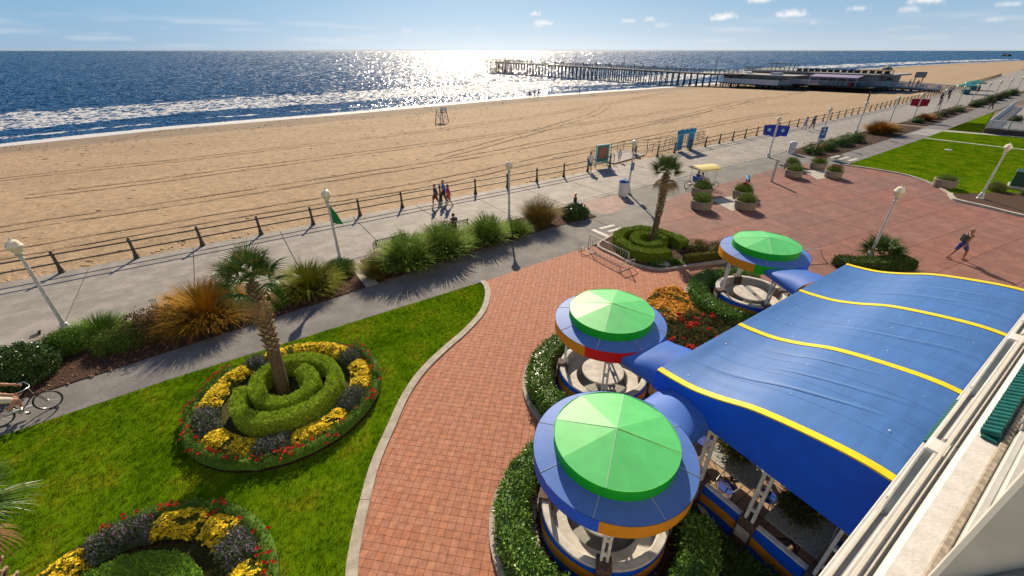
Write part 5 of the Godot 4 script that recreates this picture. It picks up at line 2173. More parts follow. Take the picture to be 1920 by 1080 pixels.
# ---- lamps ----
func lamps() -> void:
	var t := thing("street_lamp", "", "street lamp")
	var b := MB.new()
	b.lathe([Vector2(0.23, 0.0), Vector2(0.23, 0.07), Vector2(0.19, 0.11), Vector2(0.165, 0.32), Vector2(0.12, 0.44), Vector2(0.125, 0.48), Vector2(0.085, 0.52)], 12)
	part(b, "base", t, M.lamp_white)
	b = MB.new()
	b.lathe([Vector2(0.075, 0.5), Vector2(0.052, 3.32)], 12)
	part(b, "pole", t, M.lamp_white)
	b = MB.new()
	b.lathe([Vector2(0.052, 3.3), Vector2(0.085, 3.34), Vector2(0.085, 3.38), Vector2(0.06, 3.42), Vector2(0.11, 3.5), Vector2(0.13, 3.54), Vector2(0.0, 3.54)], 12)
	part(b, "collar", t, M.lamp_white)
	b = MB.new()
	b.lathe([Vector2(0.10, 3.54), Vector2(0.245, 3.82), Vector2(0.25, 3.86), Vector2(0.16, 4.04), Vector2(0.07, 4.08), Vector2(0.0, 4.08)], 6)
	part(b, "globe", t, M.globe)
	b = MB.new()
	b.lathe([Vector2(0.05, 4.07), Vector2(0.022, 4.11), Vector2(0.035, 4.14), Vector2(0.0, 4.19)], 8)
	part(b, "finial", t, M.lamp_white)
	var g := "white street lamps along the boardwalk"
	var L := [
		[-7.07, 21.64, "white street lamp at the far left beside the clipped green bushes"],
		[3.75, 21.88, "white street lamp flying a small green pennant"],
		[14.55, 21.9, "white street lamp between the tall green grasses and the small one, middle of the boardwalk"],
		[26.37, 22.4, "white street lamp with a blue square sign beside the litter bin"],
		[48.67, 23.0, "white street lamp with a pair of dark blue banners"],
		[62.0, 23.77, "street lamp just behind the blue information panel"],
		[73.7, 24.25, "street lamp behind the big orange grass clump with a pole top above it"],
		[85.5, 24.4, "street lamp next before the one with red banners"],
		[95.2, 24.3, "street lamp with a pair of red banners"],
		[109.7, 25.0, "street lamp nearest past the red banners"],
		[122.0, 25.4, "second street lamp past the red banners"],
		[131.0, 25.4, "third street lamp past the red banners"],
		[140.5, 25.5, "fourth street lamp past the red banners"],
		[150.5, 25.8, "fifth street lamp past the red banners"],
		[164.0, 26.4, "sixth street lamp past the red banners, far up the boardwalk"],
		[180.0, 27.2, "last distinguishable street lamp far up the boardwalk"]]
	for i in L.size():
		var p := Vector3(L[i][0], 0.0, -L[i][1])
		if i == 0:
			t.position = p
			tag(t, L[0][2], "street lamp", g)
		else:
			var c := copy(t, "street_lamp", L[i][2], p, i * 0.21)
			if i == 1:
				var f := MB.new()
				var q := [Vector3(0.06, 3.3, 0), Vector3(0.06, 2.35, 0), Vector3(0.5, 2.2, 0.14), Vector3(0.3, 2.8, 0.08)]
				f.quad(q[0], q[3], q[2], q[1])
				f.quad(q[0] + Vector3(0, 0, 0.01), q[1] + Vector3(0, 0, 0.01), q[2] + Vector3(0, 0, 0.01), q[3] + Vector3(0, 0, 0.01))
				part(f, "pennant", c, M.flag_green)
			if i == 3:
				var f := MB.new()
				f.box(Vector3(0.0, 2.1, 0.09), Vector3(0.44, 0.62, 0.03), Basis(Vector3.UP, -0.45), 0.005)
				part(f, "sign_plate", c, M.sign_blue)
				f = MB.new()
				for k in 3:
					f.box(Basis(Vector3.UP, -0.45) * Vector3(0, 2.28 - k * 0.17, 0.115), Vector3(0.24, 0.05, 0.008), Basis(Vector3.UP, -0.45))
				part(f, "sign_lines", c, M.white)
			if i == 4 or i == 8:
				for s in [-1.0, 1.0]:
					var f := MB.new()
					var m: Material = M.flag_blue if i == 4 else M.flag_red
					var l := []
					var r := []
					for k in 7:
						var u := k / 6.0
						l.append(Vector3(s * (0.08 + 1.1 * u), 3.25 + 0.04 * sin(u * 6.0), 0.07 * sin(u * 7.0)))
						r.append(Vector3(s * (0.08 + 1.02 * u), 2.05 + 0.25 * u + 0.05 * sin(u * 5.0), 0.10 * sin(u * 7.0 + 0.6)))
					f.ribbon(l, r, Vector3.BACK)
					var bn := part(f, "banner", c, m)
					bn.rotation.y = -c.rotation.y - 1.05
					if i == 4:
						var e := MB.new()
						var ctr := Vector3(s * 0.62, 2.78, 0.10)
						for w in 12:
							var a := TAU * w / 12
							var a2 := TAU * (w + 1) / 12
							e.tri(ctr, ctr + Vector3(cos(a), sin(a), 0) * 0.17, ctr + Vector3(cos(a2), sin(a2), 0) * 0.17, Vector3.BACK)
						part(e, "round_emblem", bn, M.wave_light)
			if i == 6:
				var f := MB.new()
				f.box(Vector3(0.05, 4.6, 0.0), Vector3(0.12, 1.3, 0.12), Basis(Vector3.BACK, -0.05))
				part(f, "pole_top", c, M.pier_brown)
	copy(t, "street_lamp", "white street lamp on the red plaza behind the low fan palm", Vector3(27.7, 0.0, -6.35), 0.3, "white street lamps round the red plaza")
	copy(t, "street_lamp", "white street lamp in the mulch bed at the right edge", Vector3(47.75, 0.0, -6.12), 0.3, "white street lamps round the red plaza")

# ---- things along the boardwalk and the plaza ----
func street_things() -> void:
	# planters
	var pots := [[30.6, -18.7, 1.05, "round planter beside the pedal surrey, farther of its pair"], [27.75, -16.75, 1.0, "round planter nearest the fan palm on the plaza"], [32.6, -16.5, 1.0, "round planter in front of the blue viewer stand"], [30.35, -14.95, 1.0, "round planter at the near corner of the pale square pad"], [45.26, -19.0, 0.95, "round planter nearest the tall metal bollard"], [42.5, -17.5, 1.0, "round planter at the left corner of the far pale pad"], [47.6, -17.7, 0.95, "round planter with red flowers at the back of the far pad"], [45.3, -15.4, 0.95, "round planter with tall red flowers at the right of the far pad"], [49.5, -8.75, 1.05, "lone round planter at the corner of the right lawn"]]
	for i in pots.size():
		var q = pots[i]
		var s: float = q[2]
		var t := thing("round_planter", q[3], "planter", Vector3(q[0], 0.0, q[1]), 0, "round concrete planters on the plaza")
		var b := MB.new()
		b.lathe([Vector2(0.60, 0.0), Vector2(0.70, 0.1), Vector2(0.74, 0.5), Vector2(0.76, 0.62), Vector2(0.74, 0.66), Vector2(0.66, 0.66), Vector2(0.64, 0.55), Vector2(0.0, 0.55)], 28)
		part(b, "bowl", t, M.terracotta)
		var so := MB.new()
		so.lathe([Vector2(0.64, 0.56), Vector2(0.0, 0.60)], 20)
		part(so, "soil", t, M.mulch)
		_dome(t, Vector3(0, 0.56, 0), 0.58, 0.5 if i < 8 else 0.35, 0.58, M.leaf, Color(0.07, 0.13, 0.018), Color(0.2, 0.27, 0.04), "thin", 190.0, 0.35)
		if i == 6 or i == 7 or i == 2:
			var xs := []
			for k in 26:
				var a := rf(0, TAU)
				var r := rf(0, 0.45)
				xs.append(Transform3D(rand_basis(Vector3.UP, rf(0.9, 1.7)), Vector3(cos(a) * r, rf(0.98, 1.2), sin(a) * r)))
			scatter("blossoms", t, lmesh("rose", M.red_flower), xs, xs.map(func(_k): return Color(0.45, 0.03, 0.035) * rf(0.7, 1.2)))
		t.scale = Vector3.ONE * s
	# litter bins
	for q in [[25.5, -22.2, "white litter bin with blue lid at the foot of the street lamp"], [52.8, -22.7, "grey litter bin near the blue information panel"]]:
		var t := thing("litter_bin", q[2], "litter bin", Vector3(q[0], 0, q[1]), 0.1)
		var b := MB.new()
		b.lathe([Vector2(0.36, 0.0), Vector2(0.36, 0.04), Vector2(0.34, 0.06), Vector2(0.35, 1.0), Vector2(0.37, 1.02), Vector2(0.37, 1.06)], 20)
		part(b, "drum", t, M.white if q[0] < 30 else M.pale_wall)
		b = MB.new()
		b.lathe([Vector2(0.39, 1.06), Vector2(0.38, 1.12), Vector2(0.24, 1.26), Vector2(0.0, 1.28)], 20)
		part(b, "lid", t, M.sign_blue if q[0] < 30 else M.pale_wall)
		b = MB.new()
		b.box(Vector3(0, 1.2, 0.26), Vector3(0.34, 0.12, 0.1), Basis(Vector3.RIGHT, 0.6), 0.01)
		part(b, "flap", t, M.white)
	# tall square bollard
	var bo := thing("tall_bollard", "tall grey metal post standing alone on the red plaza", "post", Vector3(39.3, 0, -17.7), 0.4)
	var b := MB.new()
	b.box(Vector3(0, 0.95, 0), Vector3(0.2, 1.9, 0.2), Basis.IDENTITY, 0.02)
	part(b, "shaft", bo, M.grey_metal)
	b = MB.new()
	b.box(Vector3(0, 1.92, 0), Vector3(0.24, 0.05, 0.24), Basis.IDENTITY, 0.01)
	part(b, "cap", bo, M.lamp_white)
	# blue viewer stand
	var vs := thing("viewer_stand", "teal coin viewer stand behind the plaza planters", "viewer", Vector3(34.3, 0, -17.3), 0.7)
	b = MB.new()
	b.lathe([Vector2(0.22, 0), Vector2(0.2, 0.06), Vector2(0.11, 0.12), Vector2(0.11, 1.1)], 10)
	part(b, "column", vs, M.wave_light)
	b = MB.new()
	b.box(Vector3(-0.15, 1.2, 0), Vector3(0.62, 0.2, 0.24), Basis(Vector3.BACK, 0.3), 0.04)
	part(b, "head", vs, M.wave_blue)
	b = MB.new()
	b.tube([Vector3(-0.4, 1.14, -0.0), Vector3(-0.62, 1.06, 0)], [0.09, 0.11], 10)
	part(b, "eyepiece", vs, M.dark_metal)
	# hydrant-like post with red top
	var hp := thing("short_bollard", "short grey post with red knob behind the round dark bush", "bollard", Vector3(20.35, 0, -22.0))
	b = MB.new()
	b.lathe([Vector2(0.13, 0), Vector2(0.13, 0.75), Vector2(0.10, 0.8), Vector2(0.0, 0.8)], 12)
	part(b, "post", hp, M.pier_brown)
	b = MB.new()
	b.lathe([Vector2(0.05, 0.8), Vector2(0.06, 0.95), Vector2(0.09, 1.0), Vector2(0.07, 1.08), Vector2(0.0, 1.1)], 10)
	part(b, "knob", hp, M.red_paint)
	# information kiosk by the railing
	var k := thing("map_kiosk", "upright teal framed map board beside the boardwalk railing", "sign", Vector3(30.75, 0, -29.9), -0.12)
	for s in [-0.72, 0.72]:
		b = MB.new()
		b.box(Vector3(s, 1.05, 0), Vector3(0.12, 2.1, 0.12), Basis.IDENTITY, 0.01)
		part(b, "leg", k, M.sign_frame)
	b = MB.new()
	b.box(Vector3(0, 1.3, 0), Vector3(1.34, 1.5, 0.08))
	part(b, "board", k, M.sign_teal)
	b = MB.new()
	b.box(Vector3(0, 2.1, 0), Vector3(1.66, 0.1, 0.2), Basis.IDENTITY, 0.01)
	b.box(Vector3(0, 0.52, 0), Vector3(1.34, 0.07, 0.12), Basis.IDENTITY, 0.01)
	part(b, "frame", k, M.sign_frame)
	b = MB.new()
	b.box(Vector3(0, 1.35, 0.046), Vector3(0.9, 1.1, 0.012))
	part(b, "poster", k, M.sign_print)
	# blue gate with a wavy top
	var g := thing("wave_gate", "blue and light blue gateway sign with wavy top at the beach access", "gate", Vector3(44.3, 0, -30.4), 0.02)
	for s in [-1.0, 1.0]:
		b = MB.new()
		b.box(Vector3(s, 0.98, 0), Vector3(1.0, 1.75, 0.1), Basis.IDENTITY, 0.01)
		var pn := part(b, "panel", g, M.wave_blue)
		b = MB.new()
		b.box(Vector3(s + 0.48 * signf(s), 0.98, 0.0), Vector3(0.10, 1.9, 0.14), Basis.IDENTITY, 0.01)
		part(b, "panel_edge", pn, M.wave_light)
		b = MB.new()
		b.box(Vector3(s, 0.05, 0), Vector3(0.1, 0.1, 0.1))
		part(b, "foot", pn, M.grey_metal)
	b = MB.new()
	var l := []
	var r := []
	for i in 33:
		var u := i / 32.0
		var x := lerpf(-1.62, 1.62, u)
		l.append(Vector3(x, 2.26 + 0.08 * absf(sin(u * PI * 3.5)), 0.06))
		r.append(Vector3(x, 1.86, 0.06))
	b.ribbon(l, r, Vector3.BACK)
	for i in 32:
		b.quad(l[i] - Vector3(0, 0, 0.12), l[i + 1] - Vector3(0, 0, 0.12), r[i + 1] - Vector3(0, 0, 0.12), r[i] - Vector3(0, 0, 0.12), Vector3.FORWARD)
		b.quad(l[i], l[i + 1], l[i + 1] - Vector3(0, 0, 0.12), l[i] - Vector3(0, 0, 0.12), Vector3.UP)
	part(b, "wavy_header", g, M.wave_blue)
	b = MB.new()
	b.box(Vector3(0, 1.83, 0.0), Vector3(3.2, 0.07, 0.16), Basis.IDENTITY, 0.01)
	part(b, "header_edge", g, M.wave_light)
	# blue information panel
	var ip := thing("information_panel", "tilted blue information panel on a white post in the flower bed", "sign", Vector3(54.0, 0, -20.9), -0.3)
	b = MB.new()
	b.tube([Vector3(0, 0, 0), Vector3(0, 2.3, 0)], [0.05, 0.05], 8)
	part(b, "post", ip, M.lamp_white)
	b = MB.new()
	b.box(Vector3(0.3, 2.3, 0.07), Vector3(1.0, 1.3, 0.05), Basis.IDENTITY, 0.01)
	part(b, "panel", ip, M.white)
	b = MB.new()
	b.box(Vector3(0.3, 2.3, 0.103), Vector3(0.82, 1.12, 0.012))
	part(b, "blue_face", ip, M.sign_blue)
	b = MB.new()
	for q in [[0.3, 2.62, 0.3, 0.2], [0.3, 2.3, 0.5, 0.06], [0.3, 2.12, 0.4, 0.06]]:
		b.box(Vector3(q[0], q[1], 0.113), Vector3(q[2], q[3], 0.008))
	part(b, "white_marks", ip, M.white)
	# lifeguard chair on the beach
	var lg := thing("lifeguard_stand", "empty wooden lifeguard stand alone on the open sand", "lifeguard stand", Vector3(32.85, beach_y(32.85, -70.0), -70.0), 0.5)
	for s in [[-0.7, -0.7], [0.7, -0.7], [-0.7, 0.7], [0.7, 0.7]]:
		b = MB.new()
		b.tube([Vector3(s[0] * 1.1, 0, s[1] * 1.2), Vector3(s[0] * 0.9, 2.2, s[1] * 0.7)], [0.06, 0.05], 6)
		part(b, "leg", lg, M.wood_grey)
	for sd in [-1.0, 1.0]:
		b = MB.new()
		b.tube([Vector3(-0.75, 0.2, 0.8 * sd), Vector3(0.65, 1.7, 0.6 * sd)], [0.04, 0.04], 5)
		b.tube([Vector3(0.75, 0.2, 0.8 * sd), Vector3(-0.65, 1.7, 0.6 * sd)], [0.04, 0.04], 5)
		b.tube([Vector3(0.76 * sd, 0.2, 0.8), Vector3(0.66 * sd, 1.7, -0.6)], [0.04, 0.04], 5)
		part(b, "cross_brace", lg, M.white)
	for i in 6:
		b = MB.new()
		b.box(Vector3(-0.6 + i * 0.24, 1.62, 0), Vector3(0.2, 0.05, 1.3))
		part(b, "seat_board", lg, M.wood_grey)
	for i in 4:
		b = MB.new()
		b.box(Vector3(0.66, 1.8 + i * 0.17, 0), Vector3(0.04, 0.13, 1.3), Basis(Vector3.BACK, -0.1))
		part(b, "back_board", lg, M.white)
	b = MB.new()
	for q in [0.4, 0.8, 1.2]:
		b.box(Vector3(-0.8, q, 0), Vector3(0.05, 0.06, 1.3))
	part(b, "ladder_rungs", lg, M.white)
	# bicycle rack
	var rk := thing("bike_rack", "grey tube bicycle rack on the brick path beside the spiral hedge", "bike rack")
	for x in [0.0, -0.55]:
		b = MB.new()
		var hgt := 0.95 if x == 0.0 else 0.25
		b.tube([Vector3(16.15 + x, 0.05, -16.1), Vector3(16.1 + x, hgt, -15.95), Vector3(16.05 + x, hgt, -13.05), Vector3(16.1 + x, 0.05, -12.9)], 0.026, 8)
		part(b, "frame_tube", rk, M.grey_metal)
	b = MB.new()
	b.tube([Vector3(16.1, 0.12, -16.0), Vector3(16.1, 0.12, -12.95)], [0.024, 0.024], 8)
	part(b, "lower_tube", rk, M.grey_metal)
	for i in 17:
		b = MB.new()
		b.tube([Vector3(16.09, 0.12, -15.85 + i * 0.172), Vector3(16.07, 0.94, -15.85 + i * 0.172)], [0.010, 0.010], 5)
		part(b, "bar", rk, M.grey_metal)
	for z in [-16.05, -12.95]:
		b = MB.new()
		b.tube([Vector3(16.1, 0.5, z), Vector3(15.5, 0.48, z), Vector3(15.4, 0.04, z), Vector3(16.4, 0.04, z), Vector3(16.5, 0.48, z), Vector3(16.1, 0.5, z)], 0.024, 8)
		part(b, "end_hoop", rk, M.grey_metal)
	# benches facing the sea behind the tall grasses
	for q in [[6.6, -22.0, "dark slatted bench half hidden behind the leftmost tall green grass"], [10.7, -22.15, "dark slatted bench with a seated person, behind the tall grasses"]]:
		var t := thing("park_bench", q[2], "bench", Vector3(q[0], 0, q[1] - 0.1), 0.02)
		for i in 5:
			b = MB.new()
			b.box(Vector3(0, 0.46, -0.34 + i * 0.105), Vector3(1.9, 0.03, 0.085), Basis.IDENTITY, 0.006)
			part(b, "seat_slat", t, M.dark_metal)
		for i in 22:
			b = MB.new()
			b.box(Vector3(-0.9 + i * 0.0857, 0.7, 0.17), Vector3(0.03, 0.42, 0.02), Basis(Vector3.RIGHT, 0.12))
			part(b, "back_bar", t, M.dark_metal)
		b = MB.new()
		b.box(Vector3(0, 0.93, 0.2), Vector3(1.9, 0.05, 0.04), Basis.IDENTITY, 0.01)
		part(b, "back_rail", t, M.dark_metal)
		for s in [-0.85, 0.85]:
			b = MB.new()
			b.tube([Vector3(s, 0, -0.36), Vector3(s, 0.64, -0.36), Vector3(s, 0.66, 0.14)], 0.028, 6)
			b.tube([Vector3(s, 0, 0.2), Vector3(s, 0.95, 0.2)], 0.028, 6)
			part(b, "end_frame", t, M.dark_metal)
	# utility box
	var ub := thing("utility_box", "dark green utility cabinet in the mulch bed at the right edge", "utility box", Vector3(54.3, 0.05, -5.1), 0.12)
	b = MB.new()
	b.box(Vector3(0, 0.1, 0), Vector3(1.75, 0.2, 1.5), Basis.IDENTITY, 0.02)
	part(b, "plinth", ub, M.pale)
	b = MB.new()
	b.box(Vector3(0, 0.75, 0), Vector3(1.5, 1.1, 1.25), Basis.IDENTITY, 0.03)
	part(b, "cabinet", ub, M.util_green)
	b = MB.new()
	b.box(Vector3(0, 1.33, 0), Vector3(1.6, 0.07, 1.35), Basis.IDENTITY, 0.02)
	part(b, "lid", ub, M.util_green)
	b = MB.new()
	b.box(Vector3(-0.2, 0.8, 0.632), Vector3(0.32, 0.2, 0.012))
	part(b, "notice", ub, M.pale_wall)
	b = MB.new()
	b.box(Vector3(0.3, 0.75, 0.65), Vector3(0.05, 0.16, 0.05))
	part(b, "latch", ub, M.grey_metal)
	surrey()
	# small things round the farthest booth
	var hp2 := thing("white_hoop", "low bent white pipe rail behind the farthest booth", "rail")
	b = MB.new()
	b.tube([Vector3(24.9, 0, -8.6), Vector3(24.9, 0.5, -8.6), Vector3(25.9, 0.5, -8.1), Vector3(26.1, 0.0, -7.9)], 0.03, 8)
	part(b, "pipe", hp2, M.lamp_white)
	var fp := thing("flower_pot", "dark red flower pot with a small plant under the farthest booth's edge", "flower pot", Vector3(21.3, 0.0, -7.2))
	b = MB.new()
	b.lathe([Vector2(0.2, 0.0), Vector2(0.32, 0.3), Vector2(0.34, 0.34), Vector2(0.29, 0.34), Vector2(0.0, 0.3)], 18)
	part(b, "pot", fp, M.red_pot)
	_dome(fp, Vector3(0, 0.3, 0), 0.3, 0.2, 0.3, M.leaf, Color(0.05, 0.09, 0.02), Color(0.12, 0.16, 0.04), "thin", 250.0, 0.3)
	for q in [[168.0, -34.5, "teal covered stand on the boardwalk by the far railing"], [186.0, -37.0, "second teal covered stand farther up the boardwalk"]]:
		var st := thing("covered_stand", q[2], "stand", Vector3(q[0], 0, q[1]), 0.3, "teal stands up the boardwalk")
		for s in [[-2.2, -1.0], [2.2, -1.0], [-2.2, 1.0], [2.2, 1.0]]:
			b = MB.new()
			b.tube([Vector3(s[0], 0, s[1]), Vector3(s[0], 1.9, s[1])], [0.05, 0.05], 6)
			part(b, "post", st, M.dark_metal)
		b = MB.new()
		b.lathe([Vector2(3.1, 1.75), Vector2(3.0, 1.95), Vector2(0.2, 2.6), Vector2(0.0, 2.6)], 4, Vector3.ZERO, PI / 4)
		part(b, "cover", st, M.sign_teal)
		b = MB.new()
		b.box(Vector3(0, 0.5, 0), Vector3(4.0, 0.9, 1.4), Basis.IDENTITY, 0.05)
		part(b, "counter", st, M.sign_teal)
	for i in 5:
		var bk := thing("rental_cycle", "dark rental cycle number %d in the row below the pier ramp" % (i + 1), "bicycle", Vector3(157.0 + i * 2.6, 0.0, -36.2 - i * 0.35), 0.5 + i * 0.1, "rental cycles by the pier ramp")
		bk.set_meta("label", ["nearest rental cycle in the row below the pier ramp", "second rental cycle from the near end below the pier ramp", "middle rental cycle of the row below the pier ramp", "second last rental cycle below the pier ramp", "farthest rental cycle of the row below the pier ramp"][i])
		wheel(bk, Vector3(-0.55, 0.35, 0), 0.34, 0)
		wheel(bk, Vector3(0.55, 0.35, 0), 0.34, 0)
		b = MB.new()
		b.tube([Vector3(-0.55, 0.35, 0), Vector3(-0.2, 0.85, 0), Vector3(0.35, 0.8, 0), Vector3(0.55, 0.35, 0)], 0.05, 5)
		b.box(Vector3(-0.25, 0.95, 0), Vector3(0.3, 0.08, 0.2), Basis.IDENTITY, 0.02)
		b.tube([Vector3(0.35, 0.8, 0), Vector3(0.3, 1.1, 0.25)], [0.03, 0.03], 5)
		part(b, "frame", bk, M.sign_blue)
	# far beach things
	for q in [[300.0, -112.0, "blue beach tent far up the sand", "tent"], [370.0, -118.0, "tan beach shelter far up the sand, past the blue tent", "tent"]]:
		var t := thing("beach_tent", q[2], q[3], Vector3(q[0], beach_y(q[0], q[1]), q[1]))
		b = MB.new()
		b.lathe([Vector2(3.2, 0), Vector2(2.6, 1.3), Vector2(0.0, 2.6)], 8)
		part(b, "shelter", t, M.sign_blue if q[0] < 320 else M.tan)
		b = MB.new()
		b.box(Vector3(-2.6, 0.7, 1.4), Vector3(0.5, 1.4, 1.2))
		part(b, "opening", t, M.dark_metal)
	# dark jetty on the horizon
	var jt := thing("far_jetty", "low dark jetty on the horizon at the far right", "jetty", Vector3(1500, -1.0, -260))
	for i in 7:
		b = MB.new()
		b.box(Vector3(i * 9 - 30, 1.0 + (i % 3), i * -3.0), Vector3(9.5, 2.2 + sin(i * 1.7), 5), Basis(Vector3.UP, i * 0.3), 0.8)
		part(b, "rock_pile", jt, M.wood_dark)

func wheel(t: Node, at: Vector3, r: float, turn: float, called := "wheel") -> void:
	var bs := Basis(Vector3.UP, turn)
	var ty := MB.new()
	var pts := []
	var rim := []
	for i in 29:
		var a := TAU * i / 28
		pts.append(at + bs * Vector3(cos(a) * r, sin(a) * r, 0))
		rim.append(at + bs * Vector3(cos(a) * (r - 0.028), sin(a) * (r - 0.028), 0))
	ty.tube(pts, 0.021, 6, false)
	var w := part(ty, called, t, M.black)
	var rm := MB.new()
	rm.tube(rim, 0.013, 5, false)
	part(rm, "rim", w, M.chrome)
	var sp := MB.new()
	for i in 14:
		var a := TAU * i / 14
		sp.tube([at, at + bs * Vector3(cos(a) * (r - 0.03), sin(a) * (r - 0.03), 0.0)], [0.004, 0.004], 3, false)
	sp.tube([at - bs * Vector3(0, 0, 0.05), at + bs * Vector3(0, 0, 0.05)], [0.03, 0.03], 8)
	part(sp, "spokes", w, M.chrome)

func bicycle(label: String, at: Vector3, turn: float) -> Node3D:  # heads along +x
	var t := thing("bicycle", label, "bicycle", at, turn)
	wheel(t, Vector3(-0.53, 0.335, 0), 0.32, 0)
	wheel(t, Vector3(0.55, 0.335, 0), 0.32, 0.05)
	var f := MB.new()
	var head := Vector3(0.36, 0.82, 0)
	var bb := Vector3(-0.06, 0.30, 0)
	var st := Vector3(-0.24, 0.78, 0)
	f.tube([st, Vector3(0.0, 0.62, 0), Vector3(0.2, 0.66, 0), head], 0.018, 8)
	f.tube([bb, Vector3(0.1, 0.42, 0), Vector3(0.38, 0.74, 0)], 0.02, 8)
	f.tube([bb, st], [0.018, 0.018], 8)
	for s in [-0.05, 0.05]:
		f.tube([bb + Vector3(0, 0, s), Vector3(-0.53, 0.335, s)], [0.012, 0.010], 6)
		f.tube([st + Vector3(0, -0.06, s * 0.5), Vector3(-0.53, 0.335, s)], [0.010, 0.009], 6)
		f.tube([Vector3(0.38, 0.72, s), Vector3(0.55, 0.335, s)], [0.014, 0.010], 6)
	part(f, "frame", t, M.cloth_dark_red)
	var h := MB.new()
	h.tube([Vector3(0.37, 0.78, 0), Vector3(0.35, 1.0, 0)], [0.014, 0.014], 6)
	h.tube([Vector3(0.05, 1.06, 0.32), Vector3(0.30, 1.07, 0.26), Vector3(0.40, 1.02, 0.06), Vector3(0.40, 1.02, -0.06), Vector3(0.30, 1.07, -0.26), Vector3(0.05, 1.06, -0.32)], 0.012, 6)
	part(h, "handlebar", t, M.chrome)
	for s in [-1.0, 1.0]:
		var g := MB.new()
		g.tube([Vector3(0.02, 1.06, 0.325 * s), Vector3(0.14, 1.065, 0.305 * s)], [0.018, 0.018], 6)
		part(g, "grip", t, M.black)
	var sd := MB.new()
	sd.tube([st, st + Vector3(-0.03, 0.13, 0)], [0.014, 0.014], 6)
	sd.box(st + Vector3(-0.07, 0.16, 0), Vector3(0.26, 0.06, 0.19), Basis.IDENTITY, 0.025)
	part(sd, "saddle", t, M.black)
	var cr := MB.new()
	cr.tube([bb + Vector3(0, 0, -0.06), bb + Vector3(0, 0, 0.06)], [0.085, 0.085], 16)
	cr.tube([bb + Vector3(0, 0, 0.09), bb + Vector3(0.13, -0.1, 0.09)], [0.012, 0.012], 5)
	cr.tube([bb + Vector3(0, 0, -0.09), bb + Vector3(-0.13, 0.1, -0.09)], [0.012, 0.012], 5)
	part(cr, "crank", t, M.chrome)
	for s in [1.0, -1.0]:
		var p := MB.new()
		p.box(bb + Vector3(0.13 * s, -0.1 * s, 0.14 * s), Vector3(0.1, 0.025, 0.09), Basis.IDENTITY, 0.008)
		part(p, "pedal", t, M.black)
	var ck := MB.new()
	ck.box(Vector3(0.70, 0.68, 0), Vector3(0.0, 0.0, 0.0))
	for s in [-0.035, 0.035]:
		ck.tube([Vector3(0.22, 0.68, s), Vector3(-0.3, 0.56, s)], [0.007, 0.007], 4)
	part(ck, "guard_bars", t, M.chrome)
	return t

func surrey() -> void:
	var t := thing("pedal_surrey", "four wheeled pedal surrey with yellow canopy beside the planters", "surrey", Vector3(32.1, 0, -19.75), -0.25)
	for s in [[-0.95, -0.5], [-0.95, 0.5], [0.95, -0.5], [0.95, 0.5]]:
		wheel(t, Vector3(s[0], 0.34, s[1]), 0.33, 0)
	var f := MB.new()
	for s in [-0.42, 0.42]:
		f.tube([Vector3(-1.0, 0.36, s), Vector3(0.6, 0.36, s), Vector3(1.05, 0.5, s)], 0.03, 6)
	f.tube([Vector3(-0.95, 0.36, -0.5), Vector3(-0.95, 0.36, 0.5)], [0.03, 0.03], 6)
	f.tube([Vector3(0.95, 0.36, -0.5), Vector3(0.95, 0.36, 0.5)], [0.03, 0.03], 6)
	part(f, "frame", t, M.cloth_dark_red)
	for s in [[-0.8, -0.52], [-0.8, 0.52], [0.75, -0.52], [0.75, 0.52]]:
		var p := MB.new()
		p.tube([Vector3(s[0], 0.4, s[1]), Vector3(s[0], 1.82, s[1])], [0.02, 0.02], 6)
		part(p, "canopy_post", t, M.chrome)
	var c := MB.new()
	var n := 10
	for i in n:
		var u := lerpf(-1.0, 1.0, float(i) / n)
		var w := lerpf(-1.0, 1.0, float(i + 1) / n)
		c.quad(Vector3(-1.0, 1.95 - 0.14 * u * u, u * 0.72), Vector3(-1.0, 1.95 - 0.14 * w * w, w * 0.72), Vector3(1.0, 1.95 - 0.14 * w * w, w * 0.72), Vector3(1.0, 1.95 - 0.14 * u * u, u * 0.72), Vector3.UP)
	for s in [-1.0, 1.0]:
		c.quad(Vector3(-1, 1.81, 0.72 * s), Vector3(1, 1.81, 0.72 * s), Vector3(1, 1.70, 0.725 * s), Vector3(-1, 1.70, 0.725 * s), Vector3(0, 0, s))
		c.quad(Vector3(s, 1.84, -0.7), Vector3(s, 1.84, 0.7), Vector3(s * 1.005, 1.72, 0.7), Vector3(s * 1.005, 1.72, -0.7), Vector3(s, 0, 0))
	part(c, "canopy", t, M.straw)
	var st := MB.new()
	st.box(Vector3(-0.35, 0.62, 0), Vector3(0.42, 0.08, 0.95), Basis.IDENTITY, 0.02)
	part(st, "seat", t, M.sign_blue)
	st = MB.new()
	st.box(Vector3(-0.58, 0.88, 0), Vector3(0.07, 0.42, 0.95), Basis(Vector3.BACK, 0.15), 0.02)
	part(st, "seat_back", t, M.sign_blue)
	st = MB.new()
	st.tube([Vector3(0.55, 0.4, 0.2), Vector3(0.25, 0.95, 0.2)], [0.015, 0.015], 6)
	var ring := []
	for i in 15:
		var a := TAU * i / 14
		ring.append(Vector3(0.25, 0.95, 0.2) + Vector3(0.07 * sin(a), 0.12 * sin(a), 0.15 * cos(a)))
	st.tube(ring, 0.012, 5, false)
	part(st, "steering_wheel", t, M.black)

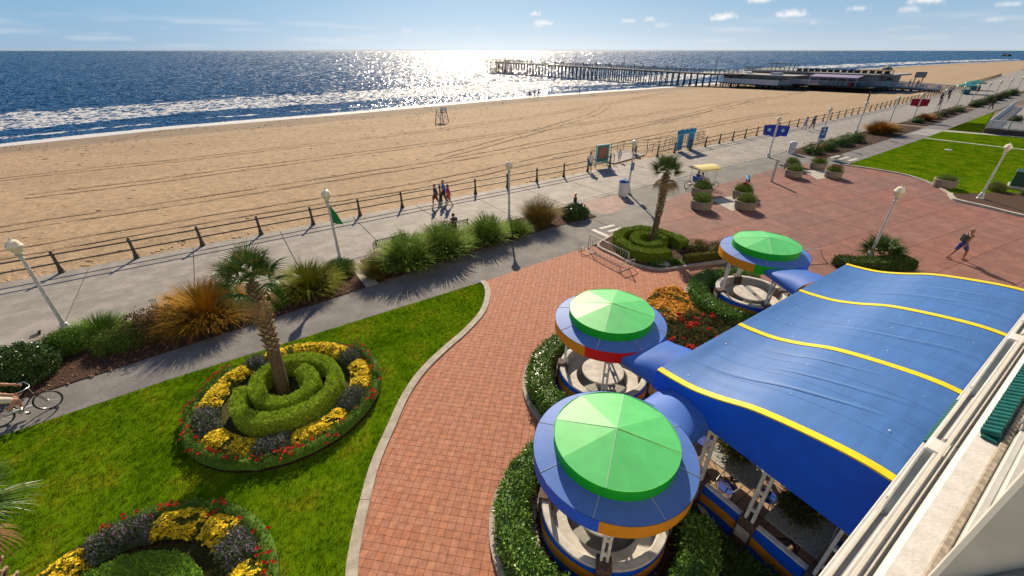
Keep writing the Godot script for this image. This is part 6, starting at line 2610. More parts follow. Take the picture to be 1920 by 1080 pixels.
# ---- gardens ----
func ring_patch(c: Vector2, a0: float, a1: float, r0: float, r1: float, h: float, kind: String, label: String, group: String) -> void:
	var mid := (a0 + a1) / 2
	var o := Vector3(c.x + cos(mid) * (r0 + r1) / 2, 0.04, c.y + sin(mid) * (r0 + r1) / 2)
	var t := thing(kind + "_flower_patch", label, "flowers", o, 0, group)
	var xs := []
	var cs := []
	var fx := []
	var fc := []
	var area := (a1 - a0) * (r1 * r1 - r0 * r0) / 2
	var nz := FastNoiseLite.new()
	nz.seed = int(a0 * 100) + 3
	nz.frequency = 1.6
	var ca: Color = {"yellow": Color(0.07, 0.10, 0.015), "purple": Color(0.05, 0.085, 0.04), "red": Color(0.06, 0.13, 0.015)}[kind]
	var cb: Color = {"yellow": Color(0.15, 0.17, 0.03), "purple": Color(0.10, 0.13, 0.07), "red": Color(0.13, 0.22, 0.03)}[kind]
	var b := MB.new()
	b.tint(ca)
	var k := maxi(3, int((a1 - a0) / 0.08))
	var hump := func(a: float, r: float) -> float:
		var u := clampf((r - r0) / (r1 - r0), 0, 1)
		var e := clampf(minf(a - a0, a1 - a) * (r0 + r1) / 2 / 0.16, 0, 1)
		return h * pow(sin(PI * clampf(u * 0.9 + 0.05, 0, 1)), 0.45) * lerpf(0.55, 1.0, e) * (1.0 + 0.28 * nz.get_noise_2d(c.x + cos(a) * r, c.y + sin(a) * r))
	for i in k:
		for j in 5:
			var q := []
			for e in [[i, j], [i + 1, j], [i + 1, j + 1], [i, j + 1]]:
				var a := lerpf(a0, a1, float(e[0]) / k)
				var r := lerpf(r0, r1, e[1] / 5.0)
				q.append(Vector3(c.x + cos(a) * r, hump.call(a, r) * 0.72 + 0.04, c.y + sin(a) * r) - o)
			b.quad(q[0], q[1], q[2], q[3], Vector3.UP)
	part(b, "stems", t, M.leaf)
	for i in int(area * 420):
		var a := rf(a0, a1)
		var r := sqrt(rf(r0 * r0, r1 * r1))
		var y: float = hump.call(a, r)
		var p := Vector3(c.x + cos(a) * r, y * rf(0.75, 1.2) + 0.03, c.y + sin(a) * r) - o
		xs.append(Transform3D(rand_basis(Vector3.UP, rf(0.7, 1.2)), p))
		cs.append(tone(ca, cb))
	scatter("foliage", t, lmesh("box" if kind != "purple" else "thin", M.leaf), xs, cs)
	var n := int(area * {"yellow": 620.0, "purple": 260.0, "red": 18.0}[kind])
	for i in n:
		var a := rf(a0, a1)
		var r := sqrt(rf(r0 * r0, r1 * r1))
		if kind != "red" and nz.get_noise_2d(c.x + cos(a) * r + 9, c.y + sin(a) * r) < -0.3:
			continue
		var y: float = hump.call(a, r)
		var p := Vector3(c.x + cos(a) * r, y * rf(0.96, 1.1) + 0.04, c.y + sin(a) * r) - o
		if kind == "yellow":
			fx.append(Transform3D(rand_basis(Vector3.UP, rf(0.55, 1.0)), p))
			fc.append(Color(0.74, 0.50, 0.006).lerp(Color(0.85, 0.64, 0.03), R.randf()) * rf(0.75, 1.1))
		elif kind == "purple":
			fx.append(Transform3D(Basis(Vector3(rf(-1, 1), 0, rf(-1, 1)).normalized(), rf(0, 0.35)).scaled(Vector3.ONE * rf(0.7, 1.25)), p - Vector3(0, 0.03, 0)))
			fc.append(Color(0.17, 0.09, 0.22).lerp(Color(0.34, 0.26, 0.38), R.randf()))
		else:
			for q in 3:
				fx.append(Transform3D(rand_basis(Vector3.UP, rf(0.5, 0.95)), p + Vector3(rf(-0.05, 0.05), rf(0, 0.04), rf(-0.05, 0.05))))
				fc.append(Color(0.55, 0.012, 0.012).lerp(Color(0.62, 0.05, 0.03), R.randf()) * rf(0.8, 1.2))
	scatter("blossoms", t, lmesh({"yellow": "daisy", "purple": "spike", "red": "rose"}[kind], M.yellow_flower if kind == "yellow" else M.red_flower), fx, fc)

func spiral(c: Vector2, phi: float, turns: Array) -> PackedVector2Array:  # [[angle in degrees, radius], ...]
	var p := PackedVector2Array()
	for q in turns:
		var a := deg_to_rad(q[0] as float) + phi
		p.append(c + Vector2(cos(a), sin(a)) * (q[1] as float))
	return smooth_line(p, 5)

func gardens() -> void:
	var HA := Color(0.19, 0.29, 0.022)
	var HB := Color(0.42, 0.56, 0.05)
	var c1 := Vector2(-0.28, -12.75)
	var c2 := Vector2(-4.35, -7.35)
	base(circle(c1.x, c1.y, 2.95), 0.042, "garden_bed", M.mulch)
	base(circle(c2.x, c2.y, 2.95), 0.042, "garden_bed", M.mulch)
	M.moss = mat(Color(0.085, 0.085, 0.016), 0.95, M.mulch.albedo_texture, 0.6)
	base(circle(c1.x, c1.y, 2.02), 0.05, "moss_ring", M.moss)
	base(circle(c2.x, c2.y, 1.95), 0.05, "moss_ring", M.moss)
	var dirs := ["on the side towards the path", "on the right", "towards the brick path", "at the near right", "at the near side", "at the near left", "at the left", "at the far left"]
	var d2r := PI / 180
	for q in [[260, 335, "yellow", "long yellow flower patch at the back of the palm bed, towards the bike path"], [335, 353, "purple", "small purple patch at the back right of the palm bed"], [353, 392, "yellow", "yellow flower patch on the right of the palm bed, by the brown mulch"], [32, 55, "purple", "dark purple patch at the right front of the palm bed"], [55, 97, "yellow", "yellow flower patch on the near right of the palm bed"], [97, 121, "purple", "pale purple patch at the very front of the palm bed"], [121, 163, "yellow", "yellow flower patch at the near left of the palm bed"], [163, 193, "purple", "purple patch at the left tip of the palm bed"], [193, 245, "yellow", "narrow yellow flower patch at the back left of the palm bed"], [245, 260, "purple", "little purple tuft behind the palm trunk"]]:
		ring_patch(c1, q[0] * d2r, q[1] * d2r, 1.96, 2.62, 0.32 if q[2] == "yellow" else 0.36, q[2], q[3], "flowers round the palm bed")
	for q in [[20, 115, "red flowers with dark leaves along the front right rim of the palm bed"], [115, 205, "red flowers with dark leaves along the front left rim of the palm bed"], [330, 380, "red flowers along the right rim of the palm bed"], [205, 240, "few red flowers at the back left rim of the palm bed"]]:
		ring_patch(c1, q[0] * d2r, q[1] * d2r, 2.55, 2.96, 0.36, "red", q[2], "red rims of the flower beds")
	for q in [[205, 256, "yellow", "yellow flower patch at the left end of the bottom bed"], [256, 286, "purple", "long purple patch at the back left of the bottom bed"], [286, 313, "yellow", "yellow flower patch at the back of the bottom bed"], [316, 335, "yellow", "small yellow flower patch at the back right of the bottom bed, in the palm shadow"], [335, 357, "purple", "pale purple patch on the right of the bottom bed"], [357, 400, "yellow", "yellow flower patch at the right end of the bottom bed"]]:
		ring_patch(c2, q[0] * d2r, q[1] * d2r, 1.98, 2.66, 0.34 if q[2] == "yellow" else 0.38, q[2], q[3], "flowers round the bottom bed")
	for q in [[262, 330, "a few red flowers on the back rim of the bottom bed"], [330, 400, "red flowers on the right rim of the bottom bed"]]:
		ring_patch(c2, q[0] * d2r, q[1] * d2r, 2.55, 2.95, 0.33, "red", q[2], "red rims of the flower beds")
	# spiral box hedges
	var h1 := thing("spiral_hedge", "clipped spiral box hedge round the palm in the big lawn flower bed", "hedge", Vector3.ZERO, 0, "spiral hedges round the palms")
	hedge(h1, spiral(Vector2(-0.26, -12.55), 0, [[208, 1.42], [165, 1.44], [125, 1.44], [85, 1.43], [45, 1.42], [5, 1.42], [-35, 1.42], [-75, 1.40], [-104, 1.33], [-126, 1.18], [-148, 1.0], [-176, 0.84], [-210, 0.76], [-245, 0.74], [-275, 0.74], [-310, 0.75], [-345, 0.76], [-380, 0.76], [-412, 0.76]]), 0.40, 0.68, 0.04, M.leaf, HA, HB, "box", 620.0)
	var h2 := thing("spiral_hedge", "clipped box hedge dome in the bottom flower bed, cut by the frame", "hedge", Vector3.ZERO, 0, "spiral hedges round the palms")
	hedge(h2, spiral(Vector2(-4.35, -7.2), 0, [[200, 1.4], [240, 1.4], [280, 1.38], [320, 1.36], [360, 1.36], [400, 1.36], [440, 1.36], [480, 1.36], [510, 1.2], [540, 1.0], [580, 0.85], [630, 0.75], [690, 0.72], [740, 0.74]]), 0.5, 0.62, 0.04, M.leaf, Color(0.09, 0.19, 0.02), Color(0.20, 0.36, 0.04), "box", 520.0)
	var YA := Color(0.11, 0.18, 0.015)
	var YB := Color(0.27, 0.34, 0.035)
	var h3 := thing("spiral_hedge", "yellow green clipped double hedge round the plaza palm", "hedge", Vector3.ZERO, 0, "spiral hedges round the palms")
	hedge(h3, smooth_line(pv([20.35, -12.75, 20.6, -13.6, 20.6, -14.6, 20.2, -15.4, 19.3, -15.85, 18.3, -15.75, 17.6, -15.1, 17.3, -14.2, 17.4, -13.3, 17.9, -12.8, 18.7, -12.55]), 5), 0.55, 0.58, 0.09, M.leaf, YA, YB, "box", 420.0, false, "outer_foliage")
	hedge(h3, smooth_line(pv([20.0, -13.75, 20.0, -14.6, 19.5, -15.1, 18.8, -15.0, 18.35, -14.5, 18.4, -13.9, 18.9, -13.6, 19.5, -13.5]), 5), 0.5, 0.52, 0.09, M.leaf, YA, YB, "box", 420.0, false, "inner_foliage")
	# hedges round the booths
	var dk := Color(0.06, 0.14, 0.02)
	var dl := Color(0.18, 0.32, 0.05)
	var gz := [[GZ[0], 38.0, 300.0, "curved glossy hedge round the nearest booth"], [GZ[1], 120.0, 292.0, "curved glossy hedge round the middle booth"], [GZ[2], 92.0, 340.0, "curved glossy hedge round the farthest booth"]]
	for g in gz:
		var t := thing("booth_hedge", g[3], "hedge", Vector3.ZERO, 0, "hedges round the booths")
		var p := PackedVector2Array()
		for i in 30:
			var a := deg_to_rad(lerpf(g[1], g[2], i / 29.0))
			p.append(g[0] + Vector2(cos(a), sin(a)) * 2.14)
		hedge(t, p, 0.66, 0.62, 0.09, M.gloss_leaf, dk, dl, "round", 150.0)
	# white pebbles and stepping stones between hedge and booth
	for g in 2:
		var pb := []
		for i in 500:
			var a := rf(2.2, 4.2)
			var r := rf(1.55, 1.82)
			pb.append(Transform3D(Basis(Vector3.UP, rf(0, TAU)).scaled(Vector3.ONE * rf(0.6, 1.5)), Vector3(GZ[g].x + cos(a) * r, 0.105, GZ[g].y + sin(a) * r)))
		tag(scatter("white_pebbles", self, lmesh("pebble", M.pale), pb), "pale pebbles between the hedge and the " + ["nearest", "middle"][g] + " booth", "pebbles")
		var sb := MB.new()
		var a0 := 2.75
		sb.prism(PackedVector2Array([Vector2(-0.25, -0.5), Vector2(0.2, -0.4), Vector2(0.3, 0.35), Vector2(-0.1, 0.55)]), 0.0, 0.06, false, 0.015)
		var so := part(sb, "stepping_stone", self, M.pale)
		so.position = Vector3(GZ[g].x + cos(a0) * 1.66, 0.09, GZ[g].y + sin(a0) * 1.66)
		so.rotation.y = -a0
		tag(so, "grey stepping stone inside the hedge of the " + ["nearest", "middle"][g] + " booth", "stone")
	# flower triangle between the booths
	var tri := smooth_line(pv(FLOWER_TRI), 4, true)
	var fx := {"orange": [[], []], "leaf": [[], []], "rose": [[], []], "bronze": [[], []]}
	var nz := FastNoiseLite.new()
	nz.seed = 12
	nz.frequency = 0.8
	var cnt := 0
	while cnt < 9000:
		var p := Vector2(rf(10.8, 16.4), rf(-10.5, -4.8))
		if not Geometry2D.is_point_in_polygon(p, tri):
			continue
		cnt += 1
		var n := nz.get_noise_2d(p.x, p.y)
		var north := p.y + n * 1.2 < -8.15
		var hh := (0.16 if north else 0.36) * (1.0 + n * 0.8)
		if north:
			if R.randf() < 0.55:
				fx.orange[0].append(Transform3D(rand_basis(Vector3.UP, rf(1.0, 1.7)), Vector3(p.x, 0.1 + hh * rf(0.7, 1.1), p.y)))
				fx.orange[1].append(Color(0.62, 0.22, 0.012).lerp(Color(0.7, 0.36, 0.03), R.randf()) * rf(0.6, 1.1))
			else:
				fx.leaf[0].append(Transform3D(rand_basis(Vector3.UP, rf(0.9, 1.5)), Vector3(p.x, 0.08 + hh * rf(0.3, 0.9), p.y)))
				fx.leaf[1].append(tone(Color(0.07, 0.09, 0.015), Color(0.14, 0.13, 0.02)))
		else:
			fx.bronze[0].append(Transform3D(rand_basis(Vector3.UP, rf(0.9, 1.5)), Vector3(p.x, 0.08 + hh * rf(0.5, 1.1), p.y)))
			fx.bronze[1].append(tone(Color(0.05, 0.085, 0.02), Color(0.14, 0.16, 0.05)) if R.randf() > 0.25 else tone(Color(0.16, 0.07, 0.035), Color(0.2, 0.12, 0.05)))
			if nz.get_noise_2d(p.x * 2.2 + 40, p.y * 2.2) > 0.42:
				for q in 2:
					fx.rose[0].append(Transform3D(rand_basis(Vector3.UP, rf(0.9, 1.6)), Vector3(p.x + rf(-0.05, 0.05), 0.12 + hh * rf(1.0, 1.2), p.y + rf(-0.05, 0.05))))
					fx.rose[1].append(Color(0.55, 0.02, 0.015).lerp(Color(0.6, 0.09, 0.03), R.randf()))
	var ft := thing("orange_flowers", "bed of small orange flowers beside the farthest booth's hedge", "flowers")
	scatter("foliage", ft, lmesh("box", M.leaf), fx.leaf[0], fx.leaf[1])
	scatter("blossoms", ft, lmesh("daisy", M.yellow_flower), fx.orange[0], fx.orange[1])
	var rt := thing("rose_bushes", "bronze leaved bushes with bright red flowers between the booths", "flowers")
	scatter("foliage", rt, lmesh("box", M.leaf), fx.bronze[0], fx.bronze[1])
	scatter("blossoms", rt, lmesh("rose", M.red_flower), fx.rose[0], fx.rose[1])
	var z1 := thing("low_hedge", "low olive zigzag hedge among the orange flowers", "hedge", Vector3.ZERO, 0, "low olive hedges")
	hedge(z1, pv([14.2, -9.95, 14.7, -10.05, 15.15, -9.85, 15.3, -9.3, 15.25, -8.85]), 0.26, 0.26, 0.09, M.leaf, Color(0.10, 0.105, 0.02), Color(0.15, 0.14, 0.03), "box", 420.0)
	var z2 := thing("low_hedge", "short olive hedge close to the middle booth's roof", "hedge", Vector3.ZERO, 0, "low olive hedges")
	hedge(z2, pv([13.35, -9.0, 13.7, -9.05, 14.1, -8.9]), 0.26, 0.26, 0.09, M.leaf, Color(0.10, 0.105, 0.02), Color(0.15, 0.14, 0.03), "box", 420.0)
	var z3 := thing("low_hedge", "bright green strip of hedge along the front edge of the canopy", "hedge", Vector3.ZERO, 0, "low olive hedges")
	hedge(z3, pv([10.9, -5.15, 12.4, -5.2, 14.0, -5.2, 15.6, -5.2]), 0.45, 0.7, 0.09, M.leaf, Color(0.09, 0.13, 0.015), Color(0.22, 0.26, 0.04), "box", 300.0)
	var z4 := thing("low_hedge", "low olive curved hedge in front of the spiral hedge bed", "hedge", Vector3.ZERO, 0, "low olive hedges")
	hedge(z4, smooth_line(pv([19.0, -11.75, 20.2, -11.35, 21.4, -10.95, 22.6, -10.3]), 5), 0.3, 0.42, 0.09, M.leaf, Color(0.10, 0.105, 0.02), Color(0.17, 0.16, 0.03), "box", 380.0)
	shrub("bronze_shrub", "sprawling bronze leaved shrub right of the spiral hedge, nearer the farthest booth", Vector3(21.6, 0.05, -11.5), 1.0, 0.6, 0.6, M.leaf, Color(0.07, 0.07, 0.02), Color(0.17, 0.11, 0.035), "thin", 140.0, "", 0.35)
	shrub("bronze_shrub", "small bronze leaved shrub right beside the spiral hedge", Vector3(20.9, 0.05, -12.3), 0.6, 0.55, 0.5, M.leaf, Color(0.07, 0.075, 0.02), Color(0.17, 0.12, 0.035), "thin", 140.0, "", 0.35)
	grass_clump("lily_clump", "bright green strappy clump in front of the spiral hedge, the left one", Vector3(17.65, 0.08, -12.3), 0.42, 0.36, 160, M.blade, Color(0.06, 0.14, 0.015), Color(0.15, 0.24, 0.04), 1.1, null, "strappy clumps by the spiral hedge", 2.4)
	grass_clump("lily_clump", "bright green strappy clump in front of the spiral hedge, the right one", Vector3(18.6, 0.08, -11.95), 0.42, 0.36, 160, M.blade, Color(0.06, 0.14, 0.015), Color(0.15, 0.24, 0.04), 1.1, null, "strappy clumps by the spiral hedge", 2.4)
	for q in [[18.0, -12.3, "round flat stone between the strappy clumps"], [18.7, -12.75, "round flat stone behind the right strappy clump"]]:
		var sb := MB.new()
		sb.lathe([Vector2(0.4, 0.0), Vector2(0.38, 0.04), Vector2(0.0, 0.05)], 16)
		var so := part(sb, "stepping_stone", self, M.pale)
		so.position = Vector3(q[0], 0.09, q[1])
		tag(so, q[2], "stone")
	# palms
	palm("fan palm with shaggy trunk growing out of the big lawn flower bed", Vector3(-0.42, 0.02, -13.05), Vector3(-0.28, 3.72, -14.05), 1.08, 23, 3, 11)
	palm("slim fan palm in the yellow green hedge on the plaza", Vector3(19.75, 0.05, -14.5), Vector3(20.6, 3.95, -14.95), 1.0, 22, 5, 12)
	palm("fan palm at the left edge with only its fronds in view", Vector3(-4.8, 0.02, -7.3), Vector3(-5.22, 3.75, -8.0), 1.05, 34, 4, 13)
	R.seed = 99
	var sg := thing("low_fan_palm", "low spreading fan palm at the foot of the red plaza lamp", "palm", Vector3(28.3, 0.0, -6.1))
	for i in 22:
		var f := i / 22.0
		var bs := Basis(Vector3.UP, i * 2.39996) * Basis(Vector3.RIGHT, -lerpf(1.2, 0.2, f))
		inst(frond(i % 3, M.frond), "frond", sg, Transform3D(bs.scaled(Vector3.ONE * 1.0), Vector3(0, 0.35, 0)))
	var sh := thing("plaza_hedge", "dark clipped hedge under the low fan palm beyond the canopy", "hedge")
	hedge(sh, smooth_line(pv([25.3, -6.9, 26.4, -6.1, 27.5, -5.4, 28.5, -4.9]), 5), 0.9, 0.55, 0.0, M.leaf, Color(0.04, 0.08, 0.018), Color(0.10, 0.15, 0.03), "round", 110.0)
	grass_clump("lily_clump", "grey green strappy plant behind the farthest booth", Vector3(20.6, 0.05, -6.6), 0.55, 0.6, 200, M.blade, Color(0.07, 0.11, 0.03), Color(0.17, 0.19, 0.08), 0.9, null, "", 2.6)
	boardwalk_beds()

func boardwalk_beds() -> void:
	var g := "shrubs and grasses between boardwalk and bike path"
	var DG := [Color(0.03, 0.075, 0.018), Color(0.08, 0.14, 0.03)]
	var BG := [Color(0.045, 0.12, 0.012), Color(0.12, 0.22, 0.03)]
	shrub("round_shrub", "big round glossy dark green bush at the left edge behind the cyclist", Vector3(-7.95, 0.03, -18.95), 1.15, 1.15, 1.0, M.gloss_leaf, DG[0], DG[1], "round", 190.0, g, 0.08)
	shrub("green_shrub", "bright green bush at the foot of the leftmost lamp", Vector3(-6.75, 0.03, -20.25), 0.8, 0.68, 0.7, M.leaf, BG[0], BG[1], "thin", 190.0, g)
	grass_clump("green_tuft", "grassy bright green tuft right of the leftmost lamp", Vector3(-6.0, 0.03, -20.75), 0.95, 0.85, 1400, M.blade, Color(0.06, 0.13, 0.015), Color(0.16, 0.24, 0.03), 0.95, null, g, 1.6)
	shrub("green_shrub", "low green ground bush before the reddish bush", Vector3(-5.0, 0.03, -19.4), 1.05, 0.62, 0.65, M.leaf, Color(0.05, 0.10, 0.012), Color(0.12, 0.19, 0.03), "thin", 170.0, g)
	shrub("reddish_shrub", "loose reddish brown leafed bush left of the orange grass", Vector3(-4.0, 0.03, -19.6), 1.1, 1.0, 0.85, M.leaf, Color(0.075, 0.06, 0.022), Color(0.17, 0.10, 0.05), "round", 120.0, g, 0.4)
	grass_clump("orange_grass", "big orange brown ornamental grass clump behind the palm", Vector3(-2.3, 0.03, -19.7), 1.4, 1.55, 5000, M.blade, Color(0.20, 0.115, 0.012), Color(0.42, 0.22, 0.02), 0.85, null, g, 1.7)
	grass_clump("green_tuft", "yellow green grass hummock right behind the palm crown", Vector3(1.75, 0.03, -20.0), 1.25, 1.25, 2600, M.blade, Color(0.09, 0.13, 0.012), Color(0.27, 0.26, 0.025), 0.9, null, g, 2.2)
	shrub("green_shrub", "small green bush between palm and grass hummock", Vector3(0.15, 0.03, -19.35), 0.7, 0.9, 0.6, M.leaf, BG[0], BG[1], "thin", 190.0, g)
	shrub("green_shrub", "little green bush at the foot of the pennant lamp", Vector3(3.45, 0.03, -20.9), 0.72, 0.65, 0.62, M.leaf, Color(0.05, 0.11, 0.012), Color(0.10, 0.18, 0.025), "thin", 190.0, g)
	var A := Color(0.085, 0.16, 0.02)
	var B := Color(0.26, 0.37, 0.06)
	grass_clump("tall_grass", "tan plumed grass clump at the left end of the tall grasses", Vector3(4.95, 0.03, -19.55), 0.8, 1.05, 1500, M.blade, Color(0.10, 0.12, 0.02), Color(0.24, 0.2, 0.06), 0.6, M.plume, g, 1.4)
	grass_clump("tall_grass", "widest tall striped green grass clump, second from the left", Vector3(6.7, 0.03, -19.75), 1.2, 1.6, 1500, M.blade, A, B, 0.75, null, g, 4.2)
	grass_clump("tall_grass", "tall striped green grass clump before the first bench", Vector3(8.85, 0.03, -20.0), 1.15, 1.65, 1500, M.blade, A, B, 0.75, null, g, 4.2)
	grass_clump("tall_grass", "lower yellowish grass clump before the seated person", Vector3(10.3, 0.03, -20.1), 0.7, 1.05, 1100, M.blade, Color(0.10, 0.13, 0.02), Color(0.24, 0.24, 0.05), 0.7, null, g, 1.5)
	grass_clump("tall_grass", "tall striped green grass clump just left of the middle lamp", Vector3(11.85, 0.03, -20.3), 0.95, 1.45, 1200, M.blade, A, B, 0.75, null, g, 4.2)
	grass_clump("tall_grass", "small striped green grass clump just right of the middle lamp", Vector3(13.9, 0.03, -20.2), 0.85, 0.95, 1100, M.blade, A, B, 0.8, null, g, 3.0)
	grass_clump("tall_grass", "brown tipped upright grass clump right of the middle lamp", Vector3(16.3, 0.03, -20.9), 1.25, 1.45, 2800, M.blade, Color(0.11, 0.13, 0.025), Color(0.32, 0.2, 0.07), 0.42, M.plume, g, 1.2)
	shrub("round_shrub", "round dark green bush at the right end of the near beds", Vector3(19.05, 0.03, -20.5), 0.95, 0.85, 0.85, M.gloss_leaf, DG[0], DG[1], "round", 190.0, g, 0.08)
	# farther beds
	var far := [[54.8, -21.3, 1.5, 1.0, "green", "flowering green bushes at the foot of the information panel"], [58.2, -21.4, 2.0, 1.0, "green", "dark green bushes right of the information panel"], [62.6, -21.6, 2.1, 1.1, "green", "long dark green bush before the orange grass"], [66.5, -21.8, 2.0, 1.1, "green", "dark green bush nearest the orange grass"], [76.2, -22.3, 0, 0, "orange", ""], [80.5, -22.2, 1.5, 0.75, "green", "low dark bush right of the orange grass"], [93.0, -23.0, 1.3, 0.8, "green", "low green bush by the red banner lamp"], [96.8, -23.2, 0, 0, "orange2", ""], [101, -23.2, 2.0, 0.8, "pale", "pale yellow green bushes past the small orange grass"], [106, -23.5, 2.0, 0.9, "brown", "brownish low bushes beyond the yellow green ones"], [111, -23.8, 2.2, 0.9, "brown", "second brownish low bush beyond the yellow green ones"], [117, -24.0, 2.6, 1.0, "pale", "pale green bush at the far crossing"], [131, -24.5, 2.2, 1.2, "green", "green bush just past the far crossing"], [137, -24.8, 2.4, 1.0, "brown", "brownish bush past the far crossing"], [144, -25.2, 2.6, 1.4, "green", "tall green bush up the boardwalk"], [152, -25.4, 2.8, 1.4, "brown", "brown bush up the boardwalk"], [161, -26, 3.0, 1.5, "green", "far green bush up the boardwalk"], [172, -26.5, 3.4, 1.5, "green", "farthest green bush up the boardwalk"]]
	for q in far:
		var p := Vector3(q[0], 0.03, q[1])
		match q[4]:
			"orange":
				grass_clump("orange_grass", "large orange grass clump at the end of the far green bushes", p, 1.9, 1.75, 2600, M.blade, Color(0.22, 0.13, 0.02), Color(0.42, 0.2, 0.03), 0.8, null, g, 3.0)
			"orange2":
				grass_clump("orange_grass", "smaller orange grass clump past the red banners", p, 1.3, 1.2, 1500, M.blade, Color(0.22, 0.11, 0.03), Color(0.38, 0.17, 0.04), 0.8, null, g, 3.0)
			_:
				var cc: Array = {"green": [Color(0.035, 0.075, 0.015), Color(0.10, 0.15, 0.03)], "pale": [Color(0.10, 0.13, 0.025), Color(0.2, 0.21, 0.06)], "brown": [Color(0.06, 0.055, 0.025), Color(0.14, 0.10, 0.05)]}[q[4]]
				var s := shrub("far_shrub", q[5], p, q[2], q[3], minf(q[2], 1.1), M.leaf, cc[0], cc[1], "round", 34.0, g, 0.3)
				if q[0] < 56:
					var xs := []
					for k in 40:
						xs.append(Transform3D(rand_basis(Vector3.UP, rf(1.2, 2.0)), Vector3(rf(-1.3, 1.3), rf(0.6, 1.05), rf(-0.8, 0.8))))
					scatter("blossoms", s, lmesh("rose", M.red_flower), xs, xs.map(func(_k): return Color(0.45, 0.08, 0.04)))
	# plants in the right mulch bed
	shrub("green_shrub", "small yellow green bush left of the green utility cabinet", Vector3(51.6, 0.05, -6.0), 0.6, 0.6, 0.5, M.leaf, Color(0.08, 0.11, 0.02), Color(0.19, 0.2, 0.05), "thin", 150.0)
	grass_clump("green_tuft", "strappy tuft in front of the green utility cabinet", Vector3(51.8, 0.05, -4.2), 0.6, 0.55, 420, M.blade, Color(0.07, 0.11, 0.03), Color(0.15, 0.18, 0.06), 1.0, null, "", 2.2)
	grass_clump("orange_grass", "low tawny grass patch by the bed kerb at the right edge", Vector3(51.2, 0.05, -2.9), 0.9, 0.35, 700, M.blade, Color(0.2, 0.12, 0.03), Color(0.33, 0.2, 0.06), 1.1, null, "", 2.2)

# ---- the railed terrace at the far right ----
func terrace() -> void:
	var t := thing("railed_terrace", "raised brick terrace with white picket railing at the right edge", "terrace")
	var b := MB.new()
	b.prism(pv([88.6, -14.5, 112, -17.2, 128, -18.8, 140, -12, 140, 0.1, 91.5, 0.1]), -0.05, 0.62)
	part(b, "plinth", t, M.pier_brown)
	b = MB.new()
	b.prism(pv([88.9, -14.3, 112, -17.0, 127.6, -18.6, 139.6, -12, 139.6, 0, 91.7, 0]), 0.6, 0.68)
	part(b, "terrace_floor", t, M.concrete)
	rail_run(t, Vector3(88.7, 0.66, -14.4), Vector3(127.8, 0.66, -18.6), 1.0, M.white, 2.0, true)
	rail_run(t, Vector3(88.7, 0.66, -14.4), Vector3(91.4, 0.66, -0.2), 1.0, M.white, 2.0, true)
	for i in 12:
		var p := Vector3(92.5 + (i % 6) * 5.0, 0.68, -3.5 - (i / 6) * 5.5 - (i % 6) * 0.4)
		var s := thing("terrace_table", "dark round terrace table behind the white picket railing", "table", p, 0, "tables on the railed terrace")
		var m := MB.new()
		m.lathe([Vector2(0.3, 0), Vector2(0.05, 0.05), Vector2(0.05, 0.7), Vector2(0.6, 0.72), Vector2(0.6, 0.76), Vector2(0, 0.77)], 12)
		part(m, "table", s, M.dark_metal if i % 3 else M.pale_wall)
		for k in 3:
			var a: float = k * 2.1 + i
			var cb := MB.new()
			cb.box(Vector3(cos(a) * 0.95, 0.42, sin(a) * 0.95), Vector3(0.45, 0.05, 0.45), Basis(Vector3.UP, -a), 0.01)
			cb.box(Vector3(cos(a) * 1.16, 0.66, sin(a) * 1.16), Vector3(0.05, 0.5, 0.45), Basis(Vector3.UP, -a), 0.01)
			for e in [[-1, -1], [-1, 1], [1, -1], [1, 1]]:
				cb.box(Vector3(cos(a) * 0.95, 0.2, sin(a) * 0.95) + Basis(Vector3.UP, -a) * Vector3(e[0] * 0.2, 0, e[1] * 0.2), Vector3(0.04, 0.42, 0.04), Basis(Vector3.UP, -a))
			part(cb, "chair", s, M.dark_metal)
	shrub("green_shrub", "dark shrub inside the white railed terrace", Vector3(100, 0.66, -13.6), 1.4, 0.9, 0.8, M.leaf, Color(0.03, 0.05, 0.015), Color(0.07, 0.09, 0.03), "round", 40.0)

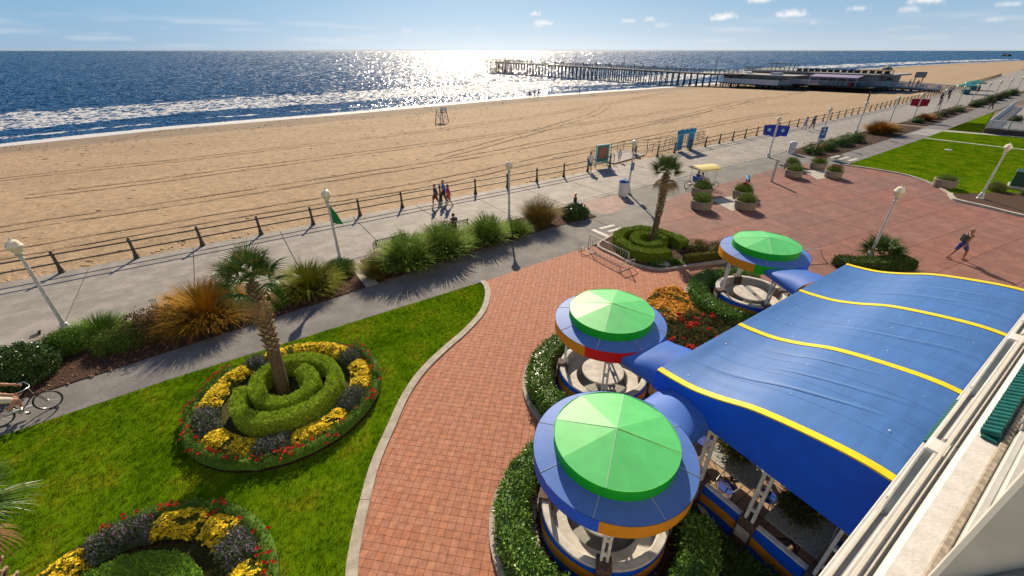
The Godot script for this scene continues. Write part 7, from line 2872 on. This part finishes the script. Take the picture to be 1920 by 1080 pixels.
# ---- people ----
func nets(b: MB, bones: Array, cell: float, k := 0.035) -> void:  # bones: [from, to, radius, radius]; one closed surface round them all
	var lo := Vector3.ONE * 1e9
	var hi := -lo
	for q in bones:
		var r: float = maxf(q[2], q[3]) + 0.05 + cell
		lo = lo.min(q[0] - Vector3.ONE * r).min(q[1] - Vector3.ONE * r)
		hi = hi.max(q[0] + Vector3.ONE * r).max(q[1] + Vector3.ONE * r)
	var n := Vector3i(((hi - lo) / cell).ceil()) + Vector3i(2, 2, 2)
	var f := PackedFloat32Array()
	f.resize(n.x * n.y * n.z)
	f.fill(1.0)
	var pad := 0.04 + cell * 2
	for q in bones:
		var a: Vector3 = q[0]
		var d: Vector3 = q[1] - a
		var dd := maxf(d.length_squared(), 1e-9)
		var ra: float = q[2]
		var rb: float = q[3]
		var m := maxf(ra, rb) + pad
		var i0 := Vector3i(((a.min(q[1]) - Vector3.ONE * m - lo) / cell).floor()).clamp(Vector3i.ZERO, n - Vector3i.ONE)
		var i1 := Vector3i(((a.max(q[1]) + Vector3.ONE * m - lo) / cell).ceil()).clamp(Vector3i.ZERO, n - Vector3i.ONE)
		for z in range(i0.z, i1.z + 1):
			for y in range(i0.y, i1.y + 1):
				var o := (z * n.y + y) * n.x
				for x in range(i0.x, i1.x + 1):
					var p := lo + Vector3(x, y, z) * cell - a
					var t := clampf(p.dot(d) / dd, 0.0, 1.0)
					var s := (p - d * t).length() - lerpf(ra, rb, t)
					var g := f[o + x]
					var h := maxf(k - absf(g - s), 0.0) / k
					f[o + x] = minf(g, s) - h * h * k * 0.25
	var id := PackedInt32Array()
	id.resize(f.size())
	id.fill(-1)
	var off := [0, 1, n.x, n.x + 1, n.x * n.y, n.x * n.y + 1, n.x * n.y + n.x, n.x * n.y + n.x + 1]
	var pos := []
	for q in 8:
		pos.append(Vector3(q & 1, (q >> 1) & 1, q >> 2))
	var edges := [[0, 1], [2, 3], [4, 5], [6, 7], [0, 2], [1, 3], [4, 6], [5, 7], [0, 4], [1, 5], [2, 6], [3, 7]]
	for z in n.z - 1:
		for y in n.y - 1:
			for x in n.x - 1:
				var o := (z * n.y + y) * n.x + x
				var first := f[o] < 0
				var mixed := false
				for q in range(1, 8):
					if (f[o + off[q]] < 0) != first:
						mixed = true
						break
				if not mixed:
					continue
				var s := Vector3.ZERO
				var c := 0
				for e in edges:
					var va := f[o + off[e[0]]]
					var vb := f[o + off[e[1]]]
					if (va < 0) != (vb < 0):
						s += (pos[e[0]] as Vector3).lerp(pos[e[1]], va / (va - vb))
						c += 1
				var gr := Vector3(f[o + 1] - f[o] + f[o + off[7]] - f[o + off[6]], f[o + off[2]] - f[o] + f[o + off[7]] - f[o + off[5]], f[o + off[4]] - f[o] + f[o + off[7]] - f[o + off[3]])
				id[o] = b.vert(lo + (Vector3(x, y, z) + s / c) * cell, gr.normalized())
	for z in range(1, n.z - 1):
		for y in range(1, n.y - 1):
			for x in range(1, n.x - 1):
				var o := (z * n.y + y) * n.x + x
				var ins := f[o] < 0
				for ax in 3:
					var st: int = [1, n.x, n.x * n.y][ax]
					if ins == (f[o + st] < 0):
						continue
					var u: int = [n.x, n.x * n.y, 1][ax]
					var w: int = [n.x * n.y, 1, n.x][ax]
					var q := [id[o], id[o - u], id[o - u - w], id[o - w]]
					if q.min() < 0:
						continue
					if ins:
						b.ix.append_array([q[0], q[3], q[2], q[0], q[2], q[1]])
					else:
						b.ix.append_array([q[0], q[1], q[2], q[0], q[2], q[3]])

func joint(a: Vector3, c: Vector3, l1: float, l2: float, bend: Vector3) -> Vector3:
	var d := c - a
	var L := clampf(d.length(), 0.05, l1 + l2 - 0.005)
	var x := (l1 * l1 - l2 * l2 + L * L) / (2 * L)
	var h := sqrt(maxf(l1 * l1 - x * x, 0.0))
	var e := d.normalized()
	return a + e * x + (bend - e * bend.dot(e)).normalized() * h

func figure(called: String, label: String, at: Vector3, yaw: float, s: Dictionary, scale := 1.0, group := "") -> Node3D:
	# s: hip, lean, feet [left, right], hands [left, right], top, bottom, long, hair, skin, cell, shirtless, hat
	var t := thing(called, label, "person", at, yaw, group)
	var cell: float = s.get("cell", 0.026)
	var hip: Vector3 = s.get("hip", Vector3(0, 0.93, 0))
	var lean: float = s.get("lean", 0.04)
	var ax := Vector3(0, cos(lean), sin(lean))
	var fw := Vector3(0, -sin(lean), cos(lean))
	var chest := hip + ax * 0.34
	var neck := hip + ax * 0.52
	var look: float = s.get("look", 0.0)
	var hd := neck + ax * 0.10 + Vector3(0, 0.065, 0.02)
	var skin: Material = M.skin[s.get("skin", 0)]
	var bones := [[hip, chest, 0.125, 0.135], [hip + Vector3(-0.07, -0.03, 0), hip + Vector3(0.07, -0.03, 0), 0.105, 0.105], [chest + Vector3(-0.10, 0.06, 0), chest + Vector3(0.10, 0.06, 0), 0.10, 0.10], [neck + Vector3(-0.14, -0.04, 0), neck + Vector3(0.14, -0.04, 0), 0.06, 0.06], [neck - ax * 0.02, hd - Vector3(0, 0.04, 0), 0.055, 0.055], [hd + Vector3(0, -0.035, 0.025), hd + Vector3(0, 0.05, -0.01), 0.068, 0.088]]
	var face := Basis(Vector3.UP, look)
	bones.append([hd + face * Vector3(0, -0.01, 0.085), hd + face * Vector3(0, 0.015, 0.075), 0.016, 0.012])
	for e in [-1.0, 1.0]:
		bones.append([hd + face * Vector3(0.078 * e, 0.0, -0.005), hd + face * Vector3(0.08 * e, 0.03, -0.01), 0.018, 0.02])
	var top := [bones[0], bones[1], bones[2], bones[3]].map(func(q): return [q[0], q[1], q[2] + 0.016, q[3] + 0.016])
	var bot := [[hip + Vector3(-0.07, -0.02, 0), hip + Vector3(0.07, -0.02, 0), 0.125, 0.125], [hip, hip + ax * 0.08, 0.13, 0.135]]
	var shoes := []
	var hands := MB.new()
	for i in 2:
		var e: float = -1.0 if i == 0 else 1.0
		var h := hip + Vector3(0.09 * e, -0.04, 0)
		var ft: Vector3 = s.feet[i]
		var ank := ft + Vector3(0, 0.075, -0.05)
		var kn := joint(h, ank, 0.43, 0.42, Vector3(0.08 * e, 0.1, 1))
		bones.append([h, kn, 0.088, 0.058])
		bones.append([kn, kn.lerp(ank, 0.4), 0.058, 0.056])
		bones.append([kn.lerp(ank, 0.4), ank, 0.054, 0.036])
		bones.append([ank - Vector3(0, 0.035, 0.02), ft + Vector3(0, 0.03, 0.13), 0.036, 0.028])
		shoes.append([ank - Vector3(0, 0.035, 0.025), ft + Vector3(0, 0.034, 0.14), 0.046, 0.036])
		shoes.append([ank, ank - Vector3(0, 0.03, 0), 0.044, 0.046])
		if s.get("long", false):
			bot.append([h, kn, 0.105, 0.075])
			bot.append([kn, ank + Vector3(0, 0.03, 0), 0.075, 0.056])
		else:
			bot.append([h, h.lerp(kn, 0.72), 0.108, 0.092])
		var sh := neck + Vector3(0.185 * e, -0.055, 0)
		var hn: Vector3 = s.hands[i]
		var el := joint(sh, hn, 0.29, 0.26, Vector3(0.35 * e, -0.2, -1))
		bones.append([sh, el, 0.052, 0.041])
		bones.append([el, el.lerp(hn, 0.4), 0.041, 0.04])
		bones.append([el.lerp(hn, 0.4), hn, 0.038, 0.028])
		top.append([sh, sh.lerp(el, 0.62), 0.068, 0.062])
		# palm, four fingers of different lengths and a thumb, curled a little
		var dirh := (hn - el).normalized()
		var inw := Vector3(-e, 0, 0)
		var side := dirh.cross(inw).normalized()
		inw = side.cross(dirh).normalized()
		bones.append([hn, hn + dirh * 0.075, 0.028, 0.034])
		for q in 4:
			var o := hn + dirh * 0.09 + side * (0.03 - 0.02 * q)
			var l: float = [0.068, 0.078, 0.072, 0.056][q]
			hands.tube([o - dirh * 0.02, o + dirh * l * 0.5, o + dirh * l * 0.85 + inw * l * 0.32, o + dirh * l * 0.95 + inw * l * 0.6], [0.009, 0.0088, 0.008, 0.0065], 6)
		hands.tube([hn + dirh * 0.025 + side * 0.025, hn + dirh * 0.055 + side * 0.055 + inw * 0.015, hn + dirh * 0.085 + side * 0.06 + inw * 0.03], [0.011, 0.010, 0.0075], 6)
	var b := MB.new()
	nets(b, bones, cell)
	var off := b.v.size()
	b.v.append_array(hands.v)
	b.n.append_array(hands.n)
	b.c.append_array(hands.c)
	for q in hands.ix:
		b.ix.append(q + off)
	part(b, "body", t, skin)
	var fb := MB.new()
	for e in [-1.0, 1.0]:
		fb.ball(hd + face * Vector3(0.03 * e, 0.022, 0.078), Vector3(0.011, 0.008, 0.009), 6, 4)
	fb.box(hd + face * Vector3(0, -0.045, 0.083), Vector3(0.042, 0.008, 0.012), face)
	part(fb, "face", t, M.black)
	if not s.get("shirtless", false):
		var sb := MB.new()
		nets(sb, top, cell, 0.04)
		part(sb, "shirt", t, cloth(s.top))
	var pb := MB.new()
	if s.get("dress", false):
		bot.append([hip, hip - Vector3(0, 0.3, 0), 0.13, 0.2])
	nets(pb, bot, cell, 0.04)
	part(pb, "trousers" if s.get("long", false) else "shorts", t, cloth(s.bottom))
	var shb := MB.new()
	nets(shb, shoes, cell, 0.02)
	part(shb, "shoes", t, cloth(s.get("shoe", Color(0.5, 0.5, 0.5))))
	var hb := MB.new()
	if s.get("hat", false):
		hb.lathe([Vector2(0.17, 0.07), Vector2(0.175, 0.075), Vector2(0.098, 0.085), Vector2(0.09, 0.15), Vector2(0.0, 0.165)], 14, hd)
		part(hb, "hat", t, cloth(s.hair))
	else:
		var hbones := [[hd + face * Vector3(0, 0.055, -0.02), hd + face * Vector3(0, 0.045, -0.035), 0.088, 0.09]]
		if s.get("long_hair", false):
			hbones.append([hd + face * Vector3(0, 0.03, -0.05), hd + face * Vector3(0, -0.14, -0.085), 0.075, 0.05])
		nets(hb, hbones, minf(cell, 0.024), 0.03)
		part(hb, "hair", t, cloth(s.hair))
	t.scale = Vector3.ONE * scale
	return t

func stride(a: float, arms := 0.22) -> Dictionary:
	return {"feet": [Vector3(-0.09, 0.02, a), Vector3(0.09, 0.03, -a)], "hands": [Vector3(-0.26, 0.88, -arms), Vector3(0.26, 0.90, arms)]}
func mix(a: Dictionary, b: Dictionary) -> Dictionary:
	var c := a.duplicate()
	c.merge(b, true)
	return c

func people() -> void:
	var stand := {"feet": [Vector3(-0.11, 0, 0), Vector3(0.11, 0, 0.03)], "hands": [Vector3(-0.25, 0.84, 0.06), Vector3(0.25, 0.84, 0.08)]}
	var navy := Color(0.02, 0.03, 0.10)
	var dark := Color(0.03, 0.03, 0.035)
	# the walker on the red plaza
	var m := figure("person", "bare chested person with a small backpack walking over the red plaza, white and blue shorts", Vector3(31.95, 0, -3.75), 0.98, mix(stride(0.33, 0.2), {"lean": 0.14, "shirtless": true, "bottom": Color(0.05, 0.06, 0.22), "hair": Color(0.28, 0.21, 0.15), "skin": 1, "cell": 0.02, "shoe": Color(0.25, 0.12, 0.08), "hip": Vector3(0, 0.90, 0)}), 1.04)
	var pk := MB.new()
	pk.box(Vector3(0, 1.22, -0.16), Vector3(0.3, 0.38, 0.14), Basis(Vector3.RIGHT, 0.14), 0.05)
	for s in [-0.1, 0.1]:
		pk.tube([Vector3(s, 1.42, -0.08), Vector3(s * 1.1, 1.43, 0.06), Vector3(s * 1.1, 1.25, 0.19), Vector3(s, 1.08, 0.02)], 0.018, 6)
	part(pk, "backpack", m, cloth(Color(0.04, 0.05, 0.05)))
	var tw := MB.new()
	tw.box(Vector3(0.16, 0.86, 0.02), Vector3(0.06, 0.3, 0.2), Basis(Vector3.BACK, 0.1), 0.02)
	part(tw, "towel", m, cloth(Color(0.6, 0.6, 0.6)))
	# three walkers by the railing
	var g := "three people walking along the railing"
	figure("person", "person in a bright blue shirt, tallest of the three at the railing", Vector3(13.0, 0, -28.35), -1.9, mix(stride(0.22), {"top": Color(0.05, 0.15, 0.48), "bottom": dark, "long": true, "hair": dark, "skin": 1}), 0.98, g)
	figure("person", "person in dark clothes at the left of the three walkers", Vector3(12.15, 0, -27.95), -1.9, mix(stride(0.28), {"top": Color(0.06, 0.055, 0.09), "bottom": Color(0.14, 0.05, 0.04), "hair": dark, "skin": 1}), 0.95, g)
	figure("person", "person in a magenta top at the front of the three walkers", Vector3(12.95, 0, -27.5), -1.9, mix(stride(0.25), {"top": Color(0.42, 0.02, 0.16), "bottom": Color(0.35, 0.08, 0.06), "hair": Color(0.05, 0.03, 0.02), "long_hair": true}), 0.92, g)
	figure("person", "person in a white shirt and blue shorts standing left of the map board", Vector3(28.45, 0, -29.1), 2.7, mix(stand, {"top": Color(0.6, 0.62, 0.64), "bottom": Color(0.04, 0.14, 0.2), "hair": dark, "skin": 1, "hands": [Vector3(-0.2, 1.2, 0.22), Vector3(0.2, 1.22, 0.24)]}), 1.04)
	figure("person", "child in a white dress at the end of the railing by the beach access", Vector3(34.0, 0, -30.6), 2.4, mix(stand, {"top": Color(0.6, 0.6, 0.62), "bottom": Color(0.6, 0.6, 0.62), "dress": true, "hair": Color(0.1, 0.06, 0.03), "long_hair": true}), 0.72)
	# seated at the beach access with a parked bicycle
	figure("person", "person in a light shirt sitting on the low chair at the beach access", Vector3(38.0, 0, -32.2), 2.2, {"hip": Vector3(0, 0.48, 0), "lean": 0.12, "feet": [Vector3(-0.13, 0.0, 0.45), Vector3(0.13, 0.0, 0.42)], "hands": [Vector3(-0.2, 0.62, 0.35), Vector3(0.2, 0.62, 0.35)], "top": Color(0.5, 0.5, 0.52), "bottom": dark, "long": true, "hair": dark, "skin": 1}, 1.0)
	var bc := thing("beach_chair", "dark folding chair under the seated person at the beach access", "chair", Vector3(38.0, 0, -32.2), 2.2)
	var cb := MB.new()
	cb.box(Vector3(0, 0.34, 0.08), Vector3(0.5, 0.04, 0.5), Basis.IDENTITY, 0.01)
	part(cb, "seat", bc, M.dark_metal)
	cb = MB.new()
	cb.box(Vector3(0, 0.62, -0.2), Vector3(0.5, 0.55, 0.04), Basis(Vector3.RIGHT, -0.25), 0.01)
	part(cb, "backrest", bc, M.dark_metal)
	for s in [[-0.22, -0.15], [0.22, -0.15], [-0.22, 0.3], [0.22, 0.3]]:
		cb = MB.new()
		cb.tube([Vector3(s[0], 0, s[1]), Vector3(s[0], 0.34, s[1])], [0.015, 0.015], 6)
		part(cb, "leg", bc, M.dark_metal)
	# the pair past the blue banners
	figure("person", "person in a pale purple top, left of the pair walking past the blue banners", Vector3(70.6, 0, -29.6), 1.2, mix(stride(0.24), {"top": Color(0.4, 0.32, 0.42), "bottom": Color(0.28, 0.25, 0.33), "hair": dark, "cell": 0.034}), 1.04)
	figure("person", "person in dark clothes, right of the pair walking past the blue banners", Vector3(72.4, 0, -29.4), 1.2, mix(stride(0.26), {"top": Color(0.08, 0.08, 0.13), "bottom": Color(0.05, 0.05, 0.07), "long": true, "hair": dark, "skin": 1, "cell": 0.034}), 1.04)
	figure("person", "person in dark clothes running up the boardwalk beyond the red banners", Vector3(119.5, 0, -27.4), 1.3, mix(stride(0.38, 0.3), {"lean": 0.2, "top": Color(0.07, 0.05, 0.08), "bottom": Color(0.16, 0.07, 0.08), "hair": dark, "skin": 1, "cell": 0.04}), 1.1)
	figure("person", "person in dark green jogging on the bike path at the far crossing", Vector3(126.3, 0, -21.3), -1.8, mix(stride(0.36, 0.3), {"lean": 0.2, "top": Color(0.02, 0.03, 0.02), "bottom": dark, "long": true, "hair": dark, "skin": 2, "cell": 0.04}), 1.15)
	figure("person", "person in dark clothes sitting on the bench behind the tall grasses", Vector3(10.75, 0.0, -22.35), PI, {"hip": Vector3(0, 0.56, 0), "lean": 0.0, "feet": [Vector3(-0.12, 0.0, 0.45), Vector3(0.12, 0.0, 0.5)], "hands": [Vector3(-0.18, 0.68, 0.3), Vector3(0.5, 1.0, -0.1)], "top": Color(0.07, 0.06, 0.06), "bottom": navy, "long": true, "hair": dark, "skin": 1}, 1.0)
	# surrey riders
	for i in 2:
		var sd := 0.24 if i == 0 else -0.24
		var pos := Vector3(32.1, 0, -19.75) + Basis(Vector3.UP, -0.25) * Vector3(-0.34, 0, sd)
		figure("person", ["person in a lilac shirt riding in the pedal surrey", "person in a dark blue shirt riding in the pedal surrey"][i], pos, PI / 2 - 0.25, {"hip": Vector3(0, 0.78, 0), "lean": 0.05, "feet": [Vector3(-0.11, 0.3, 0.62), Vector3(0.11, 0.38, 0.55)], "hands": [Vector3(-0.14, 1.0, 0.48), Vector3(0.14, 1.0, 0.48)], "top": [Color(0.42, 0.36, 0.5), Color(0.03, 0.04, 0.14)][i], "bottom": dark, "hair": dark, "skin": 1}, 0.92, "riders in the pedal surrey")
	# cyclist at the left edge
	bicycle("black and silver cruiser bicycle ridden along the bike path at the left edge", Vector3(-7.22, 0.0, -16.36), 0.16)
	figure("person", "cyclist in a dark sleeveless top and pale shorts riding at the left edge", Vector3(-7.22, 0.0, -16.36) + Basis(Vector3.UP, 0.16) * Vector3(-0.36, 0, 0), PI / 2 + 0.16, {"hip": Vector3(0, 1.01, 0), "lean": 0.22, "feet": [Vector3(-0.14, 0.40, 0.14), Vector3(0.14, 0.21, 0.38)], "hands": [Vector3(-0.31, 1.07, 0.44), Vector3(0.31, 1.07, 0.44)], "top": dark, "bottom": Color(0.5, 0.47, 0.4), "hair": Color(0.45, 0.45, 0.3), "hat": true, "skin": 0, "cell": 0.018, "shoe": Color(0.5, 0.55, 0.6)}, 1.0)
	# at the water's edge
	var w1 := figure("person", "leftmost of the three dark figures standing at the water's edge", Vector3(75.5, -1.45, -103.2), 2.6, mix(stand, {"top": dark, "bottom": navy, "hair": dark, "skin": 1, "cell": 0.045}), 1.05, "bathers at the water's edge")
	copy(w1, "person", "middle one of the three dark figures at the water's edge", Vector3(77.0, -1.45, -102.9), 0.4)
	copy(w1, "person", "rightmost of the three dark figures at the water's edge", Vector3(78.0, -1.42, -102.6), 1.6)
	copy(w1, "person", "lone dark figure at the water's edge to the right of the three", Vector3(93.7, -1.45, -103.0), -2.0)
	# people about the pier
	var pr := figure("person", "person in a red top, left of the two on the pier ramp", Vector3(167.6, 0.95, -46.9), 0.6, mix(stand, {"top": Color(0.4, 0.03, 0.02), "bottom": dark, "long": true, "hair": dark, "skin": 1, "cell": 0.045}), 1.1, "people in red on the pier ramp")
	copy(pr, "person", "person in a red top, right of the two on the pier ramp", Vector3(169.0, 0.85, -45.4), 2.0)
	var fi := [["person", 150.0]]
	for i in 22:
		var z := -118.0 - i * 5.2 - rf(0, 2)
		copy(w1, "person", "dark angler standing at the rail of the fishing pier", Vector3(149.0 + rf(0, 3.4), lerpf(3.1, 4.35, clampf((-z - 100) / 140.0, 0, 1)), z), rf(0, 6), "anglers along the fishing pier")
	for q in [[136.5, -31.5, "left one of the dark blue pair far up the boardwalk"], [139.5, -31.0, "right one of the dark blue pair far up the boardwalk"], [152.0, -34.0, "person far up the boardwalk next to the pier ramp"], [172, -33, "person far up the boardwalk past the pier ramp"]]:
		copy(w1, "person", q[2], Vector3(q[0], 0, q[1]), rf(0, 6), "people far up the boardwalk")
	for q in [[300.0, -121.0, "tiny person on the far sand by the blue tent"], [345.0, -112.0, "tiny person on the far sand between the tents"], [260.0, -117.0, "tiny person at the far waterline"]]:
		copy(w1, "person", q[2], Vector3(q[0], beach_y(q[0], q[1]), q[1]), rf(0, 6), "tiny people on the far sand")
	birds()

func birds() -> void:
	for q in [[-8.35, -21.5, 0.6, M.white, "pale gull standing on the boardwalk edge behind the big round bush"], [-8.0, -21.8, 2.0, M.dark_metal, "dark pigeon on the boardwalk edge beside the gull"]]:
		var t := thing("bird", q[4], "bird", Vector3(q[0], 0, q[1]), q[2])
		var b := MB.new()
		nets(b, [[Vector3(0, 0.17, -0.08), Vector3(0, 0.2, 0.08), 0.055, 0.06], [Vector3(0, 0.21, 0.1), Vector3(0, 0.30, 0.14), 0.04, 0.034], [Vector3(0, 0.30, 0.14), Vector3(0, 0.305, 0.16), 0.036, 0.03], [Vector3(0, 0.17, -0.1), Vector3(0, 0.16, -0.24), 0.04, 0.012]], 0.014, 0.03)
		part(b, "body", t, q[3])
		for s in [-1.0, 1.0]:
			var w := MB.new()
			w.ball(Vector3(0.05 * s, 0.2, -0.04), Vector3(0.02, 0.045, 0.14), 8, 6)
			part(w, "wing", t, M.wall_grey)
			var l := MB.new()
			l.tube([Vector3(0.025 * s, 0.13, 0.0), Vector3(0.025 * s, 0.01, 0.01), Vector3(0.025 * s, 0.006, 0.05)], 0.006, 5)
			part(l, "leg", t, M.orange)
		var bk := MB.new()
		bk.tube([Vector3(0, 0.30, 0.17), Vector3(0, 0.29, 0.225)], [0.012, 0.003], 5)
		part(bk, "beak", t, M.orange)
